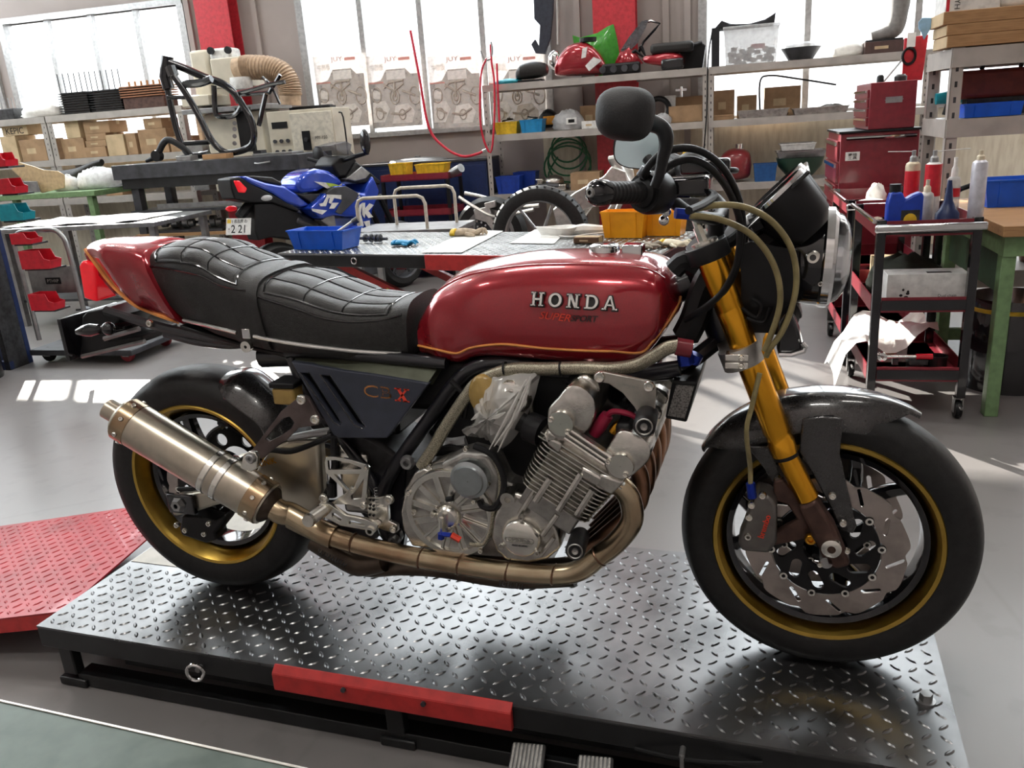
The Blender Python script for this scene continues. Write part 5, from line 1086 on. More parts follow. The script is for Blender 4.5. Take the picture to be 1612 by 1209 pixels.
def carton(lab, loc, w, d, h, rz=0, m=None, group='cardboard boxes on the shelves', open_=False, name='cardboard_box', cat='box'):
    t = thing(name, lab, cat, loc, rz, group); m = m or M['card']
    if open_:
        b = MB().box(-w/2, w/2, -d/2, -d/2+.005, 0, h).box(-w/2, w/2, d/2-.005, d/2, 0, h).box(-w/2, -w/2+.005, -d/2, d/2, 0, h).box(w/2-.005, w/2, -d/2, d/2, 0, h).box(-w/2, w/2, -d/2, d/2, 0, .005); b.build('body', m, t)
        MB().prism([V((-w/2, d/2, h)), V((w/2, d/2, h)), V((w/2, d/2+.02, h+.08)), V((-w/2, d/2+.02, h+.08))], (0, .004, 0)).build('flap', m, t)
    else:
        MB().box(-w/2, w/2, -d/2, d/2, 0, h).build('body', m, t, bevel=.003)
        MB().box(-w*.5-.001, w*.5+.001, -.025, .025, h-.04, h+.001).build('tape', M['skin'], t)
        MB().box(-w*.25, w*.1, -d/2-.001, -d/2, h*.35, h*.6).build('label_panel', M['cardl'], t)
    return t
def shelfunit(lab, x0, x1, ry, d, zs, lip=.05, top=None, ps=.045, group='grey shelving units'):
    t = thing('shelving_unit', lab, 'shelf', ((x0+x1)/2, ry, FLOOR), 0, group); w = x1-x0; top = top or max(zs)
    for sx in (-1, 1):
        for y in (0, d-ps):
            p = MB().box(sx*w/2-(ps if sx > 0 else 0), sx*w/2+(0 if sx > 0 else ps), y, y+.004, 0, top-FLOOR).box(sx*w/2-(.004 if sx > 0 else 0), sx*w/2+(0 if sx > 0 else .004), y, y+ps, 0, top-FLOOR)
            o = p.build('post', M['shelf'], t)
            h = MB()
            for k in range(int((top-FLOOR)/.06)): h.box(sx*w/2-sx*ps*.5-.004, sx*w/2-sx*ps*.5+.004, y-.0006, y+.0005, .03+k*.06, .05+k*.06)
            h.build('slot_groove', M['dk'], o)
    for z in zs:
        b = MB().box(-w/2+.002, w/2-.002, -.004, d+.004, z-FLOOR-.006, z-FLOOR).box(-w/2+.002, w/2-.002, -.008, -.004, z-FLOOR-lip, z-FLOOR).box(-w/2+.002, w/2-.002, d+.002, d+.005, z-FLOOR-lip, z-FLOOR)
        b.build('shelf_board', M['shelf'], t)
    return t
def wirebag(name, lab, m, loc, s, seed, cat='bag', group=None, fl=1.):
    t = thing(name, lab, cat, loc, 0, group); r = random.Random(seed); b = MB(); b.ball((0, 0, s[2]*.48), s, 22, 14)
    b.v = [V((v.x*(1+r.uniform(-.12, .12)*fl), v.y*(1+r.uniform(-.12, .12)*fl), max(0, v.z*(1+r.uniform(-.1, .12)*fl)))) for v in b.v]
    b.build('sheet', m, t, smooth=60); return t
# ------------------------------------------------------------------ second lift and what lies on it
ZT = .58
nl, nr = R(437, 398.5, z=ZT), R(905, 404, z=ZT); an = math.atan2(nr.y-nl.y, nr.x-nl.x); LT, WT = 2.15, .80
tl2 = thing('scissor_lift', 'raised tread plate lift table on red scissor arms behind the red motorcycle', 'lift', (nl.x, nl.y, FLOOR), an)
h = ZT-FLOOR
dk2 = MB().box(0, LT, 0, WT, h-.006, h); tread(dk2, .01, LT-.01, .01, WT-.01, h, step=.036, L=.013); dk2.build('deck', M['plates'], tl2)
MB().box(0, LT, 0, .04, h-.07, h-.0065).box(0, LT, WT-.04, WT, h-.07, h-.0065).box(0, .04, .04, WT-.04, h-.07, h-.0065).box(LT-.04, LT, .04, WT-.04, h-.07, h-.0065).build('edge_frame', M['blkiron'], tl2, bevel=.003)
T_ = RM @ Matrix.Translation(nl) @ Matrix.Rotation(an, 4, 'Z')
def TX(px): 
    q = R(px, 405, z=ZT-.03); return (q.x-nl.x)*cos(an)+(q.y-nl.y)*sin(an)
MB().box(TX(688), TX(688)+.8, -.012, -.001, h-.075, h+.002).build('edge_guard', M['redpl'], tl2, label='red folded guard on the near edge', bevel=.003)
MB().tube([V((TX(572)+.016*cos(t*PI/7), -.006, h-.035+.016*sin(t*PI/7))) for t in range(14)], .004, closed=True).build('lifting_eye', M['chrome'], tl2)
for y in (.12, .6):
    a1 = MB().prism([V((.25, y, h-.075)), V((.36, y, h-.075)), V((1.9, y, .06)), V((1.8, y, .06))], (0, .03, 0)).build('scissor_arm', M['redpl'], tl2, label='red scissor arm')
    MB().prism([V((1.9, y+.04, h-.075)), V((1.78, y+.04, h-.075)), V((.25, y+.04, .06)), V((.36, y+.04, .06))], (0, .03, 0)).build('scissor_arm', M['redpl'], tl2, label='red scissor arm')
    if y < .2:
        MB().prism([V((.62, y-.001, h-.245)), V((.74, y-.001, h-.295)), V((.74, y-.001, h-.25)), V((.62, y-.001, h-.2))], (0, -.001, 0)).build('warning_label', M['yellow'], a1); 
        MB().ball((.68, y-.002, h-.248), (.02, .001, .012), 10, 6).tube([V((.645, y-.002, h-.225)), V((.715, y-.002, h-.272))], .003).build('warning_mark', M['black'], a1)
MB().box(.05, LT-.05, .02, .09, 0, .05).box(.05, LT-.05, WT-.09, WT-.02, 0, .05).box(.05, .12, .09, WT-.09, 0, .05).box(LT-.12, LT-.05, .09, WT-.09, 0, .05).build('base_frame', M['blkiron'], tl2, bevel=.003)
zt = ZT+.0031
def on(px, py): q = R(px, py, z=zt); q.z = zt; return q
def lid(name, lab, cat, px, py, rz=0, group=None): return thing(name, lab, cat, on(px, py), rz, group)
q = on(505, 393); wq = (R(557, 388, q.y)-R(455, 388, q.y)).length
bb = openbin('parts_bin', 'long bright blue parts bin on the left end of the lift table', M['bluebin'], q+V((0, .07, 0)), wq, .17, (R(505, 362, q.y).z-zt), rz=an)
q2 = q+V((.06, .07, 0))
t = thing('shock_absorber', 'steel shock absorber shaft lying in the blue bin on the lift table', 'damper', (q2.x+.03, q2.y, zt+.045), an+.5); MB().cyl((-.05, 0, .01), (.08, 0, .085), .014).build('body', M['gsteel'], t); MB().cyl((.08, 0, .085), (.11, 0, .1), .018).build('end_cap', M['dsteel'], t)
q = on(585, 381); t = thing('camshaft', 'dark shaft with discs lying right of the blue bin on the table', 'shaft', (q.x, q.y, zt), an)
MB().tube([(-.09, 0, .022), (.11, 0, .018)], .009).build('shaft', M['dsteel'], t)
for x in (-.04, 0.0, .035, .06): MB().lathe([(.008, -.006), (.022, -.006), (.022, .006), (.008, .006)], (x, 0, .0225), (1, 0, 0), 18, closed=True).build('disc', M['dsteel'], t)
def glove(lab, px, py, m, s, rz, seed, m2_=None, name='work_glove', group=None):
    t = lid(name, lab, 'glove', px, py, rz, group); r = random.Random(seed); b = MB()
    b.loft([[V((x*s, w*s*cos(a), max(0.0005, hh*s*(1+sin(a))))) for a in [2*PI*k/12 for k in range(12)]] for x, w, hh in ((-.5, .2, .06), (-.4, .24, .12), (-.2, .25, .12), (.05, .24, .1), (.2, .2, .07), (.26, .12, .04))])
    b.build('palm', m, t, smooth=80)
    for k in range(4): 
        y = -.16+k*.105
        MB().tube([V((.12*s, y*s, .08*s)), V(((.36+r.uniform(-.05, .05))*s, y*1.2*s, (.12+r.uniform(-.04, .08))*s)), V(((.5+r.uniform(-.12, .05))*s, y*1.3*s, .05*s))], [.06*s, .055*s, .035*s], n=8, k=4).build('finger', m, t)
    MB().tube([V((-.1*s, -.2*s, .08*s)), V((.05*s, -.38*s, .09*s)), V((.2*s, -.42*s, .05*s))], [.07*s, .06*s, .035*s], n=8, k=4).build('thumb', m, t)
    MB().lathe([(.2*s, -.56*s), (.235*s, -.55*s), (.25*s, -.42*s), (.21*s, -.4*s)], (0, 0, .1*s), (1, 0, 0), 14).build('cuff', m2_ or m, t) if False else None
    cf = MB().loft([[V((x*s, w*s*cos(a), max(.0004, hh*s*(1+sin(a))))) for a in [2*PI*k/12 for k in range(12)]] for x, w, hh in ((-.62, .22, .09), (-.6, .25, .11), (-.48, .255, .12), (-.46, .23, .1))]); cf.build('cuff', m2_ or m, t, smooth=60)
    return t
glove('crumpled blue nitrile glove left of the white paper sheet', 640, 386, M['bglove'], .13, an+.2, 1); glove('tan leather work glove with yellow cuff on the paper sheet', 742, 371, M['glove'], .19, an+.3, 2, M['yellow'])
def sheet(lab, quad, name='paper_sheet', m=None, dz=0):
    qs = [on(*p) for p in quad]; c = sum(qs, V())/4; t = thing(name, lab, 'paper', (c.x, c.y, zt+dz)); 
    MB().prism([V((p.x-c.x, p.y-c.y, .0008)) for p in qs], (0, 0, .001)).build('sheet', m or M['paper'], t); 
    return t
sheet('white paper sheet under the tan leather glove on the lift table', ((662, 398), (727, 398), (792, 364), (740, 362)), dz=.0004)
sheet('white paper sheet under the coiled white cable', ((803, 383), (872, 384), (895, 362), (842, 362)))
q = on(885, 372); t = thing('cable_coil', 'coiled white cable lying on the lift table behind the fuel tank', 'cable', (q.x, q.y, zt+.002), an)
for k in range(7): MB().tube([V(((.075+.003*k)*cos(a)*1.25-.03, (.032+.003*k)*sin(a), .010+.006*k+.004*sin(2*a))) for a in [2*PI*i/24 for i in range(24)]], .005, n=6, closed=True).build('loop', M['rope'], t)
MB().tube([V((-.0, -.04, .006)), V((.08, -.07, .006)), V((.16, -.02, .012)), V((.3, .02, .02))], .005, n=6, k=5).build('tail', M['rope'], t)
MB().tube([V((.03, 0, .022)), V((.12, .02, .032)), V((.3, .05, .025))], [.02, .03, .012], n=8, k=4).build('bundle', M['rope'], t)
for i, (px, py, w_, lab) in enumerate(((985, 375, 72, 'bright orange parts bin behind the filler cap, left of the pair'), (1040, 372, 62, 'bright orange parts bin behind the grey glove, right of the pair'))):
    q = on(px, py); wq = (R(px+w_/2, py, q.y)-R(px-w_/2, py, q.y)).length; openbin('parts_bin', lab, M['orange'], (q.x+.028*i-.004, q.y+.06, zt), wq, .115, R(px, py-42, q.y).z-zt-(.012 if i else 0), rz=an, group=None)
glove('grey knitted glove crumpled before the orange bins', 1020, 390, mat('grey knit', (.36, .32, .26), .9, bump=.5, bscale=200), .13, an+.25, 4); glove('white leather glove with yellow edge beside the grey glove', 1066, 388, M['glovew'], .14, an-.2, 5, M['yellow'])
q = on(925, 383); carton('small dark open cardboard box left of the orange bins', (q.x, q.y+.03, zt), .13, .08, .03, an, open_=False, m=mat('dark card', (.13, .07, .04), .8), group=None)
# trolley with two tubular handles
ry = 3.35; z = R(670, 358, ry).z; a, b_ = R(566, 362, ry), R(722, 358, ry); wT = (b_-a).length
tr = thing('platform_trolley', 'trolley with two beige tubular hoop handles behind the lift table', 'trolley', ((a.x+b_.x)/2, ry, FLOOR)); hz = z-FLOOR
MB().box(-wT/2-.02, wT/2+.02, -.1, .32, hz-.03, hz).build('platform', M['gsteel'], tr, bevel=.004)
hand = mat('beige tube', (.55, .5, .42), .35)
for (x0, x1, y, pt) in ((566, 673, -.06, 310), (626, 720, .22, 294)):
    A_, B_, zt_ = R(x0, 362, ry+y).x-(a.x+b_.x)/2, R(x1, 360, ry+y).x-(a.x+b_.x)/2, R((x0+x1)/2, pt, ry+y).z-FLOOR
    MB().tube([V((A_, y, hz)), V((A_, y, zt_-.05)), V((A_+.015, y, zt_-.015)), V((A_+.05, y, zt_)), V((B_-.05, y, zt_)), V((B_-.015, y, zt_-.015)), V((B_, y, zt_-.05)), V((B_, y, hz))], .0115, n=10).build('handle', hand, tr)
for sx in (-1, 1):
    for y in (-.06, .28): MB().box(sx*wT/2-.02, sx*wT/2+.02, y-.02, y+.02, .001, hz-.03).build('leg', M['gsteel'], tr)
# ------------------------------------------------------------------ bare silver frame with wheel, and loose tyre
ry = 4.15
t = thing('tyre', 'loose black motorcycle tyre standing behind the lift table', 'tyre', (R(850, 372, ry).x, ry, FLOOR)); c = R(851, 372, ry); ro = R(851, 292, ry).z-c.z; cz0 = ro+.0
gs_ = thing('stand', 'low black steel stand under the loose tyre', 'stand', (c.x, ry, FLOOR)); zz = c.z-ro-FLOOR; MB().box(-.22, .22, -.12, .12, zz-.03, zz).build('top', M['blkiron'], gs_)
for sx in (-1, 1): MB().box(sx*.19-.02, sx*.19+.02, -.1, .1, 0.0005, zz-.03).build('leg', M['blkiron'], gs_)
t.location = RM @ V((c.x, ry, c.z-ro+.0005))
MB().lathe([(ro*.72, -.05), (ro*.85, -.062), (ro*.95, -.05), (ro, -.02), (ro, .02), (ro*.95, .05), (ro*.85, .062), (ro*.72, .05)], (0, 0, ro), (0, 1, 0), 56, closed=True).build('carcass', M['tire'], t)
tr_ = MB()
for k in range(40): a_ = 2*PI*k/40; tr_.box(-.006, .006, -.04, .04, ro*.985, ro*1.002, Matrix.Translation((0, 0, ro)) @ Matrix.Rotation(a_, 4, 'Y'))
tr_.build('tread', M['tire'], t)
MB().lathe([(ro*.69, -.04), (ro*.72, -.045), (ro*.72, .045), (ro*.69, .04)], (0, 0, ro), (0, 1, 0), 48, closed=True).build('rim', M['gsteel'], t)
sp = MB()
for k in range(6): a_ = 2*PI*k/6; sp.tube([V((.05*cos(a_), 0, ro+.05*sin(a_))), V((ro*.7*cos(a_+.1), 0, ro+ro*.7*sin(a_+.1)))], .012)
sp.cyl((0, -.05, ro), (0, .05, ro), .05); sp.build('spokes', M['gsteel'], t)
ry2 = 4.55
def RF(pts, ry, o): return [V((R(x, y, ry).x-o.x, 0, R(x, y, ry).z-o.z)) for x, y in pts]
o = V((R(940, 372, ry2).x, ry2, FLOOR)); ft_ = thing('bare_frame', 'bare silver aluminium motorcycle frame leaning behind the loose tyre', 'frame', o)
silv = mat('raw aluminium', (.62, .6, .57), .3, 1)
fb = RF([(870, 330), (905, 303), (950, 278), (963, 262), (985, 270), (988, 290), (960, 318), (920, 330), (900, 360), (880, 372)], ry2, o)
MB().prism(fb, (0, .05, 0)).build('main_spar', silv, ft_, bevel=.008); MB().prism([p+V((.03, .22, 0)) for p in fb], (0, .05, 0)).build('main_spar', silv, ft_, bevel=.008)
f2 = RF([(945, 268), (962, 252), (972, 250), (985, 290), (978, 298)], ry2, o); MB().tube([V((f2[1].x, .13, f2[1].z)), V((f2[3].x, .13, f2[3].z-.02))], .04, n=16).tube([V((f2[1].x-.03, .13, f2[1].z)), V((f2[1].x+.06, .1, f2[1].z+.01))], .025).build('steering_head', silv, ft_)
f3 = RF([(988, 285), (960, 330), (945, 372)], ry2, o); MB().tube([p+V((0, .03, 0)) for p in f3], .022, n=10).tube([p+V((.04, .2, 0)) for p in f3], .022, n=10).build('down_tube', silv, ft_)
lo_ = f3[-1]; MB().box(lo_.x-.35, lo_.x+.1, .0, .26, lo_.z-.03, lo_.z).build('cradle', silv, ft_)
MB().box(lo_.x-.3, lo_.x-.24, .02, .2, .0005, lo_.z-.03).box(lo_.x+.02, lo_.x+.08, .02, .2, .0005, lo_.z-.03).build('prop_stand', M['blkiron'], ft_)
ry3 = 4.6; o = V((R(770, 372, ry3).x, ry3, FLOOR)); sw_ = thing('swingarm', 'bare silver swingarm with a wheel left of the loose tyre', 'swingarm', o)
MB().tube(RF([(722, 310), (745, 325), (775, 340), (800, 338), (840, 330)], ry3, o), .014, n=8, k=4).tube([p+V((0, .2, 0)) for p in RF([(720, 308), (755, 316), (790, 330), (840, 328)], ry3, o)], .016, n=8, k=4).build('arm', silv, sw_)
bq = RF([(745, 330), (770, 325), (775, 345), (790, 365), (780, 370), (765, 350), (748, 345)], ry3, o); MB().prism(bq, (0, .04, 0)).build('axle_plate', silv, sw_, bevel=.005)
b2 = RF([(762, 320), (778, 316), (780, 326), (764, 330)], ry3, o); MB().prism(b2, (0, .08, 0)).build('lug', silv, sw_, bevel=.005)
wc = R(768, 372, ry3); wr = (R(768, 330, ry3).z-wc.z); wc = wc-o
MB().lathe([(wr*.85, .06), (wr*1.0, .06), (wr*1.0, .16), (wr*.85, .16)], (wc.x, 0, wc.z), (0, 1, 0), 40, closed=True).build('wheel_rim', M['gsteel'], sw_)
MB().lathe([(wr*1.0, .05), (wr*1.3, .05), (wr*1.45, .11), (wr*1.3, .17), (wr*1.0, .17)], (wc.x, 0, wc.z), (0, 1, 0), 40, closed=True).build('wheel_tyre', M['tire'], sw_)
cg = MB()
for k in range(16):
    for r_ in (.4, .58, .74): a_ = 2*PI*k/16+r_; cg.ball((wc.x+wr*r_*cos(a_), .08, wc.z+wr*r_*sin(a_)), .012, 8, 6)
cg.build('sprocket_teeth', M['chrome'], sw_, kind='stuff'); MB().cyl((wc.x, .09, wc.z), (wc.x, .11, wc.z), wr*.8).build('hub_disc', M['dsteel'], sw_)
MB().box(wc.x-.1, wc.x+.12, .0, .3, .0005, max(.05, wc.z-wr*1.46)).build('prop_block', M['blkiron'], sw_)
# ------------------------------------------------------------------ blue sport motorcycle
PA, PD = R(400, 380, 3.9), 1.12      # a point of its side plane and its heading in the room
bo = V((PA.x, PA.y, FLOOR)); hd_ = V((cos(PD), sin(PD), 0)); nn_ = V((sin(PD), -cos(PD), 0))
def Q(pts, off=0.):   # points on the bike's side plane -> local coordinates (x forward, y = -off toward the viewer)
    out = []
    for p in pts:
        d = RMI @ ray(340+p[0]/5.373, 200+p[1]/5.373); c = RMI @ CP; of = p[2] if len(p) > 2 else off
        t_ = ((bo+nn_*of-c).dot(nn_))/d.dot(nn_); w_ = c+d*t_-bo; out.append(V((w_.dot(hd_), -of, w_.z)))
    return out
sb = thing('sport_motorcycle', 'blue and black sport motorcycle with white letters parked behind the lift table', 'motorcycle', bo, PD)
def sl(name, pts, y0, y1, m, bev=.02, **k): 
    p = Q(pts, y0); return MB().prism(p, (0, y1, 0)).build(name, m, sb, bevel=bev, seg=3, **k)
sl('tank', [(690, 500), (700, 440), (760, 385), (850, 350), (960, 365), (1040, 420), (1090, 470), (1050, 500), (940, 510), (860, 550), (740, 560), (700, 540)], .13, .26, M['blue'], .05)
sl('tail_cowl', [(210, 420), (260, 415), (420, 470), (580, 500), (680, 560), (800, 660), (720, 680), (600, 640), (480, 560), (300, 480)], .1, .2, M['blue'], .02)
sl('seat', [(260, 415), (330, 412), (480, 425), (560, 470), (560, 495), (420, 465)], .09, .18, M['vinyl'], .01)
sl('seat', [(700, 570), (880, 560), (900, 590), (820, 650), (760, 610)], .12, .24, M['vinyl'], .01)
sl('undertail', [(120, 440), (200, 420), (300, 480), (480, 570), (700, 690), (700, 720), (480, 640), (300, 640), (160, 610), (130, 520)], .09, .18, M['blk'], .01)
sl('rear_fender', [(330, 650), (480, 640), (700, 720), (800, 850), (700, 960), (480, 930), (360, 960), (330, 880)], .07, .14, M['blk'], .01)
rl = Q([(145, 450), (200, 450), (270, 520), (250, 560), (190, 555)], .095); MB().prism(rl, (-.0, .19, 0)).build('tail_light', M['redlens'], sb, bevel=.01, label='red tail light')
ind = Q([(430, 600)], .16)[0]; MB().ball(ind, (.05, .02, .022), 14, 8).build('indicator', M['clear'], sb); ind = Q([(130, 690)], -.12)[0]; MB().ball(ind, (.05, .02, .022), 14, 8).build('indicator', M['redlens'], sb)
fai = sl('side_fairing', [(800, 690), (930, 560), (1010, 500), (1100, 495), (1180, 540), (1260, 560), (1290, 480), (1330, 410), (1390, 540), (1370, 600), (1330, 700), (1310, 890), (1250, 890), (1180, 760), (1100, 760), (1000, 750), (900, 780)], .18, .36, M['blue'], .02)
sl('side_panel', [(1000, 510), (1100, 500), (1210, 560), (1190, 610), (1060, 740), (1010, 720), (1070, 620), (930, 560)], .186, .372, M['dsteel'], .004)
sl('belly_pan', [(890, 790), (1000, 700), (1020, 840), (1000, 870)], .15, .3, M['gsteel'], .01)
def SP(n, pts, off, m): MB().prism(Q(pts, off), (0, .004, 0)).build(n, m, fai)
for pts in ([(875, 650), (910, 640), (940, 580), (960, 585), (930, 670), (885, 670)], [(935, 570), (1060, 575), (1060, 610), (1000, 600), (975, 650), (955, 640), (965, 600), (940, 595)], [(985, 640), (1040, 640), (1000, 690), (960, 690)], [(810, 690), (940, 705), (900, 740), (815, 710)]): SP('lettering', pts, .192, M['white'])
for pts in ([(1215, 660), (1240, 640), (1225, 730), (1250, 830), (1235, 860), (1200, 740)], [(1240, 640), (1262, 640), (1262, 690), (1300, 645), (1335, 660), (1290, 710), (1330, 760), (1290, 770), (1262, 730), (1258, 770), (1238, 740)], [(1250, 800), (1300, 790), (1310, 870), (1280, 860)]): SP('lettering', pts, .192, M['white'])
SP('graphic', [(830, 460), (930, 470), (970, 510), (940, 520)], .14, M['white']); SP('graphic', [(930, 470), (1000, 480), (1050, 495), (960, 505)], .142, mat('lime', (.45, .6, .05), .4)); SP('lettering', [(1200, 560), (1220, 555), (1210, 575), (1225, 595), (1200, 600), (1212, 582)], .194, M['white'])
cw = sl('nose_cowl', [(1090, 460), (1190, 290), (1330, 400), (1400, 460), (1390, 490), (1300, 470), (1220, 480)], .15, .3, M['blk'], .03)
ws = Q([(1100, 440), (1230, 330), (1310, 390), (1270, 440), (1180, 460)], .155); MB().prism(ws, (0, .31, 0)).build('cockpit_panel', M['gsteel'], sb, bevel=.01)
sl('windscreen', [(955, 160), (1100, 120), (1150, 145), (1140, 200), (1180, 240), (1080, 230), (1010, 180)], .10, .2, mat('smoked screen', (.1, .1, .12), .15, alpha=.6), .005)
sl('instrument', [(980, 320), (1040, 240), (1160, 240), (1200, 290), (1120, 420), (1040, 430)], .12, .24, M['blk'], .02)
hbp = Q([(1030, 300, .05), (1150, 260, .2), (1290, 215, .33)]); MB().tube(hbp, .016, k=3).build('handlebar', M['blk'], sb)
hbp = Q([(990, 310, -.05), (900, 300, -.2), (780, 270, -.33)]); MB().tube(hbp, .016, k=3).build('handlebar', M['blk'], sb)
mc_ = Q([(1262, 125, .36)])[0]; MB().ball(mc_, (.03, .055, .1), 18, 12).build('mirror', M['gblk'], sb); MB().tube([mc_+V((0, 0, -.08)), hbp[0]+V((0, -.2, .05))], .008).build('mirror_stem', M['blk'], sb)
mc_ = Q([(865, 240, -.36)])[0]; MB().ball(mc_, (.03, .07, .075), 18, 12).build('mirror', M['blk'], sb); MB().tube([mc_+V((0, 0, -.05)), V((hbp[0].x, .16, hbp[0].z))], .008).build('mirror_stem', M['blk'], sb)
rwc = Q([(500, 1080)], 0)[0]; rwr = .3; rwc.z = .3
for nm, c in (('rear_wheel', V((rwc.x, 0, .3))), ('front_wheel', V((rwc.x+1.3, 0, .3)))):
    wq = MB().lathe([(.2, -.05), (.215, -.06), (.215, .06), (.2, .05)], c, (0, 1, 0), 40, closed=True)
    for k in range(6): wq.tube([c+V((.03*cos(k*PI/3), 0, .03*sin(k*PI/3))), c+V((.2*cos(k*PI/3), 0, .2*sin(k*PI/3)))], .012)
    w_ = wq.build(nm, M['dsteel'], sb); MB().lathe([(.21, -.055), (.26, -.065), (.295, -.03), (.2995, 0), (.295, .03), (.26, .065), (.21, .055)], c, (0, 1, 0), 48, closed=True).build('tyre', M['tire'], w_)
MB().tube([V((rwc.x+1.3, -.1, .3)), V((rwc.x+1.05, -.1, .85))], .025).tube([V((rwc.x+1.3, .1, .3)), V((rwc.x+1.05, .1, .85))], .025).build('fork', M['blk'], sb)
MB().box(rwc.x+.4, rwc.x+.95, -.14, .14, .2, .62).tube([V((rwc.x, -.1, .3)), V((rwc.x+.5, -.1, .4))], .03).tube([V((rwc.x, .1, .3)), V((rwc.x+.5, .1, .4))], .03).tube([V((rwc.x+.2, 0, .75)), V((rwc.x+.6, 0, .55))], .08).build('engine', M['dsteel'], sb, bevel=.02)
pa, pb, pc, pd_ = Q([(75, 790), (300, 740), (305, 885), (80, 945)], 0)
# licence plate faces backwards
pl_c = Q([(190, 842)], 0)[0]; 
plt = MB().box(-.115, .115, -.002, .002, -.0625, .0625); TP = Matrix.Translation(pl_c) @ Matrix.Rotation(-PI/2+.32, 4, 'Z') @ Matrix.Rotation(-.30, 4, 'X')
fs_ = 1.0
def plm(mb): mb.v = [TP @ v for v in mb.v]; return mb
plate_ = plm(plt).build('number_plate', M['white'], sb, bevel=.001, label='white number plate reading 2 21')
XZl = basis((0, -.0025, -.018), (1, 0, 0), (0, 0, 1))
plm(MB().text('2 21', XZl, w=.13, h=.06, ext=.001, off=.01).text('·', XZl @ Matrix.Translation((-.085, 0, 0)), w=.009, h=.009, ext=.001)).build('lettering', M['black'], plate_)
plm(MB().text('1 名古屋 わ', basis((.012, -.0025, .04), (1, 0, 0), (0, 0, 1)), w=.14, h=.028, ext=.001, off=.006)).build('lettering', M['black'], plate_); plm(MB().box(-.105, -.07, -.003, -.002, .025, .055)).build('plate_sticker', M['yellow'], plate_)
MB().tube([pl_c+V((.02, 0, .07)), pl_c+V((.15, 0, .16)), pl_c+V((.35, 0, .22))], .04, k=3).build('plate_holder', M['blk'], sb)
# ------------------------------------------------------------------ left: surface plate with a bare frame on it
ry = 5.0; a, b_ = R(178, 279, ry), R(470, 257, ry); zt_ = R(320, 252, ry).z; hb_ = R(320, 287, ry).z; wj = b_.x-a.x
jg = thing('surface_table', 'long dark steel surface table carrying the bare black motorcycle frame', 'table', ((a.x+b_.x)/2, ry, FLOOR)); z1 = zt_-FLOOR
MB().box(-wj/2, wj/2, 0, .68, z1-.13, z1).build('tabletop', M['dsteel'], jg, bevel=.004)
MB().box(-wj/2+.06, wj/2-.06, .03, .65, z1-.22, z1-.131).build('underframe', M['blkiron'], jg)
for sx in (-1, 1):
    for y in (.06, .54): MB().box(sx*(wj/2-.16)-.04, sx*(wj/2-.16)+.04, y, y+.08, 0.0005, z1-.221).build('leg', M['dsteel'], jg, bevel=.003)
zs1, zs2 = R(300, 366, 5.05).z-FLOOR, R(300, 328, 5.05).z-FLOOR
for zz in (zs1-.025, zs2-.025): MB().box(-wj/2+.1, wj/2-.1, .02, .66, zz, zz+.025).build('lower_shelf', M['wood'] if zz < zs2-.03 else M['dsteel'], jg)
MB().tube([V((.36*wj, -.004, z1-.05)), V((.30*wj, -.02, z1-.06)), V((.28*wj, -.004, z1-.055))], .008).build('handle', M['gsteel'], jg)
zj = zt_+.001
ryf = 5.3; fo = V((R(330, 245, ryf).x, ryf, zj))
bf_ = thing('bare_frame', 'bare black motorcycle frame clamped upright on the surface table', 'frame', fo)
def F3(pts, y): return [V((R(240+x/5.373, 60+yy/5.373, ryf+y).x-fo.x, y, R(240+x/5.373, 60+yy/5.373, ryf+y).z-fo.z)) for x, yy in pts]
for y in (-.12, .1):
    MB().tube(F3([(110, 330), (150, 540), (200, 760), (250, 900), (310, 985), (400, 990), (480, 975)] if y > 0 else [(180, 320), (290, 480), (390, 650), (480, 830), (560, 930), (640, 970), (760, 950), (840, 900), (860, 800), (830, 680), (760, 560), (700, 470)], y), .03, n=10, k=5).build('cradle_tube', M['gblk'], bf_)
MB().tube(F3([(150, 210), (280, 260), (440, 330), (580, 380), (680, 450), (740, 540)], -.02), .035, n=10, k=4).tube(F3([(270, 390), (400, 380), (500, 345)], -.1), .035, k=4).build('top_tube', M['gblk'], bf_)
MB().tube(F3([(125, 150), (110, 330), (140, 430)], 0), .055, n=14).build('steering_head', M['gblk'], bf_)
MB().tube(F3([(150, 240), (180, 320)], -.1), .05).build('gusset', M['gblk'], bf_)
MB().tube(F3([(700, 470), (830, 440), (1000, 390), (1120, 370)], -.1), .018, k=4).tube(F3([(700, 480), (960, 465), (1000, 440), (1080, 310)], .08), .018, k=2).tube(F3([(960, 470), (900, 740)], -.1), .022).tube(F3([(930, 330), (1000, 400), (1080, 560)], 0), .012, k=3).build('rear_subframe', M['gblk'], bf_)
MB().tube(F3([(520, 400), (530, 600), (560, 660), (700, 650), (760, 560)], .02), .025, k=3).tube(F3([(270, 890), (480, 880)], .0), .022).tube(F3([(130, 500), (290, 500)], 0), .02).build('cross_brace', M['gblk'], bf_)
MB().box(*[F3([(620, 0)], .1)[0].x, F3([(740, 0)], .1)[0].x], .06, .1, .04, F3([(0, 650)], .1)[0].z).build('swingarm_mount', M['blkiron'], bf_)
for q in (690, 740, 800, 860, 910): MB().cyl(F3([(695, q+30)], .05)[0], F3([(695, q+30)], .055)[0], .02, n=10).build('mount_hole', M['gsteel'], bf_) if q < 900 else None
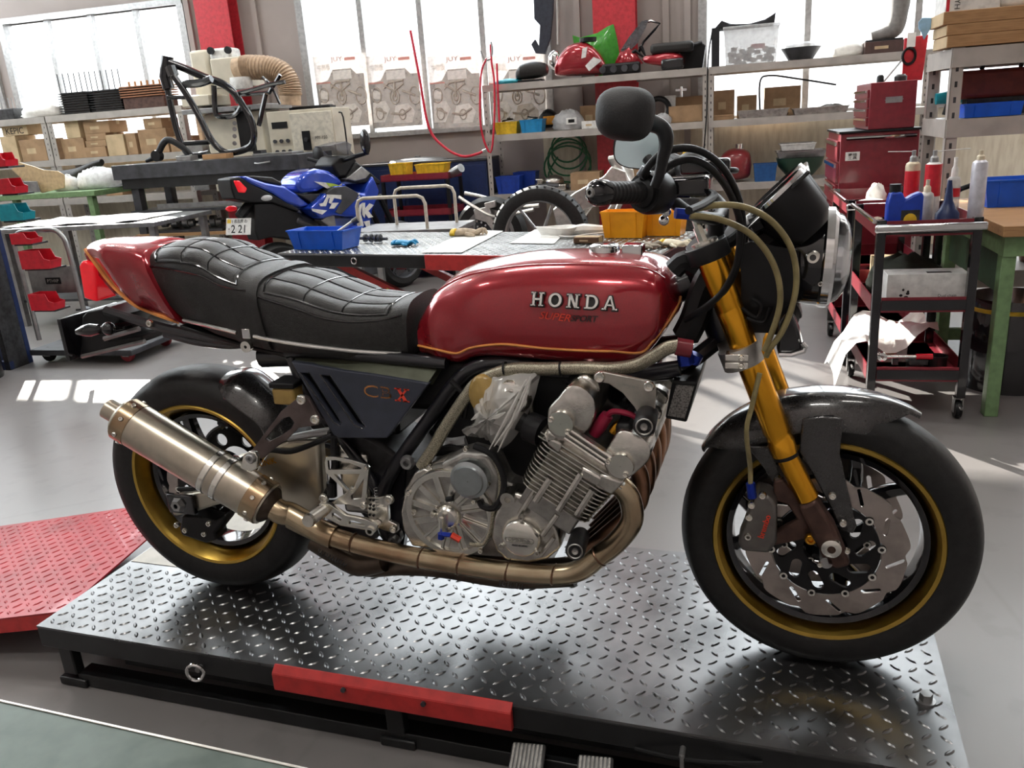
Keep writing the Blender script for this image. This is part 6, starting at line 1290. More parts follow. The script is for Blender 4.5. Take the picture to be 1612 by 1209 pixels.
for i, (x0, x1) in enumerate(((300, 420), (520, 720))):
    pa_, pb_ = F3([(x0, 1010)], -.1)[0], F3([(x1, 1010)], -.1)[0]; c = (pa_+pb_)/2
    t = thing('support_block', ['grey support block under the left end of the black frame', 'brown wooden support block under the middle of the black frame'][i], 'block', (fo.x+c.x, ryf-.22, zj)); MB().box(-(pb_.x-pa_.x)/2, (pb_.x-pa_.x)/2, -.06, .06, 0, .045).build('body', M['gsteel'] if i == 0 else M['wood'], t, bevel=.003); MB().box(-(pb_.x-pa_.x)/2+.01, (pb_.x-pa_.x)/2-.01, -.05, .05, .0455, .052).build('pad', M['dk'], t)
c = R(262, 251, 5.15); t = thing('bracket', 'black bent bracket arm lying at the left end of the surface table', 'bracket', (c.x, 5.15, zj))
MB().tube([V((-.22, 0, .02)), V((-.1, 0, .06)), V((0, 0, .17)), V((.08, 0, .19)), V((.22, 0, .1)), V((.28, 0, .03))], [.015, .03, .03, .028, .02], n=10, k=4).build('arm', M['blk'], t); MB().cyl((-.09, -.03, .06), (-.09, .03, .06), .05).build('boss', M['blk'], t)
c = R(430, 242, 5.2); t = thing('steel_plate', 'thin steel plate lying near the right end of the surface table', 'plate', (c.x, 5.3, zj)); MB().box(-.2, .2, -.12, .1, .0, .02).build('body', M['gsteel'], t, bevel=.002); MB().box(-.2, -.12, -.1, 0, .0205, .05).build('stop', M['dsteel'], t)
c = R(300, 338, 5.2); t = thing('gearbox_parts_tray', 'tray of oily gear shafts on the lower shelf of the surface table', 'tray', (c.x, 5.25, FLOOR+zs1+.001)); MB().box(-.4, .4, -.18, .18, 0, .02).build('tray', M['dsteel'], t)
for k in range(7): MB().lathe([(.01, -.03), (.035+.01*(k % 3), -.025), (.035+.01*(k % 3), .025), (.01, .03)], (-.3+.1*k, -.05+.03*(k % 3), .075), (1, .2, 0), 16).build('gear', M['gsteel'], t)
MB().tube([V((-.35, -.03, .075)), V((.35, .0, .075))], .013).build('shaft', M['chrome'], t)
t = thing('sheet_metal', 'bright bent steel sheet on the upper shelf of the surface table', 'sheet', (R(330, 320, 5.1).x, 5.28, FLOOR+zs2+.001)); MB().box(-.55, .35, -.2, .2, 0, .006).build('sheet', M['mach'], t); MB().box(-.55, .35, -.2, -.194, .006, .05).build('folded_edge', M['gsteel'], t)
# milling machine with suction hose
ry = 6.05; x0, x1 = R(303, 150, ry).x, R(385, 150, ry).x; o = V(((x0+x1)/2, ry, FLOOR))
mm_ = thing('milling_machine', 'cream workshop machine with ribbed suction hose behind the black frame', 'machine', o)
def LZ(px, py, y=0): q = R(px, py, ry+y); return V((q.x-o.x, y, q.z-o.z))
def lbox(x0, y0, x1, y1, d0, d1, m, nm, bev=.012, par=None): 
    a, b_ = LZ(x0, (y0+y1)/2, d0), LZ(x1, (y0+y1)/2, d0); t_, u_ = LZ((x0+x1)/2, y0, d0).z, LZ((x0+x1)/2, y1, d0).z
    return MB().box(a.x, b_.x, d0, d1, max(u_, .0005), t_).build(nm, m, par or mm_, bevel=bev)
lbox(303, 78, 331, 170, .12, .45, M['beige'], 'column', .03); lbox(329, 75, 364, 100, .10, .3, M['white'], 'wheel_guard', .03); lbox(333, 90, 386, 138, -.1, .25, M['beige'], 'head')
for p in ((333, 80), (360, 79)): c = LZ(*p, .09); MB().cyl(c, c+V((0, -.03, 0)), .035, n=14).build('knob', M['blk'], mm_)
MB().tube([LZ(*p, -.05) for p in ((372, 108), (395, 106), (425, 108), (446, 118), (455, 135), (457, 165))], .105, n=16, k=5).build('suction_hose', mat('ribbed beige hose', (.5, .36, .24), .6), mm_)
hp_ = smooth_path([LZ(*p, -.05) for p in ((385, 107), (395, 106), (425, 108), (446, 118), (455, 135), (457, 150))], 6); hr = MB()
for p, q in zip(hp_, hp_[1:]): hr.lathe([(.105, -.01), (.118, 0), (.105, .01)], p, q-p, 16)
hr.build('hose_rib', mat('hose rib', (.42, .3, .2), .6), mm_)
c = LZ(380, 132, -.12); MB().lathe([(.001, -.06), (.1, -.05), (.11, .0), (.1, .06), (.001, .06)], c, (0, 0, 1), 20).build('dust_cup', M['white'], mm_)
lbox(285, 168, 420, 176, -.12, .4, M['gsteel'], 'table', .004); lbox(330, 176, 420, 300, 0, .4, M['beige'], 'pedestal'); lbox(285, 150, 330, 168, -.05, .3, M['beige'], 'bed')
lbox(376, 189, 392, 233, -.006, .0, M['yellow'], 'sticker', 0); lbox(378, 210, 390, 221, -.008, -.006, M['blk'], 'sticker_band', 0); lbox(378, 221, 391, 232, -.008, -.006, M['letr'], 'sticker_band', 0)
c = LZ(384, 215, -.0095); MB().text('MAKER', basis(c, (1, 0, 0), (0, 0, 1)), w=.1, ext=.002).build('lettering', M['white'], mm_)
lbox(300, 226, 324, 300, .02, .3, M['gsteel'], 'leg', .004)
# control cabinet
ry = 5.9; a, b_ = R(426, 225, ry), R(528, 215, ry); zt_ = R(478, 172, ry).z; o = V(((a.x+b_.x)/2, ry, FLOOR)); w_ = b_.x-a.x
ccb = thing('control_cabinet', 'beige electrical control cabinet with selector knobs under the window', 'cabinet', o); zc = zt_-FLOOR
MB().box(-w_/2, w_/2, 0, .4, .0005, zc).build('body', M['beige'], ccb, bevel=.006)
MB().box(-w_/2+.36*w_, w_/2-.01, -.018, -.001, zc-.85, zc-.03).build('door', mat('cabinet door', (.66, .62, .52), .4), ccb, bevel=.004)
MB().box(-w_*.44, -w_*.2, -.006, 0, zc-.16, zc-.1).build('display', M['blk'], ccb)
for r_ in range(3):
    for k in range(3 if r_ < 2 else 2): c = V((-w_*.42+w_*.1*k+r_*.01, 0, zc-.28-.1*r_)); MB().cyl(c, c+V((0, -.02, 0)), .018, n=12).build('selector_knob', M['dsteel'], ccb)
MB().box(w_*.02, w_*.14, -.032, -.0185, zc-.38, zc-.2).build('main_switch', M['blk'], ccb, bevel=.003); MB().cyl((w_*.09, -.03, zc-.28), (w_*.09, -.06, zc-.28), .02).build('switch_handle', M['dsteel'], ccb)
MB().box(w_*.04, w_*.1, -.024, -.0185, zc-.48, zc-.42).build('switch', M['redbin'], ccb); MB().text('MY-150', basis((w_*.3, -.0195, zc-.27), (1, 0, 0), (0, 0, 1)), w=.13, ext=.001).build('lettering', M['dsteel'], ccb)
MB().cyl((-w_*.08, -.02, zc-.6), (-w_*.08, -.02, zc-.68), .012).build('door_handle', M['chrome'], ccb)
MB().tube([V((w_/2+.02, .1, zc-.05)), V((w_/2+.06, .1, zc-.1)), V((w_/2+.06, .1, zc-.5)), V((w_/2+.02, .1, zc-.9))], .008, k=3).build('cable', M['blk'], ccb)
t = thing('keyboard', 'flat black keyboard lying on top of the control cabinet', 'keyboard', (o.x+.05, ry+.2, zt_+.001)); MB().box(-.22, .22, -.07, .07, 0, .025).build('body', M['blk'], t, bevel=.004); MB().box(-.2, .2, -.05, .05, .0255, .032).build('key_block', M['dk'], t)
# ------------------------------------------------------------------ left shelving with boxes
zl = (1.585, 1.118, .69)
shelfunit('grey shelving unit under the left window, carrying cardboard boxes', -5.99, -4.25, 6.28, .45, zl, lip=.07, ps=.07); shelfunit('grey shelving unit cut by the left edge of the picture', -8.3, -6.0, 6.28, .45, zl, lip=.07, ps=.07)
def sx(v): return v/2.985
BX = [(285, 400, 650, 735, 'plain brown cardboard box at the left end of the middle shelf', None, 1), (395, 500, 690, 735, 'lowest flat carton of the stack of three', None, 1), (395, 500, 660, 690, 'middle flat carton of the stack of three', None, 1), (395, 500, 628, 660, 'topmost flat carton of the stack of three', None, 1), (495, 585, 632, 722, 'pale carton right of the stack of three', 1, 1), (590, 640, 625, 720, 'narrow brown carton between the pale carton and the wide one', None, 1), (645, 790, 605, 715, 'wide brown carton at the right of the middle shelf', None, 1), (668, 760, 555, 605, 'small carton standing on the wide brown carton', None, 1),
      (385, 515, 570, 628, 'carton with shadowed side on top of the flat stack', None, 1), (300, 372, 565, 650, 'pale carton standing on the plain box at the shelf post', 1, 1), (85, 215, 655, 725, 'dark brown carton left of the shelf post', None, 0), (0, 78, 640, 725, 'pale yellowish carton at the left edge on the middle shelf', 1, 0), (0, 130, 585, 640, 'bright carton printed with black letters at the left edge', 1, 0), (795, 865, 640, 715, 'brown carton half hidden behind the black frame', None, 1)]
tops = {}
for (x0, x1, t0, b0, lab, pale, bay) in BX:
    cx, z, w_, h = S(sx(x0), sx(x1), sx(b0), sx(t0), 6.31); z = 1.1185 if b0 > 700 else z
    if bay == 0 or x0 >= 0: pass
    if b0 <= 700:
        z = max([tp for (p0, p1, tp) in tops.get(bay, []) if p0 < (x0+x1)/2 < p1] or [1.1185])+.001
    c_ = carton(lab, (cx, 6.31+.16, z), w_*.93, .30, max(.04, R(sx((x0+x1)/2), sx(t0), 6.31).z-z), m=M['cardl'] if pale else None); tops.setdefault(bay, []).append((x0, x1, max(.04, R(sx((x0+x1)/2), sx(t0), 6.31).z-z)+z))
    if 'printed' in lab: MB().text('KEPIC', basis((0, -.1515, .05), (1, 0, 0), (0, 0, 1)), w=.24, ext=.001).build('lettering', M['black'], c_)
cx, z, w_, h = S(153, 180, 278, 262, 6.31); carton('small carton on the lowest shelf beside the surface table', (cx, 6.47, .691), w_, .2, .17)
MB_ = None
for i, (x0, x1, t0, b0, lab) in enumerate(((268, 412, 432, 515, 'left black finned cylinder block on the top shelf under the left window'), (416, 568, 420, 505, 'right black finned cylinder block on the top shelf under the left window'))):
    cx, z, w_, h = S(sx(x0), sx(x1), sx(b0), sx(t0), 6.34, 1.586); t = thing('cylinder_block', lab, 'engine part', (cx, 6.48, 1.586), 0, 'cylinder blocks on the shelf')
    MB().box(-w_*.42, w_*.42, -.1, .1, 0, h).build('body', M['gblk'], t); f = MB()
    for k in range(9): f.box(-w_*.49, w_*.49, -.13, .13, .01+k*h/9, .018+k*h/9)
    f.build('cooling_fin', M['blk'], t)
    for k in range(6):
        x = -w_*.45+k*w_*.18; MB().cyl((x, -.08, h), (x, -.08, h+.2), .006, n=6).build('stud', M['dsteel'], t); 
cx, z, w_, h = S(sx(570), sx(765), sx(490), sx(440), 6.34, 1.586); t = thing('cylinder_block', 'rusty brown finned cylinder block at the right of the top shelf', 'engine part', (cx, 6.48, 1.586)); MB().box(-w_/2, w_/2, -.12, .12, 0, h*.8).build('body', M['brown'], t, bevel=.005)
f = MB()
for k in range(5): f.box(-w_/2-.01, w_/2+.01, -.14, .14, h*.82+k*.025, h*.82+.012+k*.025)
f.build('cooling_fin', mat('rust', (.32, .14, .07), .7), t)
for k in range(7): MB().cyl((-w_*.45+k*w_*.15, 0, h*.8+.1), (-w_*.45+k*w_*.15, 0, h*.8+.17), .012, n=8).build('stud', M['wood'], t)
cx, z, w_, h = S(5, 90, 180, 152, 6.34, 1.586); wirebag('plastic_bag', 'bright crumpled clear bag on the top shelf left of the black blocks', M['bag'], (cx+.04, 6.48, 1.586), (w_*.38, .16, .11), 5)
cx, z, w_, h = S(-10, 18, 178, 150, 6.34, 1.586); t = thing('studded_casting', 'dark engine casting with studs at the left edge of the top shelf', 'engine part', (cx-.05, 6.48, 1.586)); MB().box(-.13, .13, -.1, .1, 0, .12).build('body', M['dk'], t, bevel=.01)
for k in range(5): MB().cyl((-.1+k*.05, 0, .12), (-.1+k*.05, 0, .24), .006, n=6).build('stud', M['gsteel'], t)
# ------------------------------------------------------------------ left benches and their clutter
ry = 3.75; zb = R(130, 356, ry).z
q0, q1 = R(8, 372, ry), R(228, 338, ry+.35)
lb_ = thing('steel_bench', 'low steel bench with bright paper covered top left of the surface table', 'table', (-3.72, ry+.45, FLOOR), .05); zb_ = zb-FLOOR
xr_ = R(228, 340, ry).x+3.72
MB().box(-.78, xr_, -.42, .42, zb_-.035, zb_).build('tabletop', M['gsteel'], lb_, bevel=.004)
for sx_ in (-.7, xr_-.06):
    for y in (-.36, .36): MB().box(sx_-.025, sx_+.025, y-.025, y+.025, 0.0005, zb_-.036).build('leg', M['gsteel'], lb_)
MB().box(-.7, xr_-.06, -.36, .36, .2, .22).build('lower_shelf', M['dsteel'], lb_)
t = thing('paper_sheet', 'crumpled bright covering paper on the low steel bench', 'paper', (-3.85, ry+.45, FLOOR+zb_+.001), .05); r_ = random.Random(5); rows = [[V((-.6+(xr_+.5)*i/14, -.36+.7*k/8, .004+r_.uniform(0, .012))) for k in range(9)] for i in range(15)]; MB().loft(rows, closed=False).build('sheet', M['paper'], t)
# green bench behind with templates and a seat
gb_ = thing('green_bench', 'pale green steel bench behind the low bench, holding cardboard templates', 'table', (-5.15, 5.35, FLOOR)); zg = R(140, 300, 5.0).z-FLOOR
MB().box(-1.0, .72, -.4, .4, zg-.05, zg).build('tabletop', M['ltgreen'], gb_, bevel=.004)
for x in (-.92, .64):
    for y in (-.35, .35): MB().box(x-.03, x+.03, y-.03, y+.03, 0.0005, zg-.051).build('leg', M['ltgreen'], gb_)
zgt = FLOOR+zg
def flat(name, lab, cat, pts, ry, th, m, z=None, tilt=.0):
    ps = [R(x, y, ry) for x, y in pts]; zmin = min(p.z for p in ps); cx = sum(p.x for p in ps)/len(ps); zz = zmin if z is None else z
    t = thing(name, lab, cat, (cx, ry, zz+.0005)); MB().prism([V((p.x-cx, 0, p.z-zmin)) for p in ps], (0, th, 0)).build('panel', m, t, bevel=min(.003, th/3)); return t
flat('cardboard_template', 'buff cardboard template with a curved cut standing on the green bench', 'template', [(52, 310), (22, 283), (34, 272), (55, 278), (72, 284), (95, 286), (105, 292), (105, 312), (70, 320)], 5.02, .01, mat('buff board', (.5, .36, .2), .7), zgt)
flat('cardboard_template', 'grey board template at the left edge before the buff one', 'template', [(-10, 318), (-10, 295), (60, 295), (66, 312)], 4.97, .01, M['gsteel'], zgt)
t = thing('saddle', 'black motorcycle saddle lying behind the buff template', 'seat', (R(100, 290, 5.5).x, 5.6, zgt+.001), .1); MB().loft([[V((x, w*cos(a), max(0, z0+hh*sin(a)))) for a in [2*PI*k/14 for k in range(14)]] for x, w, z0, hh in ((-.42, .05, .2, .03), (-.35, .12, .17, .06), (-.1, .14, .09, .09), (.12, .12, .12, .08), (.3, .1, .2, .05), (.4, .04, .24, .03))]).build('pad', M['vinyl'], t, smooth=60); MB().box(-.2, .2, -.1, .1, 0, .03).build('base', M['blk'], t)
for i, (x, y, s_, lab) in enumerate(((118, 303, (.13, .1, .1), 'crumpled translucent plastic sheet beside the black seat'), (150, 298, (.25, .17, .13), 'large crumpled translucent plastic sheet left of the surface table'))):
    c = R(x-16+7*i, y, 5.15); wirebag('plastic_bag', lab, mat('translucent sheet', (.75, .77, .78), .35, alpha=.8, bump=.5, bscale=12), (c.x, 5.2+.12*i, zgt+.001), s_, 11+i)
# rack with red and teal bins, drum, at the left edge
ry = 2.55; rx0 = R(6, 480, ry).x
rk = thing('bin_rack', 'dark louvred rack carrying red and teal bins at the left edge', 'rack', (rx0-.1, ry, FLOOR)); MB().box(-.28, .02, .16, .2, .0005, 1.3).box(-.28, .02, .0, .04, .0005, .06).build('panel', M['navy'], rk, bevel=.004); MB().box(-.02, .02, .0, .16, .0005, 1.3).build('post', M['dk'], rk)
RB = [(0, 12, 240, 262, M['redbin'], 'topmost red bin on the louvred rack'), (0, 28, 281, 305, M['redbin'], 'second red bin on the louvred rack'), (2, 40, 321, 347, M['teal'], 'teal bin on the louvred rack under the two red bins'), (20, 52, 367, 384, M['redbin'], 'red bin on the rack behind the hand truck handle'), (35, 82, 394, 423, M['redbin'], 'widest red bin behind the grey hand truck handle'), (50, 88, 462, 488, M['redbin'], 'red bin low on the rack beside the hand truck')]
for (x0, x1, t0, b0, m, lab) in RB:
    cx, z, w_, h = S(x0, x1, b0, t0, ry-.0); w_ = max(w_, .1); t = thing('louvre_bin', lab, 'bin', (rx0-.02+max(.0, (x1-40)*.0028) if False else R(x1, (t0+b0)/2, ry).x-w_*.5, ry+.08, z), 0)
    prof = [V((-w_*.5, 0, 0)), V((w_*.42, 0, 0)), V((w_*.5, 0, h*.45)), V((w_*.3, 0, h*.55)), V((w_*.2, 0, h)), V((-w_*.5, 0, h))]
    MB().prism(prof, (0, -.004, 0)).prism([p+V((0, -.10, 0)) for p in prof], (0, .004, 0)).box(-w_*.5, w_*.42, -.096, -.004, 0, .004).box(-w_*.5, -w_*.5+.004, -.096, -.004, 0, h).build('shell', m, t)
    qz = RMI @ t.location; MB().box(qz.x-rx0+.1-w_*.5, qz.x-rx0+.1+w_*.4, .0, .13, qz.z-FLOOR-.012, qz.z-FLOOR-.0006).build('bin_rail', M['dk'], rk)
    MB().prism([V((w_*.42, -.096, 0)), V((w_*.5, -.096, h*.45)), V((w_*.5, -.004, h*.45)), V((w_*.42, -.004, 0))], (-.004, 0, 0)).build('front_lip', m, t)
dr = thing('oil_drum', 'dark drum with a wire handle standing at the left edge', 'drum', (R(-4, 590, z=FLOOR).x-.06, 2.34, FLOOR)); MB().lathe([(.001, .001), (.16, .001), (.165, .02), (.165, .19), (.172, .2), (.165, .21), (.165, .43), (.172, .44), (.168, .45), (.15, .45), (.15, .435), (.001, .435)], (0, 0, 0), (0, 0, 1), 40).build('body', M['gblk'], dr)
MB().tube([V((.166, -.06, .38)), V((.185, -.08, .2)), V((.15, -.13, .1)), V((.06, -.175, .08))], .005, k=4).build('wire_handle', M['gsteel'], dr)
# grey hand truck
ht_ = thing('hand_truck', 'grey platform hand truck with tubular handle left of the red tail cowl', 'trolley', (-2.98, 2.72, FLOOR)); ry = 2.72
def HZ(px, py, y=0): q = R(px, py, ry+y); return V((q.x+2.98, y, q.z-FLOOR))
MB().tube([HZ(62, 535), HZ(40, 450), HZ(22, 385), HZ(26, 370), HZ(38, 365), HZ(80, 362), HZ(96, 370), HZ(108, 395), HZ(135, 500)], .016, n=10, k=3).build('handle', M['gsteel'], ht_)
MB().tube([HZ(66, 535, .75), HZ(58, 450, .75), HZ(50, 400, .75)], .012).build('rear_handle', M['gsteel'], ht_) if False else None
pn = [HZ(43, 425), HZ(118, 418), HZ(125, 460), HZ(52, 463)]; pnl = MB().prism(pn, (0, .012, 0)).build('back_panel', M['gsteel'], ht_); 
c = HZ(84, 442); MB().box(c.x-.06, c.x+.06, -.003, -.001, c.z-.022, c.z+.022).build('name_plate', M['blk'], pnl); MB().text('PTHRP', basis((c.x, -.004, c.z), (1, 0, 0), (0, 0, 1)), w=.09, ext=.001).build('lettering', M['silver'], pnl)
zp = HZ(100, 545).z; MB().box(-.32, .5, -.03, .55, zp-.06, zp-.02).build('platform', M['dsteel'], ht_, bevel=.006)
for x in (-.24, .4):
    for y in (.05, .45):
        MB().lathe([(.01, -.016), (.048, -.014), (.052, 0), (.048, .014), (.01, .016)], (x, y, .0525), (0, 1, 0), 24).build('wheel', mat('red caster', (.3, .03, .04), .5) if (x > 0) else M['blk'], ht_); MB().box(x-.025, x+.025, y-.025, y-.019, .04, zp-.06).box(x-.025, x+.025, y+.019, y+.025, .04, zp-.06).build('caster_fork', M['gsteel'], ht_)
c = HZ(112, 500, .2); t = thing('shock_absorber', 'dark shock absorber standing on the hand truck platform', 'damper', (-2.98+c.x, ry+.3, FLOOR+zp-.018)); MB().cyl((0, 0, .032), (.05, 0, .22), .03).build('body', M['dsteel'], t); MB().tube([V((.01*0+.045*cos(k*.8), .045*sin(k*.8), .02+k*.0042)) for k in range(44)], .008, n=6).build('spring', M['blk'], t)
# ------------------------------------------------------------------ back wall: posters in the middle window, hoses
PW = mat('poster print dark', (.34, .30, .27), .8, alpha=.55); PL = mat('poster print pale', (.88, .84, .8), .8, alpha=.85); PR = mat('poster print red', (.75, .35, .3), .8, alpha=.8); PG = mat('poster print mid', (.55, .48, .42), .8, alpha=.8)
def poster(x0, x1, lab):
    yv = WY-.06; a, b_ = R(x0, 150, yv), R(x1, 146, yv); zt_, zb_ = R((x0+x1)/2, 85, yv).z, R((x0+x1)/2, 200, yv).z; w_ = b_.x-a.x; h = zt_-zb_
    t = thing('poster', lab, 'poster', ((a.x+b_.x)/2, yv, zb_), 0, 'motorcycle posters on the window')
    MB().box(-w_/2, w_/2, 0, .002, 0, h).build('sheet', mat('poster paper', (.82, .75, .7), .8, alpha=.6), t)
    p = MB(); q = lambda pts, y: p.prism([V((x*w_, y, z*h)) for x, z in pts], (0, -.0008, 0))
    q([(-.5, .0), (.5, .0), (.5, .72), (.35, .72), (.25, .8), (-.12, .8), (-.25, .66), (-.5, .62)], -.0005); p.build('photo_area', PW, t)
    p = MB(); q([(-.48, .08), (-.25, .08), (-.12, .26), (-.2, .38), (-.45, .36)], -.002); q([(-.1, .05), (.3, .05), (.38, .2), (.25, .32), (0, .3)], -.002); q([(-.45, .42), (-.3, .4), (-.28, .5), (-.45, .55)], -.002); q([(-.13, .66), (.25, .66), (.25, .78), (-.13, .78)], -.002); p.build('photo_patch', PL, t)
    p = MB()
    for cx, cz, r_ in ((0, .42, .1), (0, .42, .05), (.4, .42, .12), (.12, .17, .07), (-.36, .46, .1), (-.33, .2, .08)): p.tube([V((cx*w_+r_*h*.7*cos(k*PI/10), -.003, cz*h+r_*h*sin(k*PI/10))) for k in range(20)], .007, n=5, closed=True)
    for s_ in (((-.2, .6), (0, .5), (.2, .6)), ((0, .42), (.02, .62)), ((-.2, .55), (-.1, .62), (.2, .64)), ((.15, .5), (.4, .42)), ((-.1, .2), (.12, .17), (.3, .25)), ((-.4, .28), (-.2, .2))): p.tube([V((x*w_, -.003, z*h)) for x, z in s_], .012, n=5)
    p.build('motorcycle_picture', PG, t)
    MB().text('JUY', basis((-.02*w_, -.002, .93*h), (1, 0, 0), (0, 0, 1)), w=.24*w_, h=.08*h, ext=.001).build('lettering', mat('poster letters', (.5, .3, .3), .8, alpha=.85), t); MB().box(.14*w_, .36*w_, -.002, -.001, .91*h, .95*h).box(-.5*w_, -.2*w_, -.002, -.001, .62*h, .64*h).build('red_bar', PR, t)
    MB().text('中部版', basis((-.3*w_, -.002, .84*h), (1, 0, 0), (0, 0, 1)), w=.26*w_, h=.09*h, ext=.001).build('lettering', PG, t)
for x0, x1, lab in ((500, 576, 'leftmost motorcycle poster on the middle window, above the control cabinet'), (582, 661, 'second motorcycle poster from the left on the middle window'), (678, 757, 'third motorcycle poster on the middle window, left of the hanging red hose'), (771, 858, 'motorcycle poster on the middle window behind the shelving unit')): poster(x0, x1, lab)
yv = WY-.12
def wallhose(name, lab, pts, r_, m, yv=WY-.12, cat='hose', nm='tube', k=5): 
    ps = [R(p[0], p[1], yv) for p in pts]; c = ps[0]; t = thing(name, lab, cat, (c.x, yv, c.z)); MB().tube([p-c for p in ps], r_, n=8, k=k).build(nm, m, t); return t
ah = wallhose('air_hose', 'red air hose hanging in a loop below the third poster', [(646, 48), (660, 120), (675, 200), (700, 232), (728, 246), (752, 242), (762, 237)], .013, M['hose'], 6.2); o_ = R(646, 48, 6.2); e_ = R(760, 238, 6.2)-o_; MB().cyl(e_, e_+V((.06, 0, .02)), .016).build('coupling', M['chrome'], ah)
ah = wallhose('air_hose', 'bundle of red hose hanging on the left post of the shelving', [(772, 70), (774, 100), (778, 130), (778, 190), (772, 240), (757, 200), (757, 120), (766, 92)], .010, M['hose'], 6.15); o_ = R(772, 70, 6.15); MB().tube([R(p[0], p[1], 6.15)-o_ for p in ((782, 100), (784, 150), (786, 192))], .010, k=3).build('tube', M['hose'], ah); MB().tube([R(p[0], p[1], 6.15)-o_ for p in ((757, 80), (763, 94), (772, 92), (775, 80), (773, 66))], .009, k=3).build('hook', M['gsteel'], ah)
gh = thing('hose_coil', 'coiled green hose hanging below the middle shelf', 'hose', (R(893, 238, 6.76).x, 6.76, R(893, 238, 6.76).z)); gr_ = R(893, 215, 6.62).z-R(893, 238, 6.62).z
for k in range(5): MB().tube([V(((.16+.02*k)*cos(a)+.02*(k % 2), -.01*k, gr_*(1.05+.12*k)*sin(a)-.05*k+.04)) for a in [2*PI*i/24 for i in range(24)]], .009, n=6, closed=True).build('loop', M['ghose'], gh)
MB().tube([V((-.1, 0, -.05)), V((-.2, 0, -.2)), V((-.22, .0, -.38))], .009, k=3).build('tail', M['ghose'], gh)
cl = flat('hanging_jacket', 'dark grey fabric cover hanging beside the middle window', 'cover', [(838, -40), (872, -40), (870, 20), (866, 60), (858, 85), (843, 84), (836, 70), (842, 62), (848, 74), (850, 40), (841, 30)], 6.5, .05, mat('dark fabric', (.035, .04, .055), .8), None)
pt = wallhose('wall_pipe', 'grey conduit pipe on the wall right of the hanging cover', [(877, -60), (879, 70)], .016, M['shelf'], WY-.06, 'pipe', 'pipe'); MB().box(-.04, .04, 0, .05, -.9, -.88).build('clip', M['gsteel'], pt)
# ------------------------------------------------------------------ blue cabinet and red tool cart under the middle window
ry = 6.2; a, b_ = R(575, 300, ry), R(768, 290, ry); zc = R(670, 254, ry).z-FLOOR; o = V(((a.x+b_.x)/2, ry, FLOOR)); w_ = b_.x-a.x
t = thing('tool_cabinet', 'dark blue metal cabinet under the posters', 'cabinet', o); MB().box(-w_/2, w_/2, 0, .5, .0005, zc-.02).build('body', mat('dark blue enamel', (.012, .025, .085), .35), t, bevel=.008); MB().box(-w_/2-.01, w_/2+.01, -.01, .51, zc-.0195, zc).build('worktop', M['dsteel'], t)
for k in range(3): MB().box(-w_/2+.02+k*w_/3, -w_/2+w_/3-.01+k*w_/3, -.012, -.001, .05, zc-.06).build('door', M['navy'], t, bevel=.002)
t = thing('drum_cover', 'round grey metal lid lying on the dark blue cabinet', 'lid', (R(655, 248, ry+.2).x, ry+.25, FLOOR+zc+.001)); MB().lathe([(.001, .03), (.1, .028), (.27, .012), (.29, .0), (.3, .002), (.28, .016), (.1, .034), (.001, .036)], (0, 0, 0), (0, 0, 1), 40, closed=True).build('dish', M['gsteel'], t); MB().cyl((0, 0, .035), (0, 0, .05), .03).build('knob', M['gsteel'], t)
ry = 5.62; a, b_ = R(598, 272, ry), R(705, 268, ry); zt_ = R(650, 274, ry).z-FLOOR; w_ = b_.x-a.x; o = V(((a.x+b_.x)/2, ry, FLOOR))
t = thing('tool_cart', 'small red and black tool cart holding yellow bins under the posters', 'cart', o)
for nm, zz in (('tray', zt_), ('tray', R(650, 330, ry).z-FLOOR), ('tray', .15)): MB().box(-w_/2, w_/2, 0, .42, zz-.06, zz-.05).box(-w_/2, w_/2, 0, .006, zz-.06, zz).box(-w_/2, w_/2, .414, .42, zz-.06, zz).box(-w_/2, -w_/2+.006, 0, .42, zz-.06, zz).box(w_/2-.006, w_/2, 0, .42, zz-.06, zz).build(nm, M['toolred'], t)
for x in (-w_/2, w_/2-.03):
    for y in (0, .39): MB().box(x, x+.03, y, y+.03, .06, zt_-.065).build('post', M['blk'], t); MB().cyl((x+.015, y+.005, .031), (x+.015, y+.027, .031), .03).build('caster', M['blk'], t)
hx = R(735, 262, ry); MB().tube([V((w_/2, .1, zt_-.02)), V((w_/2+.12, .03, zt_+.03))], .04, n=12).build('handle', M['gsteel'], t)
for x0, x1, lab in ((599, 633, 'small yellow bin at the left end of the red tool cart'), (646, 705, 'long yellow bin at the right end of the red tool cart')):
    c0, z, w2, h = S(x0, x1, 273, 259, ry, FLOOR+zt_-.049); openbin('yellow_bin', lab, M['yellow'], (c0-.03*(x0 > 640)+.02*(x0 < 640), ry+.2, FLOOR+zt_-.049), w2*.8, .2, R((x0+x1)/2, 259, ry).z-FLOOR-zt_+.05)
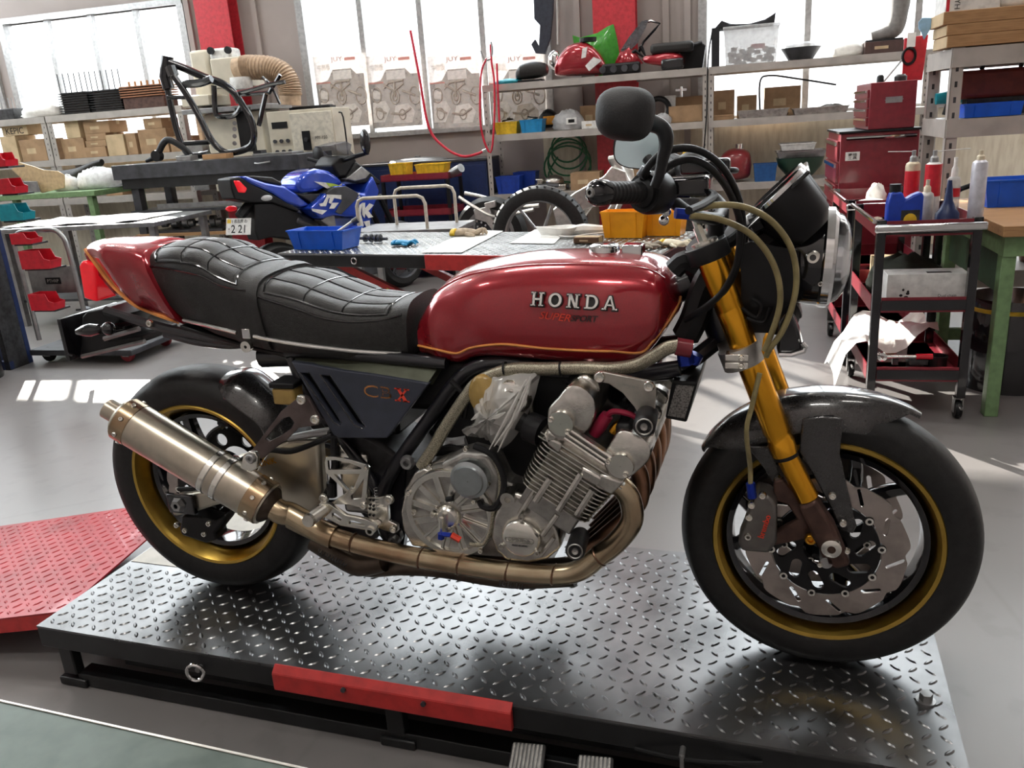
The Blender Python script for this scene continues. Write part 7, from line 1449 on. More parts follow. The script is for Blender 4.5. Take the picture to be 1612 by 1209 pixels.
# ------------------------------------------------------------------ centre and right shelving
zs = (1.53, 1.075, .515); RY = 6.2
shelfunit('grey shelving unit with the red tank and green fairing on top', -.93, 1.155, RY, .5, zs, lip=.06); shelfunit('grey shelving unit with the clear tub on top, left of the red tool chest', 1.16, 3.05, RY, .5, zs, lip=.06)
def SZ(x0, x1, pt, z, ry=RY+.05): cx, _, w_, h = S(x0, x1, pt+5, pt, ry, z); return cx, w_, R((x0+x1)/2, pt, ry).z-z
T1, T2, T3 = zs[0]+.001, zs[1]+.001, zs[2]+.001
def loftthing(name, lab, cat, secs, ry, z, m, half, extra=None, pn='shell'):   # side profile sections: (px, top y, bottom y, half depth)
    c0 = R(secs[len(secs)//2][0], secs[0][2], ry); t = thing(name, lab, cat, (c0.x, ry, z)); rows = []
    for x, t_, b_, hd in secs:
        p, q = R(x, t_, ry), R(x, b_, ry); zt_, zb_ = p.z-z, max(q.z-z, .001); rows.append([V((p.x-c0.x, -hd*(abs(cos(a))**.7)*math.copysign(1, cos(a)), (zt_+zb_)/2+(zt_-zb_)/2*abs(sin(a))**.7*math.copysign(1, sin(a)))) for a in [2*PI*k/20 for k in range(20)]])
    MB().loft(rows).build(pn, m, t, smooth=60, sub=1); return t, c0
ry = RY+.22
t, c0 = loftthing('fuel_tank', 'glossy red motorcycle tank standing on the top shelf', 'tank', [(873, 108, 120, .06), (880, 88, 121, .12), (895, 70, 121, .15), (915, 64, 120, .16), (935, 70, 119, .15), (952, 92, 117, .1), (957, 110, 116, .05)], ry, T1, M['red'], 0)
q = R(925, 62, ry-.02); MB().cyl((q.x-c0.x, 0, q.z-T1-.02), (q.x-c0.x, 0, q.z-T1+.015), .08).build('filler_lid', M['blk'], t)
p = [R(x, y, ry-.165) for x, y in ((917, 76), (924, 74), (922, 90), (915, 92))]; MB().prism([V((v.x-c0.x, -.165, v.z-T1)) for v in p], (0, .02, 0)).build('graphic', M['white'], t)
p = [R(x, y, ry-.12) for x, y in ((922, 104), (935, 90), (948, 95), (928, 112))]; MB().prism([V((v.x-c0.x, -.15, v.z-T1)) for v in p], (0, .03, 0)).build('graphic', M['white'], t)
t, c0 = loftthing('saddle', 'small black motorcycle saddle left of the red tank on the top shelf', 'seat', [(812, 116, 125, .06), (820, 100, 126, .14), (838, 96, 125, .12), (850, 97, 122, .1), (864, 100, 118, .06)], RY+.14, T1, M['vinyl'], 0, pn='pad'); MB().box(-.12, .1, -.1, .1, 0, .02).build('base', M['blk'], t)
t, c0 = loftthing('headlight_pod', 'pale chrome headlight pod behind the black saddle', 'headlight', [(862, 92, 104, .05), (870, 78, 112, .1), (878, 76, 114, .1), (884, 84, 112, .07)], RY+.38, T1, M['chrome'], 0)
wirebag('cloth', 'green cloth lying at the left end of the top shelf', M['teal'], (SZ(775, 820, 118, T1)[0], RY+.12, T1), (.14, .09, .03), 21, 'cloth')
# green fairing panel: curved sheet
def panel(name, lab, cat, pts, ry, bulge, m, z, rz=0, nrow=6, lean=.0):
    ps = [R(x, y, ry) for x, y in pts]; cx = sum(p.x for p in ps)/len(ps); cz = sum(p.z for p in ps)/len(ps); zm = min(p.z for p in ps); t = thing(name, lab, cat, (cx, ry, z)); rows = []
    for k in range(nrow+1):
        s_ = 1-k/nrow; rows.append([V(((p.x-cx)*s_, -bulge*(1-s_**2)-(p.z-zm)*0, (p.z-cz)*s_+cz-zm+.001)) for p in ps])
    MB().loft(rows, cap=False).build('panel', m, t, smooth=60); b = MB().loft([rows[0], [p+V((0, .012, 0)) for p in rows[0]]], cap=False); b.build('rim', m, t); return t, V((cx, ry, zm))
t, c0 = panel('fairing_panel', 'bright green fairing panel standing behind the red tank', 'fairing', [(900, 26), (912, 30), (940, 22), (955, 12), (965, 8), (970, 28), (974, 52), (974, 80), (966, 92), (945, 92), (915, 74), (905, 58)], RY+.44, .05, M['green'], T1)
t, c0 = panel('nose_fairing', 'red nose fairing with a dark windscreen right of the green panel', 'fairing', [(966, 88), (968, 70), (975, 55), (990, 45), (1003, 60), (1012, 72), (1000, 80), (980, 92)], RY+.34, .05, M['red'], T1)
ws = [R(x, y, RY+.34) for x, y in ((976, 52), (990, 30), (1010, 5), (1020, 3), (1017, 14), (1003, 40), (988, 56))]; MB().prism([V((p.x-c0.x, -.01, p.z-c0.z)) for p in ws], (0, .012, 0)).build('windscreen', mat('dark screen', (.12, .12, .13), .1, alpha=.75), t); ws2 = [R(x, y, RY+.34) for x, y in ((1003, 58), (1012, 38), (1030, 18), (1038, 8), (1024, 4), (1010, 8), (990, 33), (977, 55))]; MB().tube([V((p.x-c0.x, .03, p.z-c0.z)) for p in ws2], .012, n=6).build('screen_trim', M['gblk'], t)
MB().tube([V((R(x, y, RY+.34).x-c0.x, 0, R(x, y, RY+.34).z-c0.z)) for x, y in ((980, 65), (1000, 52), (1018, 66), (1008, 45))], .02, n=8).build('bracket', M['blk'], t)
p = [R(x, y, RY+.34) for x, y in ((980, 85), (1000, 70), (1000, 80), (985, 90))]; MB().prism([V((v.x-c0.x, -.055, v.z-c0.z)) for v in p], (0, .01, 0)).build('graphic', M['white'], t)
t, c0 = loftthing('tail_section', 'red motorcycle tail section with a black seat pad on the top shelf', 'fairing', [(1010, 88, 100, .06), (1028, 86, 104, .1), (1045, 82, 106, .12), (1060, 82, 108, .12), (1074, 84, 107, .1), (1078, 92, 104, .05)], RY+.15, T1, M['red'], 0)
p = R(1040, 80, RY+.15); MB().box(-.2, .18, -.1, .1, p.z-T1-.03, p.z-T1+.06).build('seat_pad', M['vinyl'], t, bevel=.03, seg=3); p = R(1058, 106, RY); MB().box(p.x-c0.x-.1, p.x-c0.x+.1, -.13, -.05, .005, .1).build('tail_light', M['gblk'], t, bevel=.02)
t = thing('engine_part', 'low black engine casting lying under the nose fairing', 'engine part', (R(970, 112, RY+.06).x+.02, RY+.09, T1)); MB().box(-.15, .2, -.06, .04, 0, .1).build('body', M['blk'], t, bevel=.02)
for k in range(4): MB().cyl((-.14+.1*k, -.06, .05), (-.14+.1*k, -.075, .05), .03, n=14).build('port', M['dsteel'], t)
t = thing('air_box', 'angular black plastic air box left of the clear tub', 'box', (R(1096, 100, RY+.2).x-.05, RY+.38, T1)); MB().prism([V((-.12, -.1, 0)), V((.1, -.1, 0)), V((.13, -.1, .2)), (0.08, -.1, .24), V((-.06, -.1, .2)), V((-.14, -.1, .1))], (0, .2, 0)).build('body', M['blk'], t, bevel=.012); MB().tube([V((-.05, -.11, .2)), V((.1, -.11, .23))], .014).build('clip', M['dsteel'], t)
cx, w_, h = SZ(1136, 1222, 45, T1); tub = thing('storage_tub', 'clear plastic storage tub full of small parts on the top shelf', 'tub', (cx+.02, RY+.2, T1)); 
b = MB().loft([[V((x*w_*.46, y*.19, 0.0)) for x, y in ((-1, -1), (1, -1), (1, 1), (-1, 1))], [V((x*w_*.5, y*.21, h)) for x, y in ((-1, -1), (1, -1), (1, 1), (-1, 1))]], cap=False).box(-w_*.46, w_*.46, -.19, .19, 0, .004); b.build('tub_body', M['clear'], tub); MB().box(-w_*.52, w_*.52, -.22, .22, h, h+.025).build('lid', M['clear'], tub, bevel=.006)
r_ = random.Random(8); pc = MB()
for k in range(40): x, y, z = r_.uniform(-.4, .4)*w_, r_.uniform(-.16, .16), r_.uniform(.02, .13); pc.box(x-.025, x+.025, y-.02, y+.02, z-.015, z+.02)
pc.build('small_parts', M['gsteel'], tub, kind='stuff'); MB().box(.0, .12, -.15, -.14, .12, .16).build('red_tag', M['redbin'], tub)
cv = thing('cloth', 'black cloth draped over the lid of the clear tub and down its left side', 'cloth', (cx+.02, RY+.2, T1)); rows = []
def CL(pts, y): return [V((R(x, yy, RY+.02).x-cx-.02, y, max(R(x, yy, RY+.02).z-T1, .002 if yy > 90 else h+.027))) for x, yy in pts]
top_ = [(1120, 106), (1120, 75), (1126, 48), (1136, 33), (1150, 38), (1180, 41), (1204, 33), (1221, 21)]; bot_ = [(1132, 106), (1132, 76), (1133, 52), (1136, 44), (1150, 46), (1180, 45), (1204, 44), (1219, 41)]
for k, y in enumerate((-.2, -.19, -.1, 0, .1, .2)): 
    a_, b_ = CL(top_, y), CL(bot_, y); w2 = -w_*.52-.004; b_ = [V((min(p.x, w2) if q < 4 else p.x, p.y, p.z)) for q, p in enumerate(b_)]; rows.append([p+V((0, 0, .012*sin(k*2.1+q) if 2 < q else 0)) for q, p in enumerate(a_)]+b_[::-1])
MB().loft(rows).build('sheet', mat('black cloth', (.02, .02, .023), .85), cv, smooth=60)
t = thing('bowl', 'dark metal bowl right of the clear tub', 'bowl', (R(1254, 95, RY+.1).x+.04, RY+.2, T1)); MB().lathe([(.001, .0), (.1, .0), (.165, .1), (.175, .105), (.16, .1), (.095, .01), (.001, .01)], (0, 0, 0), (0, 0, 1), 36).build('body', M['dsteel'], t); MB().lathe([(.165, .1), (.15, .13), (.08, .15), (.001, .155)], (0, 0, 0), (0, 0, 1), 20).build('film_cover', M['clear'], t)
cx, w_, h = SZ(1362, 1424, 64, T1); carton('flat dark brown case under the open red lid', (cx, RY+.2, T1), w_, .3, h, m=mat('dark case', (.08, .045, .04), .6), group=None, name='case', cat='case')
t = thing('boot', 'grey work boot shape standing on the dark brown case', 'boot', (R(1395, 60, RY+.2).x, RY+.2, T1+h+.001)); MB().tube([V((-.12, 0, .04)), V((-.02, 0, .06)), V((.06, 0, .1)), V((.09, 0, .22)), V((.1, 0, .42))], [.045, .055, .075, .07, .085], n=14, k=4).build('upper', mat('grey leather', (.2, .19, .18), .7), t, smooth=80); MB().box(-.17, .13, -.05, .05, 0, .02).build('sole', M['blk'], t, bevel=.008)
wirebag('plastic_bag', 'crumpled clear bag on the top shelf left of the dark brown case', M['bag'], (R(1338, 85, RY+.1).x, RY+.2, T1), (.14, .1, .08), 31)
# middle shelf
for x0, x1, t_, m, lab in ((777, 815, 192, M['yellow'], 'yellow bin at the left end of the middle shelf'), (817, 855, 188, M['lbluebin'], 'light blue bin beside the yellow bin on the middle shelf')):
    cx, w_, h = SZ(x0, x1, t_, T2); q_ = openbin('parts_bin', lab, m, (cx, RY+.14, T2), w_*.95, .2, h)
    wt = thing('cable_bundle', 'tangle of black cable heaped in the '+lab.split(' on')[0].split(' at')[0].split(' beside')[0], 'cable', (cx, RY+.14, T2+.012)); rr = random.Random(int(x0)); MB().tube([V((rr.uniform(-.3, .3)*w_, rr.uniform(-.06, .06), .03+k*.007)) for k in range(16)], .006, n=6, k=4).build('loop', M['blk'], wt)
t, c0 = loftthing('cap', 'black and orange cap on the middle shelf', 'cap', [(845, 200, 205, .05), (850, 178, 203, .09), (862, 168, 202, .1), (874, 175, 200, .08), (884, 190, 198, .04)], RY+.37, T2, M['blk'], 0); MB().box(-.02, .1, -.1, -.08, .06, .14).build('patch', mat('orange patch', (.7, .3, .03), .6), t, bevel=.01)
t = wirebag('plastic_bag', 'clear plastic bag holding a small printed card on the middle shelf', M['clear'], (R(893, 203, RY+.1).x, RY+.17, T2), (.15, .1, .12), 41); MB().box(.0, .1, -.115, -.113, .05, .11).build('card', M['white'], t); MB().box(.02, .08, -.1155, -.115, .065, .095).build('card_print', M['blk'], t)
cx, w_, h = SZ(918, 938, 195, T2); carton('small white box right of the clear bag', (cx, RY+.14, T2), .16, .12, .07, m=M['white'], group=None)
cx, w_, h = SZ(910, 936, 164, T2); carton('tall brown carton behind the small white box', (cx, RY+.36, T2), .2, .16, h*.95, m=None, group=None)
for k, (x, zc, lab) in enumerate(((926, 150, 'white paperwork box on the middle shelf left of the black mirror'), (1040, 145, 'white board box behind the black helmet ring'))):
    cx, w_, h = SZ(x, x+24, zc+(0), T2); carton(lab, (cx+.1*0, RY+.36 if k else RY+.36+.0, T2) if k else (cx+.17, RY+.36, T2), .1, .14, h*.9, m=M['white'], group=None)
t = thing('hose_ring', 'thick black rubber ring standing on the middle shelf', 'ring', (R(1035, 175, RY+.1).x, RY+.2, T2)); MB().tube([V((.1*cos(k*PI/12), .0, .125+.1*sin(k*PI/12))) for k in range(24)], .025, n=10, closed=True).build('ring', M['blk'], t)
t = thing('steel_stand', 'thin steel post stand on the middle shelf', 'stand', (R(1066, 185, RY+.1).x+.02, RY+.42, T2)); MB().box(-.05, .05, -.05, .05, 0, .01).build('base', M['gsteel'], t); MB().cyl((0, 0, .01), (0, 0, .32), .014).box(-.05, .05, -.01, .01, .28, .3).build('post', M['chrome'], t)
cx, w_, h = SZ(1052, 1105, 166, T2); carton('open brown carton at the right end of the left middle shelf', (cx, RY+.22, T2), w_, .24, h, open_=True, group=None)
t = wirebag('plastic_bag', 'small clear bag of fittings beside the open brown carton', M['clear'], (R(1047, 188, RY).x-.03, RY+.07, T2), (.08, .05, .06), 44)
RC_ = [(1122, 1157, 142, .34, 'tall narrow brown carton at the left of the right middle shelf'), (1160, 1192, 150, .36, 'square brown carton between two taller ones'), (1203, 1262, 136, .36, 'large brown carton with a black cable over it')]
for x0, x1, t_, y_, lab in RC_:
    cx, w_, h = SZ(x0, x1, t_, T2, RY+y_-.1); c_ = carton(lab, (cx, RY+y_, T2), w_*.97, .18, h)
t = thing('black_cable', 'black cable arching over the large brown carton', 'cable', (cx, RY+.24, T2)); MB().tube([V((-.19, 0, .005)), V((-.2, 0, .3)), V((-.12, 0, h+.1)), V((.1, 0, h+.06)), V((.45, .0, h-.02))], .008, k=5).build('cable', M['blk'], t)
for i, (x0, x1, t_, lab) in enumerate(((1121, 1156, 181, 'small shallow tray of dark parts at the left'), (1160, 1243, 172, 'long pale metal tray in front of the cartons'), (1247, 1338, 168, 'long pale metal tray left of the red tool chest'))):
    cx, w_, h = SZ(x0, x1, t_, T2, RY+.02); openbin('metal_tray', lab, M['alud'] if i else M['card'], (cx, RY+.1, T2), w_*.97, .18, max(h, .04), tp=.92, cat='tray')
t = wirebag('cable_heap', 'heap of coiled wire lying in the first pale tray', M['dk'], (R(1222, 165, RY+.1).x, RY+.1, T2+.006), (.1, .045, .035), 51, 'cable', fl=1.5); t = wirebag('plastic_bag', 'crumpled bag of parts lying in the second pale tray', M['gsteel'], (R(1310, 162, RY+.1).x, RY+.1, T2+.006), (.12, .045, .045), 52)
# bottom shelf
for x0, x1, y, lab, dpt in ((782, 815, 278, 'blue bin at the left end of the bottom shelf', .1), (810, 840, 271, 'blue bin behind the left blue bin on the bottom shelf', .32)):
    cx, w_, h = SZ(x0, x1, y, T3, RY+dpt-.1); openbin('parts_bin', lab, mat('deep blue plastic', (.012, .05, .35), .35), (cx, RY+dpt, T3), w_*.97+.04, .19, h)
t = thing('engine_part', 'silver engine casting on the bottom shelf under the green hose', 'engine part', (R(862, 290, RY+.1).x, RY+.2, T3)); MB().box(-.2, .18, -.1, .1, 0, .06).ball((.05, 0, .08), (.1, .1, .07), 14, 8).cyl((-.1, 0, .06), (-.1, 0, .12), .05).build('body', M['alu'], t, bevel=.01); MB().tube([V((-.2, -.08, .04)), V((0, -.12, .06)), V((.2, -.05, .03))], .02).build('pipe', M['dsteel'], t)
cx, w_, h = SZ(893, 942, 272, T3); carton('wide brown carton on the bottom shelf under the green hose', (cx+.02, RY+.2, T3), w_*.95, .3, h)
cx, w_, h = SZ(987, 1018, 268, T3); carton('brown carton on the bottom shelf behind the handlebar', (cx, RY+.2, T3), w_, .3, h)
t = thing('stool', 'yellow capped canister behind the handlebar', 'canister', (R(1085, 280, RY-.3).x, RY-.28, FLOOR)); zq = R(1085, 240, RY-.3).z-FLOOR; MB().cyl((0, 0, .0005), (0, 0, zq-.1), .09).build('body', M['dk'], t); MB().lathe([(.001, 0), (.12, 0), (.12, .05), (.06, .08), (.05, .14), (.001, .14)], (0, 0, zq-.1), (0, 0, 1), 24).build('cap', M['yellow'], t); t.name = 'canister'
t, c0 = loftthing('fuel_tank', 'dull red metal tank on the bottom shelf behind the gauges', 'tank', [(1126, 262, 282, .06), (1138, 238, 284, .14), (1155, 232, 284, .16), (1172, 233, 282, .16), (1184, 240, 278, .1)], RY+.22, T3, M['maroon'], 0); p = R(1164, 230, RY+.2); MB().cyl((p.x-c0.x, 0, p.z-T3-.03), (p.x-c0.x, 0, p.z-T3+.02), .035).build('filler_neck', M['chrome'], t)
cx, w_, h = SZ(1186, 1224, 258, T3); q_ = openbin('parts_bin', 'square blue bin of tools right of the dull red tank', mat('steel blue plastic', (.02, .1, .3), .4), (cx, RY+.14, T3), w_*.97, .2, h)
t = thing('bowl', 'dark green bowl stacked under metal trays on the bottom shelf', 'bowl', (R(1260, 275, RY+.1).x, RY+.2, T3)); zq = R(1260, 248, RY+.1).z-T3; MB().lathe([(.001, 0), (.09, 0), (.19, zq*.6), (.21, zq), (.2, zq), (.08, .01), (.001, .01)], (0, 0, 0), (0, 0, 1), 32).build('body', mat('dark green', (.02, .05, .03), .3), t)
for i, (dx, dz, w_, m, lab) in enumerate(((0, 0, .42, M['gsteel'], 'wide metal tray on top of the dark green bowl'), (-.03, .066, .3, M['white'], 'upper tray with a dark panel, topmost over the green bowl'))): 
    tt_ = openbin('metal_tray', lab, m, (R(1260, 275, RY+.1).x+dx, RY+.2, T3+zq+.001+dz), w_, .28, .06, tp=.9, cat='tray'); MB().box(-w_*.4, w_*.4, -.1, .1, .0045, .03).build('contents', M['dk'], tt_)
t = thing('cable_coil', 'coil of thin black wire hanging from the shelf post behind the handlebar', 'cable', (R(1103, 270, RY-.05).x, RY-.05, R(1103, 270, RY-.05).z)); rr = random.Random(4); MB().tube([V((rr.uniform(-.12, .12), rr.uniform(-.01, .01), rr.uniform(-.22, .2))) for k in range(22)], .005, n=5, k=4).build('loop', M['blk'], t); MB().tube([V((.02, 0, .1)), V((.05, 0, .5)), V((.06, 0, .95)), V((.1, -.01, 1.2))], .006, k=3).build('tail', M['blk'], t)
# ------------------------------------------------------------------ red tool chest and cabinet
ry = 3.62; zu = R(1390, 207, ry).z; a, b_ = R(1319, 300, ry), R(1441, 300, ry); wl_ = b_.x-a.x; o = V(((a.x+b_.x)/2, ry, FLOOR)); dc = .62
tcb = thing('tool_cabinet', 'tall dark red roller tool cabinet right of the headlight', 'cabinet', o); hc_ = zu-FLOOR
MB().box(-wl_/2, wl_/2, 0, dc, .08, hc_).build('body', M['toolred'], tcb, bevel=.005); MB().box(-wl_/2-.01, wl_/2+.01, -.012, dc+.01, hc_, hc_+.012).build('top_mat', M['blk'], tcb)
for k in range(8): dw = MB().box(-wl_/2-.014, -wl_/2-.001, .02, dc-.02, .12+k*(hc_-.15)/8, .12+(k+.9)*(hc_-.15)/8).build('drawer', M['toolred'], tcb); MB().box(-wl_/2-.026, -wl_/2-.0145, .04, dc-.04, .12+(k+.7)*(hc_-.15)/8, .12+(k+.86)*(hc_-.15)/8).build('handle', M['chrome'], dw)
MB().tube([V((-wl_/2+.03, -.02, hc_-.03)), V((wl_/2-.02, -.02, hc_-.03))], .011).build('push_bar', M['chrome'], tcb)
lbp = R(1342, 246, ry); MB().box(lbp.x-o.x-.04, lbp.x-o.x+.04, -.003, -.0005, lbp.z-FLOOR-.025, lbp.z-FLOOR+.025).build('paper_label', M['paper'], tcb); MB().text('車検\n工具', basis((lbp.x-o.x, -.004, lbp.z-FLOOR), (1, 0, 0), (0, 0, 1)), w=.05, h=.036, ext=.001).build('lettering', M['black'], tcb)
for sx in (-1, 1):
    for y in (.08, dc-.08): MB().cyl((sx*(wl_/2-.06)-.015, y, .041), (sx*(wl_/2-.06)+.015, y, .041), .04).build('caster', M['blk'], tcb)
a, b_ = R(1368, 180, ry+.02), R(1441, 180, ry+.02); w2 = b_.x-a.x; z2 = R(1405, 128, ry+.02).z-zu-.013; o2 = V(((a.x+b_.x)/2, ry+.02, zu+.013))
tch = thing('tool_chest', 'dark red tool chest with raised lid standing on the tool cabinet', 'tool chest', o2); MB().box(-w2/2, w2/2, 0, dc-.06, 0, z2).build('body', M['toolred'], tch, bevel=.004)
for k in range(4): dw = MB().box(-w2/2-.012, -w2/2-.001, .02, dc-.08, .02+k*z2*.2, .02+(k+.9)*z2*.2).build('drawer', M['toolred'], tch); MB().box(-w2/2-.022, -w2/2-.0125, .04, dc-.1, .02+(k+.6)*z2*.2, .02+(k+.82)*z2*.2).build('handle', M['chrome'], dw)
MB().box(-.04, .05, -.003, -.0005, z2*.55, z2*.68).box(-.045, .055, -.0045, -.003, z2*.61, z2*.625).build('badge', M['gsteel'], tch)
lidp = [R(x, y, ry+.3) for x, y in ((1424, 60), (1462, 54), (1452, 126), (1420, 128))]; MB().prism([V((p.x-o2.x, .28, p.z-o2.z)) for p in lidp], (0, .02, 0)).build('raised_lid', M['redbin'], tch, bevel=.004); p = R(1432, 88, ry+.27); MB().tube([V((p.x-o2.x+.035*cos(k*PI/10), .27, p.z-o2.z+.045*sin(k*PI/10))) for k in range(20)], .008, n=6, closed=True).build('lid_hook', M['blk'], tch); MB().box(p.x-o2.x-.015, p.x-o2.x+.03, .268, .279, p.z-o2.z+.05, p.z-o2.z+.13).build('lid_sheet', M['paper'], tch)
MB().tube([V((-.02, .26, z2)), V((.08, .27, z2+.12))], .006).build('lid_stay', M['gsteel'], tch)
for x, r_, hh, m, lab in ((-.06, .02, .03, M['blk'], 'small black jar on the left of the tool chest top'), (.05, .035, .025, M['dk'], 'flat dark tin on the tool chest top')): t = thing('tin', lab, 'tin', (o2.x+x, ry+.12, o2.z+z2+.001)); MB().lathe([(.001, 0), (r_, 0), (r_, hh), (r_*.8, hh+.006), (.001, hh+.006)], (0, 0, 0), (0, 0, 1), 20).build('body', m, t); MB().lathe([(r_*.7, hh+.006), (r_*.7, hh+.012), (.001, hh+.012)], (0, 0, 0), (0, 0, 1), 16).build('lid', M['gsteel'], t)
cp_ = flat('hanging_rag', 'pale blue rag hanging from the planks beside the raised red lid', 'rag', [(1446, 35), (1452, 28), (1466, 28), (1468, 40), (1455, 63), (1450, 50), (1446, 45)], 3.3, .01, mat('pale blue cloth', (.3, .5, .7), .8))
# ------------------------------------------------------------------ right heavy shelf
ry = 3.05; p0 = R(1501, 75, ry); zt_ = p0.z; xl = p0.x
t = thing('pallet_rack', 'heavy perforated steel rack on the right with planks on top', 'rack', (xl, ry, FLOOR)); ht_ = zt_-FLOOR; xr = 1.2
for x in (0, xr):
    for y in (0, .5):
        o_ = MB().box(x, x+.055, y, y+.005, 0.0005, ht_).box(x, x+.005, y, y+.05, 0.0005, ht_).build('post', M['shelf'], t); h_ = MB()
        for k in range(int(ht_/.075)): h_.box(x+.02, x+.033, y-.0008, y+.0004, .04+k*.075, .068+k*.075)
        h_.build('slot_groove', M['dk'], o_)
zm = R(1550, 185, ry).z-FLOOR
for z in (ht_-.005, zm, .45): MB().box(.0, xr+.05, -.008, -.001, z-.09, z).box(.0, xr+.05, .546, .552, z-.09, z).box(0, xr+.05, -.001, .546, z-.012, z-.002).box(-.006, -.0005, .0, .545, z-.09, z).build('shelf_board', M['shelf'], t)
for i, (dx, z0, h_, lab) in enumerate(((-.035, 0, .055, 'lowest wooden plank on the heavy rack'), (-.04, .056, .05, 'middle wooden plank on the heavy rack'), (-.06, .107, .06, 'topmost wooden plank on the heavy rack'))):
    q = thing('wooden_plank', lab, 'plank', (xl+dx, ry-.015, zt_+z0+.001), 0); MB().box(0, 1.5, 0, .3, 0, h_).build('board', M['wood'], q, bevel=.003); MB().box(-.001, 0, .002, .298, .002, h_-.002).build('end_grain', M['cardl'], q)
zt2 = zt_+.169
cx, z, w_, h = S(1484, 1570, 27, -40, ry+.03, zt2); c_ = carton('white carton with red stripe and black letters on the planks', (cx+.02, ry+.16, zt2), w_, .24, .42, m=M['white'], group=None); MB().box(-w_*.49, -w_*.43, -.1215, -.1205, 0, .42).build('red_stripe', M['redbin'], c_); bR = R(1508, 6, ry+.03); MB().cyl((bR.x-cx-.02, -.1205, bR.z-zt2+.05), (bR.x-cx-.02, -.1225, bR.z-zt2+.05), .02).build('red_dot', M['orange'], c_); MB().text('YH', basis((bR.x-cx-.02, -.1215, bR.z-zt2+.0), (0, 0, -1), (1, 0, 0)), w=.045, ext=.001).build('lettering', M['black'], c_)
wirebag('plastic_bag', 'bright crumpled wrapping on the planks right of the white carton', M['bag'], (R(1592, 15, ry).x+.09, ry+.15, zt2), (.12, .1, .1), 61)
zmm = FLOOR+zm
zq_ = R(1520, 128, ry+.12).z-zmm; t = thing('carry_case', 'dark red plastic tool carry case standing on the heavy rack', 'case', (R(1580, 160, ry+.2).x+.02, ry+.27, zmm+.001)); a = R(1522, 140, ry+.15); wq = (t.location.x-0); lx = a.x-(R(1580, 160, ry+.2).x+.02); MB().box(lx, lx+.55, .05, .17, .09, R(1560, 108, ry+.2).z-zmm).build('shell', mat('oxide red plastic', (.2, .03, .02), .45), t, bevel=.02, seg=3); MB().box(lx-.01, lx, .06, .16, .08, R(1560, 115, ry+.2).z-zmm).build('edge_strip', M['letr'], t, bevel=.003); MB().tube([V((lx+.12, .11, R(1560, 108, ry+.2).z-zmm)), V((lx+.13, .11, R(1560, 104, ry+.2).z-zmm+.02)), V((lx+.3, .11, R(1560, 104, ry+.2).z-zmm+.02)), V((lx+.31, .11, R(1560, 108, ry+.2).z-zmm))], .014).build('handle', M['blk'], t); MB().box(lx+.05, lx+.5, .06, .16, 0, .09).build('foot', M['dk'], t)
a, b_ = R(1503, 178, ry), R(1598, 172, ry); openbin('parts_bin', 'shallow bright blue bin on the heavy rack before the dark red case', M['bluebin'], ((a.x+b_.x)/2+.06, ry+.17, zmm+.001), b_.x-a.x, .19, R(1550, 163, ry).z-zmm, tp=.95)
for x_, m, hh, lab in ((1470, M['teal'], .12, 'teal power tool body behind the rack post'),): t = thing('power_tool', lab, 'tool', (R(1478, 172, ry+.5).x-.0, ry+.42, zmm+.001)); t.location = RM @ V((xl+.1, ry+.48, zmm+.012)); MB().tube([V((-.06, 0, .09)), V((.06, 0, .1)), V((.12, 0, .09))], [.03, .04, .03], n=14).build('motor_body', m, t); MB().tube([V((.02, 0, .08)), V((.0, 0, .0))], .022).build('handle', M['blk'], t)
for k, (dx, m, lab) in enumerate(((.15, M['brown'], 'rusty brown casting low on the heavy rack'), (.5, M['header'], 'copper brown drum low on the heavy rack'))): t = thing('casting', lab, 'engine part', (xl+dx+.1, ry+.25, FLOOR+.451)); MB().lathe([(.001, 0), (.11, 0), (.13, .1), (.13, .25), (.09, .32), (.001, .32)], (0, 0, 0), (0, 0, 1), 20).build('body', m, t); MB().tube([V((-.13, 0, .2)), V((-.16, 0, .35)), V((0, -.0, .42)), V((.14, 0, .2))], .014, k=4).build('handle', M['blk'], t)
# ------------------------------------------------------------------ right bench with blue bin and drum
zb = R(1587, 355, 1.97).z; cnr = R(1587, 354, 1.97)
bn = thing('workbench', 'green legged workbench with a wooden top at the right edge', 'workbench', (cnr.x, 1.97, FLOOR)); hb = zb-FLOOR; bd = 1.05
MB().box(-.02, 1.3, -.02, bd, hb-.045, hb).build('worktop', M['wood'], bn, bevel=.003)
lx = R(1556, 560, 2.02).x-cnr.x
for x in (.02, 1.2):
    for y in (.03, bd-.1): MB().box(x-.02, x+.035, y, y+.06, .0005, hb-.13).build('leg', M['ltgreen'], bn, bevel=.003)
MB().box(.0, 1.25, .02, .06, hb-.13, hb-.046).box(.0, .04, .06, bd-.06, hb-.13, hb-.046).box(0, 1.25, bd-.08, bd-.04, hb-.13, hb-.046).build('rail', M['ltgreen'], bn)
rb_ = MB().box(.05, 1.2, bd-.09, bd-.05, .1, .16).build('lower_rail', M['ltgreen'], bn); MB().box(.02, .05, .08, bd-.1, hb-.3, hb-.131).build('side_panel', mat('dark green panel', (.03, .06, .03), .5), bn)
a, b_ = R(1546, 312, 2.5), R(1640, 310, 2.5); openbin('parts_bin', 'bright blue bin of small parts on the wooden workbench', M['bluebin'], ((a.x+b_.x)/2+.07, 2.66, zb+.001), .34, .2, R(1580, 284, 2.55).z-zb)
t = wirebag('small_parts_heap', 'heap of clear caps and fittings in the workbench bin', M['clear'], ((a.x+b_.x)/2+.07, 2.66, zb+.007), (.13, .06, .07), 71, 'parts')
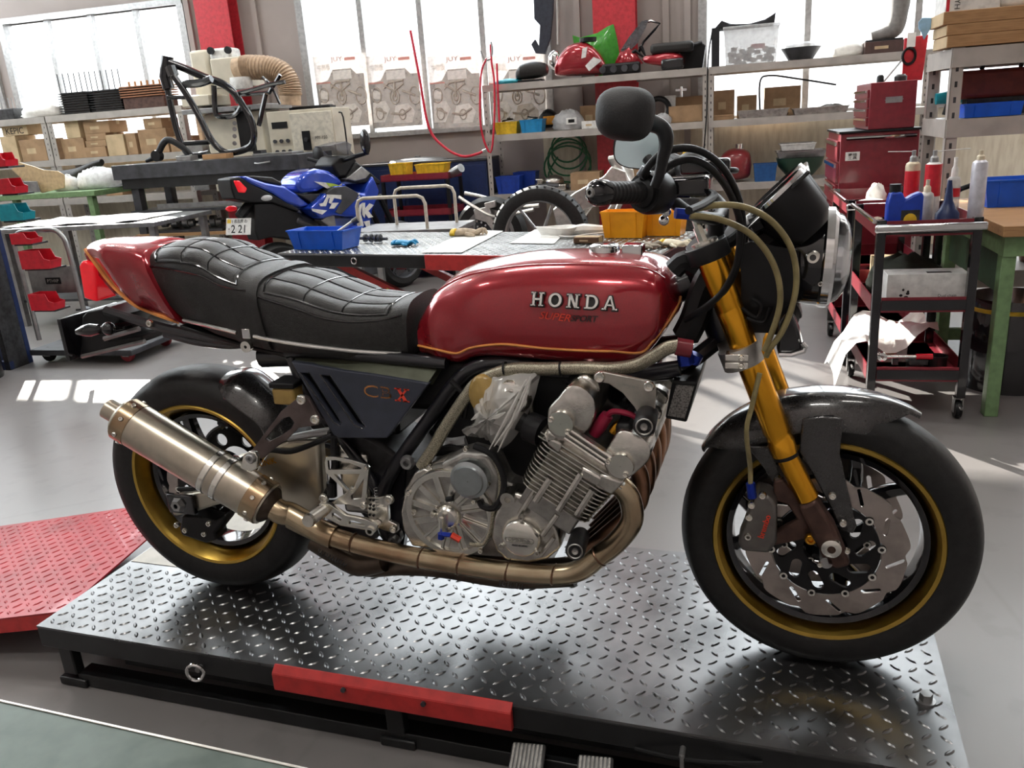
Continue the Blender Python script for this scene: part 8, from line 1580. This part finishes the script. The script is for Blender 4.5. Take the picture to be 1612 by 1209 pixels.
t = thing('oil_drum', 'black drum with a yellow band under the workbench', 'drum', (R(1580, 560, 2.45).x+.02, 2.48, FLOOR)); MB().lathe([(.001, .001), (.19, .001), (.19, .42), (.18, .44), (.001, .44)], (0, 0, 0), (0, 0, 1), 36).build('body', M['gblk'], t); MB().lathe([(.191, .38), (.194, .382), (.194, .398), (.191, .4)], (0, 0, 0), (0, 0, 1), 36).build('band', M['yellow'], t)
# ------------------------------------------------------------------ tool carts
def cart(lab, loc, tops):
    t = thing('tool_cart', lab, 'cart', loc, 0, 'red and black tool carts'); w_, d = .40, .66
    z3 = tops[0]-FLOOR; zs_ = [z-FLOOR for z in tops]
    for x in (-w_/2, w_/2-.035):
        for y in (0, d-.035): MB().box(x, x+.035, y, y+.035, .1, z3+.005).build('post', M['gblk'], t, bevel=.002)
    for z in zs_:
        tr_ = MB().box(-w_/2+.036, w_/2-.036, .0, d, z-.065, z-.06).box(-w_/2+.036, w_/2-.036, -.001, .004, z-.065, z-.0).box(-w_/2+.036, w_/2-.036, d-.004, d+.001, z-.065, z-.0).box(-w_/2-.001, -w_/2+.004, .036, d-.036, z-.065, z).box(w_/2-.004, w_/2+.001, .036, d-.036, z-.065, z).box(-w_/2+.004, w_/2-.004, .036, d-.036, z-.0651, z-.06)
        o_ = tr_.build('tray', M['toolred'], t); MB().box(-w_/2+.036, w_/2-.036, -.008, -.002, z-.055, z-.012).build('tray_front', M['gblk'], o_)
    MB().box(-w_/2-.012, w_/2+.012, -.03, -.009, z3-.045, z3-.012).build('front_bar', M['chrome'], t, bevel=.008); MB().tube([V((-w_/2-.012, 0, z3)), V((-w_/2-.012, d, z3))], .009).build('side_bar', M['chrome'], t)
    for x in (-w_/2+.02, w_/2-.02):
        for y in (.03, d-.03): MB().lathe([(.01, -.014), (.038, -.013), (.042, 0), (.038, .013), (.01, .014)], (x, y-.0, .0425), (1, 0, 0), 24).build('caster', M['blk'], t); MB().box(x-.02, x-.015, y-.015, y+.015, .03, .1).box(x+.015, x+.02, y-.015, y+.015, .03, .1).box(x-.02, x+.02, y-.02, y+.02, .095, .1).tube([V((x, y-.02, .07)), V((x, y-.07, .065))], .006).build('caster_fork', M['gsteel'], t)
    return t
cz1 = R(1470, 346, 1.95).z; cz2 = R(1450, 468, 1.95).z; cz3 = R(1440, 578, 1.95).z; ccx = (R(1378, 350, 1.95).x+R(1563, 350, 1.95).x)/2-.012; CY = 1.95
cart('near red and black tool cart crowded with spray cans on top', (ccx, CY, FLOOR), (cz1, cz2, cz3)); cart('far red and black tool cart behind the one with spray cans', (ccx-.01, CY+.82, FLOOR), (cz1, cz2, cz3))
zt1, zt2_, zt3 = cz1-.059, cz2-.059, cz3-.059
def can(lab, px, pb, pt, y, r_, m, capm, band=None, straw=False, z=None, cap=.16, name='spray_can', cat='spray can'):
    c = R(px, pb, y); z = zt1 if z is None else z; h = R(px, pt, y).z-z; t = thing(name, lab, cat, (c.x, y, z)); hb_ = h*(1-cap)
    MB().lathe([(.001, 0), (r_*.95, 0), (r_, .004), (r_, hb_-.02), (r_*.92, hb_-.008), (r_*.6, hb_), (.001, hb_)], (0, 0, 0), (0, 0, 1), 28).build('body', m, t); MB().lathe([(r_*.55, hb_), (r_*.5, hb_+h*cap*.4), (r_*.28, hb_+h*cap*.55), (r_*.28, h), (.001, h)], (0, 0, 0), (0, 0, 1), 18).build('nozzle', capm, t)
    if band: MB().lathe([(r_+.0004, hb_*band[0]), (r_+.0006, hb_*band[1])], (0, 0, 0), (0, 0, 1), 28).build('label_band', band[2], t)
    if straw: MB().tube([V((0, 0, h-.005)), V((straw, 0, h+.0))], .0022, n=6).build('straw', M['white'], t)
    return t
can('cream and red spray can at the left of the near cart', 1432, 330, 237, 2.42, .032, M['cream'], M['gsteel'], (.3, .85, M['redbin']), straw=-.11); can('spray can with a bright red upper half on the near cart', 1464, 335, 237, 2.30, .034, M['white'], M['gsteel'], (.45, .97, M['redbin']), straw=.14)
can('tall silver white spray can at the right of the near cart', 1534, 348, 237, 2.03, .030, mat('pale can', (.6, .6, .66), .3, .3), M['cream'], (.04, .08, M['redbin']), cap=.12); can('cream topped can in the middle of the near cart', 1456, 345, 283, 2.13, .028, mat('cream can body', (.55, .53, .5), .35, .3), M['cream'], cap=.25); can('slim bottle with a red cap behind the navy sprayer', 1497, 338, 248, 2.35, .028, M['clear'], M['white'], (.55, .75, M['redbin']), cap=.3, name='bottle', cat='bottle')
c = R(1490, 348, 2.04); h = R(1490, 284, 2.04).z-zt1; t = thing('spray_bottle', 'navy blue funnel shaped bottle before the tall silver white can', 'bottle', (c.x, 2.04, zt1)); MB().lathe([(.001, 0), (.046, 0), (.048, .01), (.046, h*.35), (.03, h*.45), (.018, h*.6), (.012, h*.85), (.008, h), (.001, h)], (0, 0, 0), (0, 0, 1), 28).build('body', M['navy'], t); MB().lathe([(.0485, .008), (.0485, h*.16)], (0, 0, 0), (0, 0, 1), 28).build('base_band', M['gsteel'], t)
c = R(1421, 348, 2.03); w_ = R(1450, 340, 2.03).x-R(1394, 340, 2.03).x; h = R(1421, 300, 2.03).z-zt1; t = thing('oil_bottle', 'blue plastic oil bottle with black cap at the front of the near cart', 'bottle', (c.x, 2.03, zt1)); MB().prism([V((x*w_, -.03, z*h)) for x, z in ((-.5, 0), (.46, 0), (.5, .3), (.5, .88), (.42, .97), (.2, .9), (.0, .8), (-.1, .98), (-.42, .98), (-.5, .7))], (0, .06, 0)).build('body', M['blueb'], t, bevel=.008); MB().cyl((-.27*w_, 0, h*.97), (-.27*w_, 0, h*1.16), w_*.17).build('cap', M['blk'], t); MB().box(-.1*w_, .42*w_, -.0315, -.0305, h*.06, h*.55).build('label_panel', M['dk'], t); MB().ball((.16*w_, -.031, h*.3), (w_*.2, .002, h*.18), 16, 8).build('label_picture', M['yellow'], t)
c = R(1380, 330, 2.2); t = thing('work_glove', 'crumpled tan rag glove in the near cart tray', 'glove', (c.x+.0, 2.2, zt1)); MB().tube([V((-.02, -.06, .012)), V((.01, -.02, .03)), V((0, .05, .02)), V((.03, .08, .012))], [.012, .02, .018, .01], n=8, k=3).build('palm', M['glove'], t); MB().tube([V((.01, -.02, .03)), V((.05, -.03, .02))], .009).build('finger', M['glove'], t)
for k, (x, s_, lab) in enumerate(((1375, (.1, .12, .03), 'flat clear bags in the far cart tray'), (1390, (.05, .05, .07), 'upright crumpled clear bag in the far cart tray'))): wirebag('plastic_bag', lab, M['bag'], (R(x, 300, 2.95).x, 2.95+.2*k, zt1), s_, 81+k)
# middle tray
a, b_ = R(1396, 462, 2.0), R(1525, 460, 2.0); w_ = b_.x-a.x; h = R(1460, 432, 2.0).z-zt2_; t = thing('cardboard_box', 'white product box with a black picture on the near cart middle tray', 'box', ((a.x+b_.x)/2, 2.06, zt2_)); MB().box(-w_/2, w_/2, -.05, .08, 0, h).build('body', M['white'], t, bevel=.002)
r_ = random.Random(9); pm = MB()
for k in range(9): pm.ball((-.26*w_+r_.uniform(-.02, .02), -.0505, h*.1+k*h*.055), (r_.uniform(.004, .012), .0008, .006), 8, 6)
pm.build('picture', M['black'], t); MB().box(w_*.14, w_*.44, -.052, -.0505, h*.06, h*.2).box(w_*.0, w_*.3, -.03, .0, h+.0002, h+.001).build('print_block', M['black'], t); MB().text('Dual chain', basis((w_*.25, -.0512, h*.36), (1, 0, 0), (0, 0, 1)), w=w_*.22, ext=.0006).build('lettering', M['dsteel'], t)
wirebag('cloth', 'heap of dark olive cloth behind the white product box', mat('olive cloth', (.035, .04, .03), .9, bump=.4, bscale=30), (ccx-.01, CY+.38, zt2_), (.165, .13, .12), 91, 'cloth'); carton('buff carton at the back of the near cart middle tray', (ccx-.06, CY+.58, zt2_), .12, .09, .14, m=M['cardl'], group=None)
# bottom tray
for k, (px, r_, lab, hh) in enumerate(((1443, .036, 'left black filter cup on the bottom tray of the near cart', .055), (1480, .036, 'right black filter cup on the bottom tray of the near cart', .07))): c = R(px, 575, 2.06); t = thing('filter_cup', lab, 'cup', (c.x, 2.1, zt3)); MB().lathe([(.001, 0), (r_, 0), (r_, hh*.8), (r_*1.08, hh*.82), (r_*1.08, hh), (r_*.9, hh), (r_*.85, .01), (.001, .01)], (0, 0, 0), (0, 0, 1), 28).build('body', M['blk'], t); MB().lathe([(r_*1.02, .004), (r_*1.04, .01), (r_*1.02, .016)], (0, 0, 0), (0, 0, 1), 28).build('band', M['gsteel'], t)
c0, c1 = R(1372, 566, 1.98), R(1464, 572, 1.98); t = thing('torque_wrench', 'chrome ratchet wrench with a red band on the bottom tray edge', 'wrench', ((c0.x+c1.x)/2+.02, 2.0, cz3+.0)); L_ = c1.x-c0.x; t.location = RM @ V(((c0.x+c1.x)/2+.015, 1.99, cz3+.036)); MB().cyl((-L_*.3, 0, 0), (L_*.2, 0, 0), .009).lathe([(.008, -.012), (.02, -.01), (.02, .01), (.008, .012)], (-L_*.38, 0, 0), (0, 1, 0), 20, closed=True).build('handle', M['chrome'], t); MB().cyl((L_*.2, 0, 0), (L_*.48, 0, 0), .012).build('red_band', M['redbin'], t); MB().box(L_*.1, L_*.4, -.012, .012, -.035, -.012).box(-L_*.2, -L_*.1, -.01, .01, -.035, -.009).build('rest', M['dk'], t)
t = carton('white carton with red letters under the plastic sheet', (ccx-.06, CY+.32, zt3), .14, .1, .1, m=M['white'], group=None); MB().text('JHB', basis((0, -.0512, .05), (1, 0, 0), (0, 0, 1)), w=.05, ext=.0006).build('lettering', M['letr'], t)
pq = [R(x, y, CY+.2) for x, y in ((1352, 520), (1376, 483), (1420, 480), (1494, 490), (1478, 515), (1440, 532), (1372, 545))]
cxq = sum(p.x for p in pq)/7; czq = sum(p.z for p in pq)/7
t = thing('plastic_sheet', 'large sunlit white plastic sheet draped over the lower tray of the near cart', 'sheet', (cxq, CY+.42, zt3)); r_ = random.Random(12); rows = []
for i in range(11):
    rows.append([V((-.27+.43*i/10, -.22+.42*k/10, .10+(.10 if i > 7 else 0)*(i-7)/3-(.10*(3-i)/3 if i < 3 else 0)+.04*sin(i*.9+k*.4)+r_.uniform(-.012, .012)+.05*(1-abs(i-4)/5)*(1 if k < 6 else .8)-(.09 if i == 0 else 0)-(.0 if 0 < k else .03))) for k in range(11)])
MB().loft(rows, closed=False).build('sheet', M['bag'], t, smooth=50)
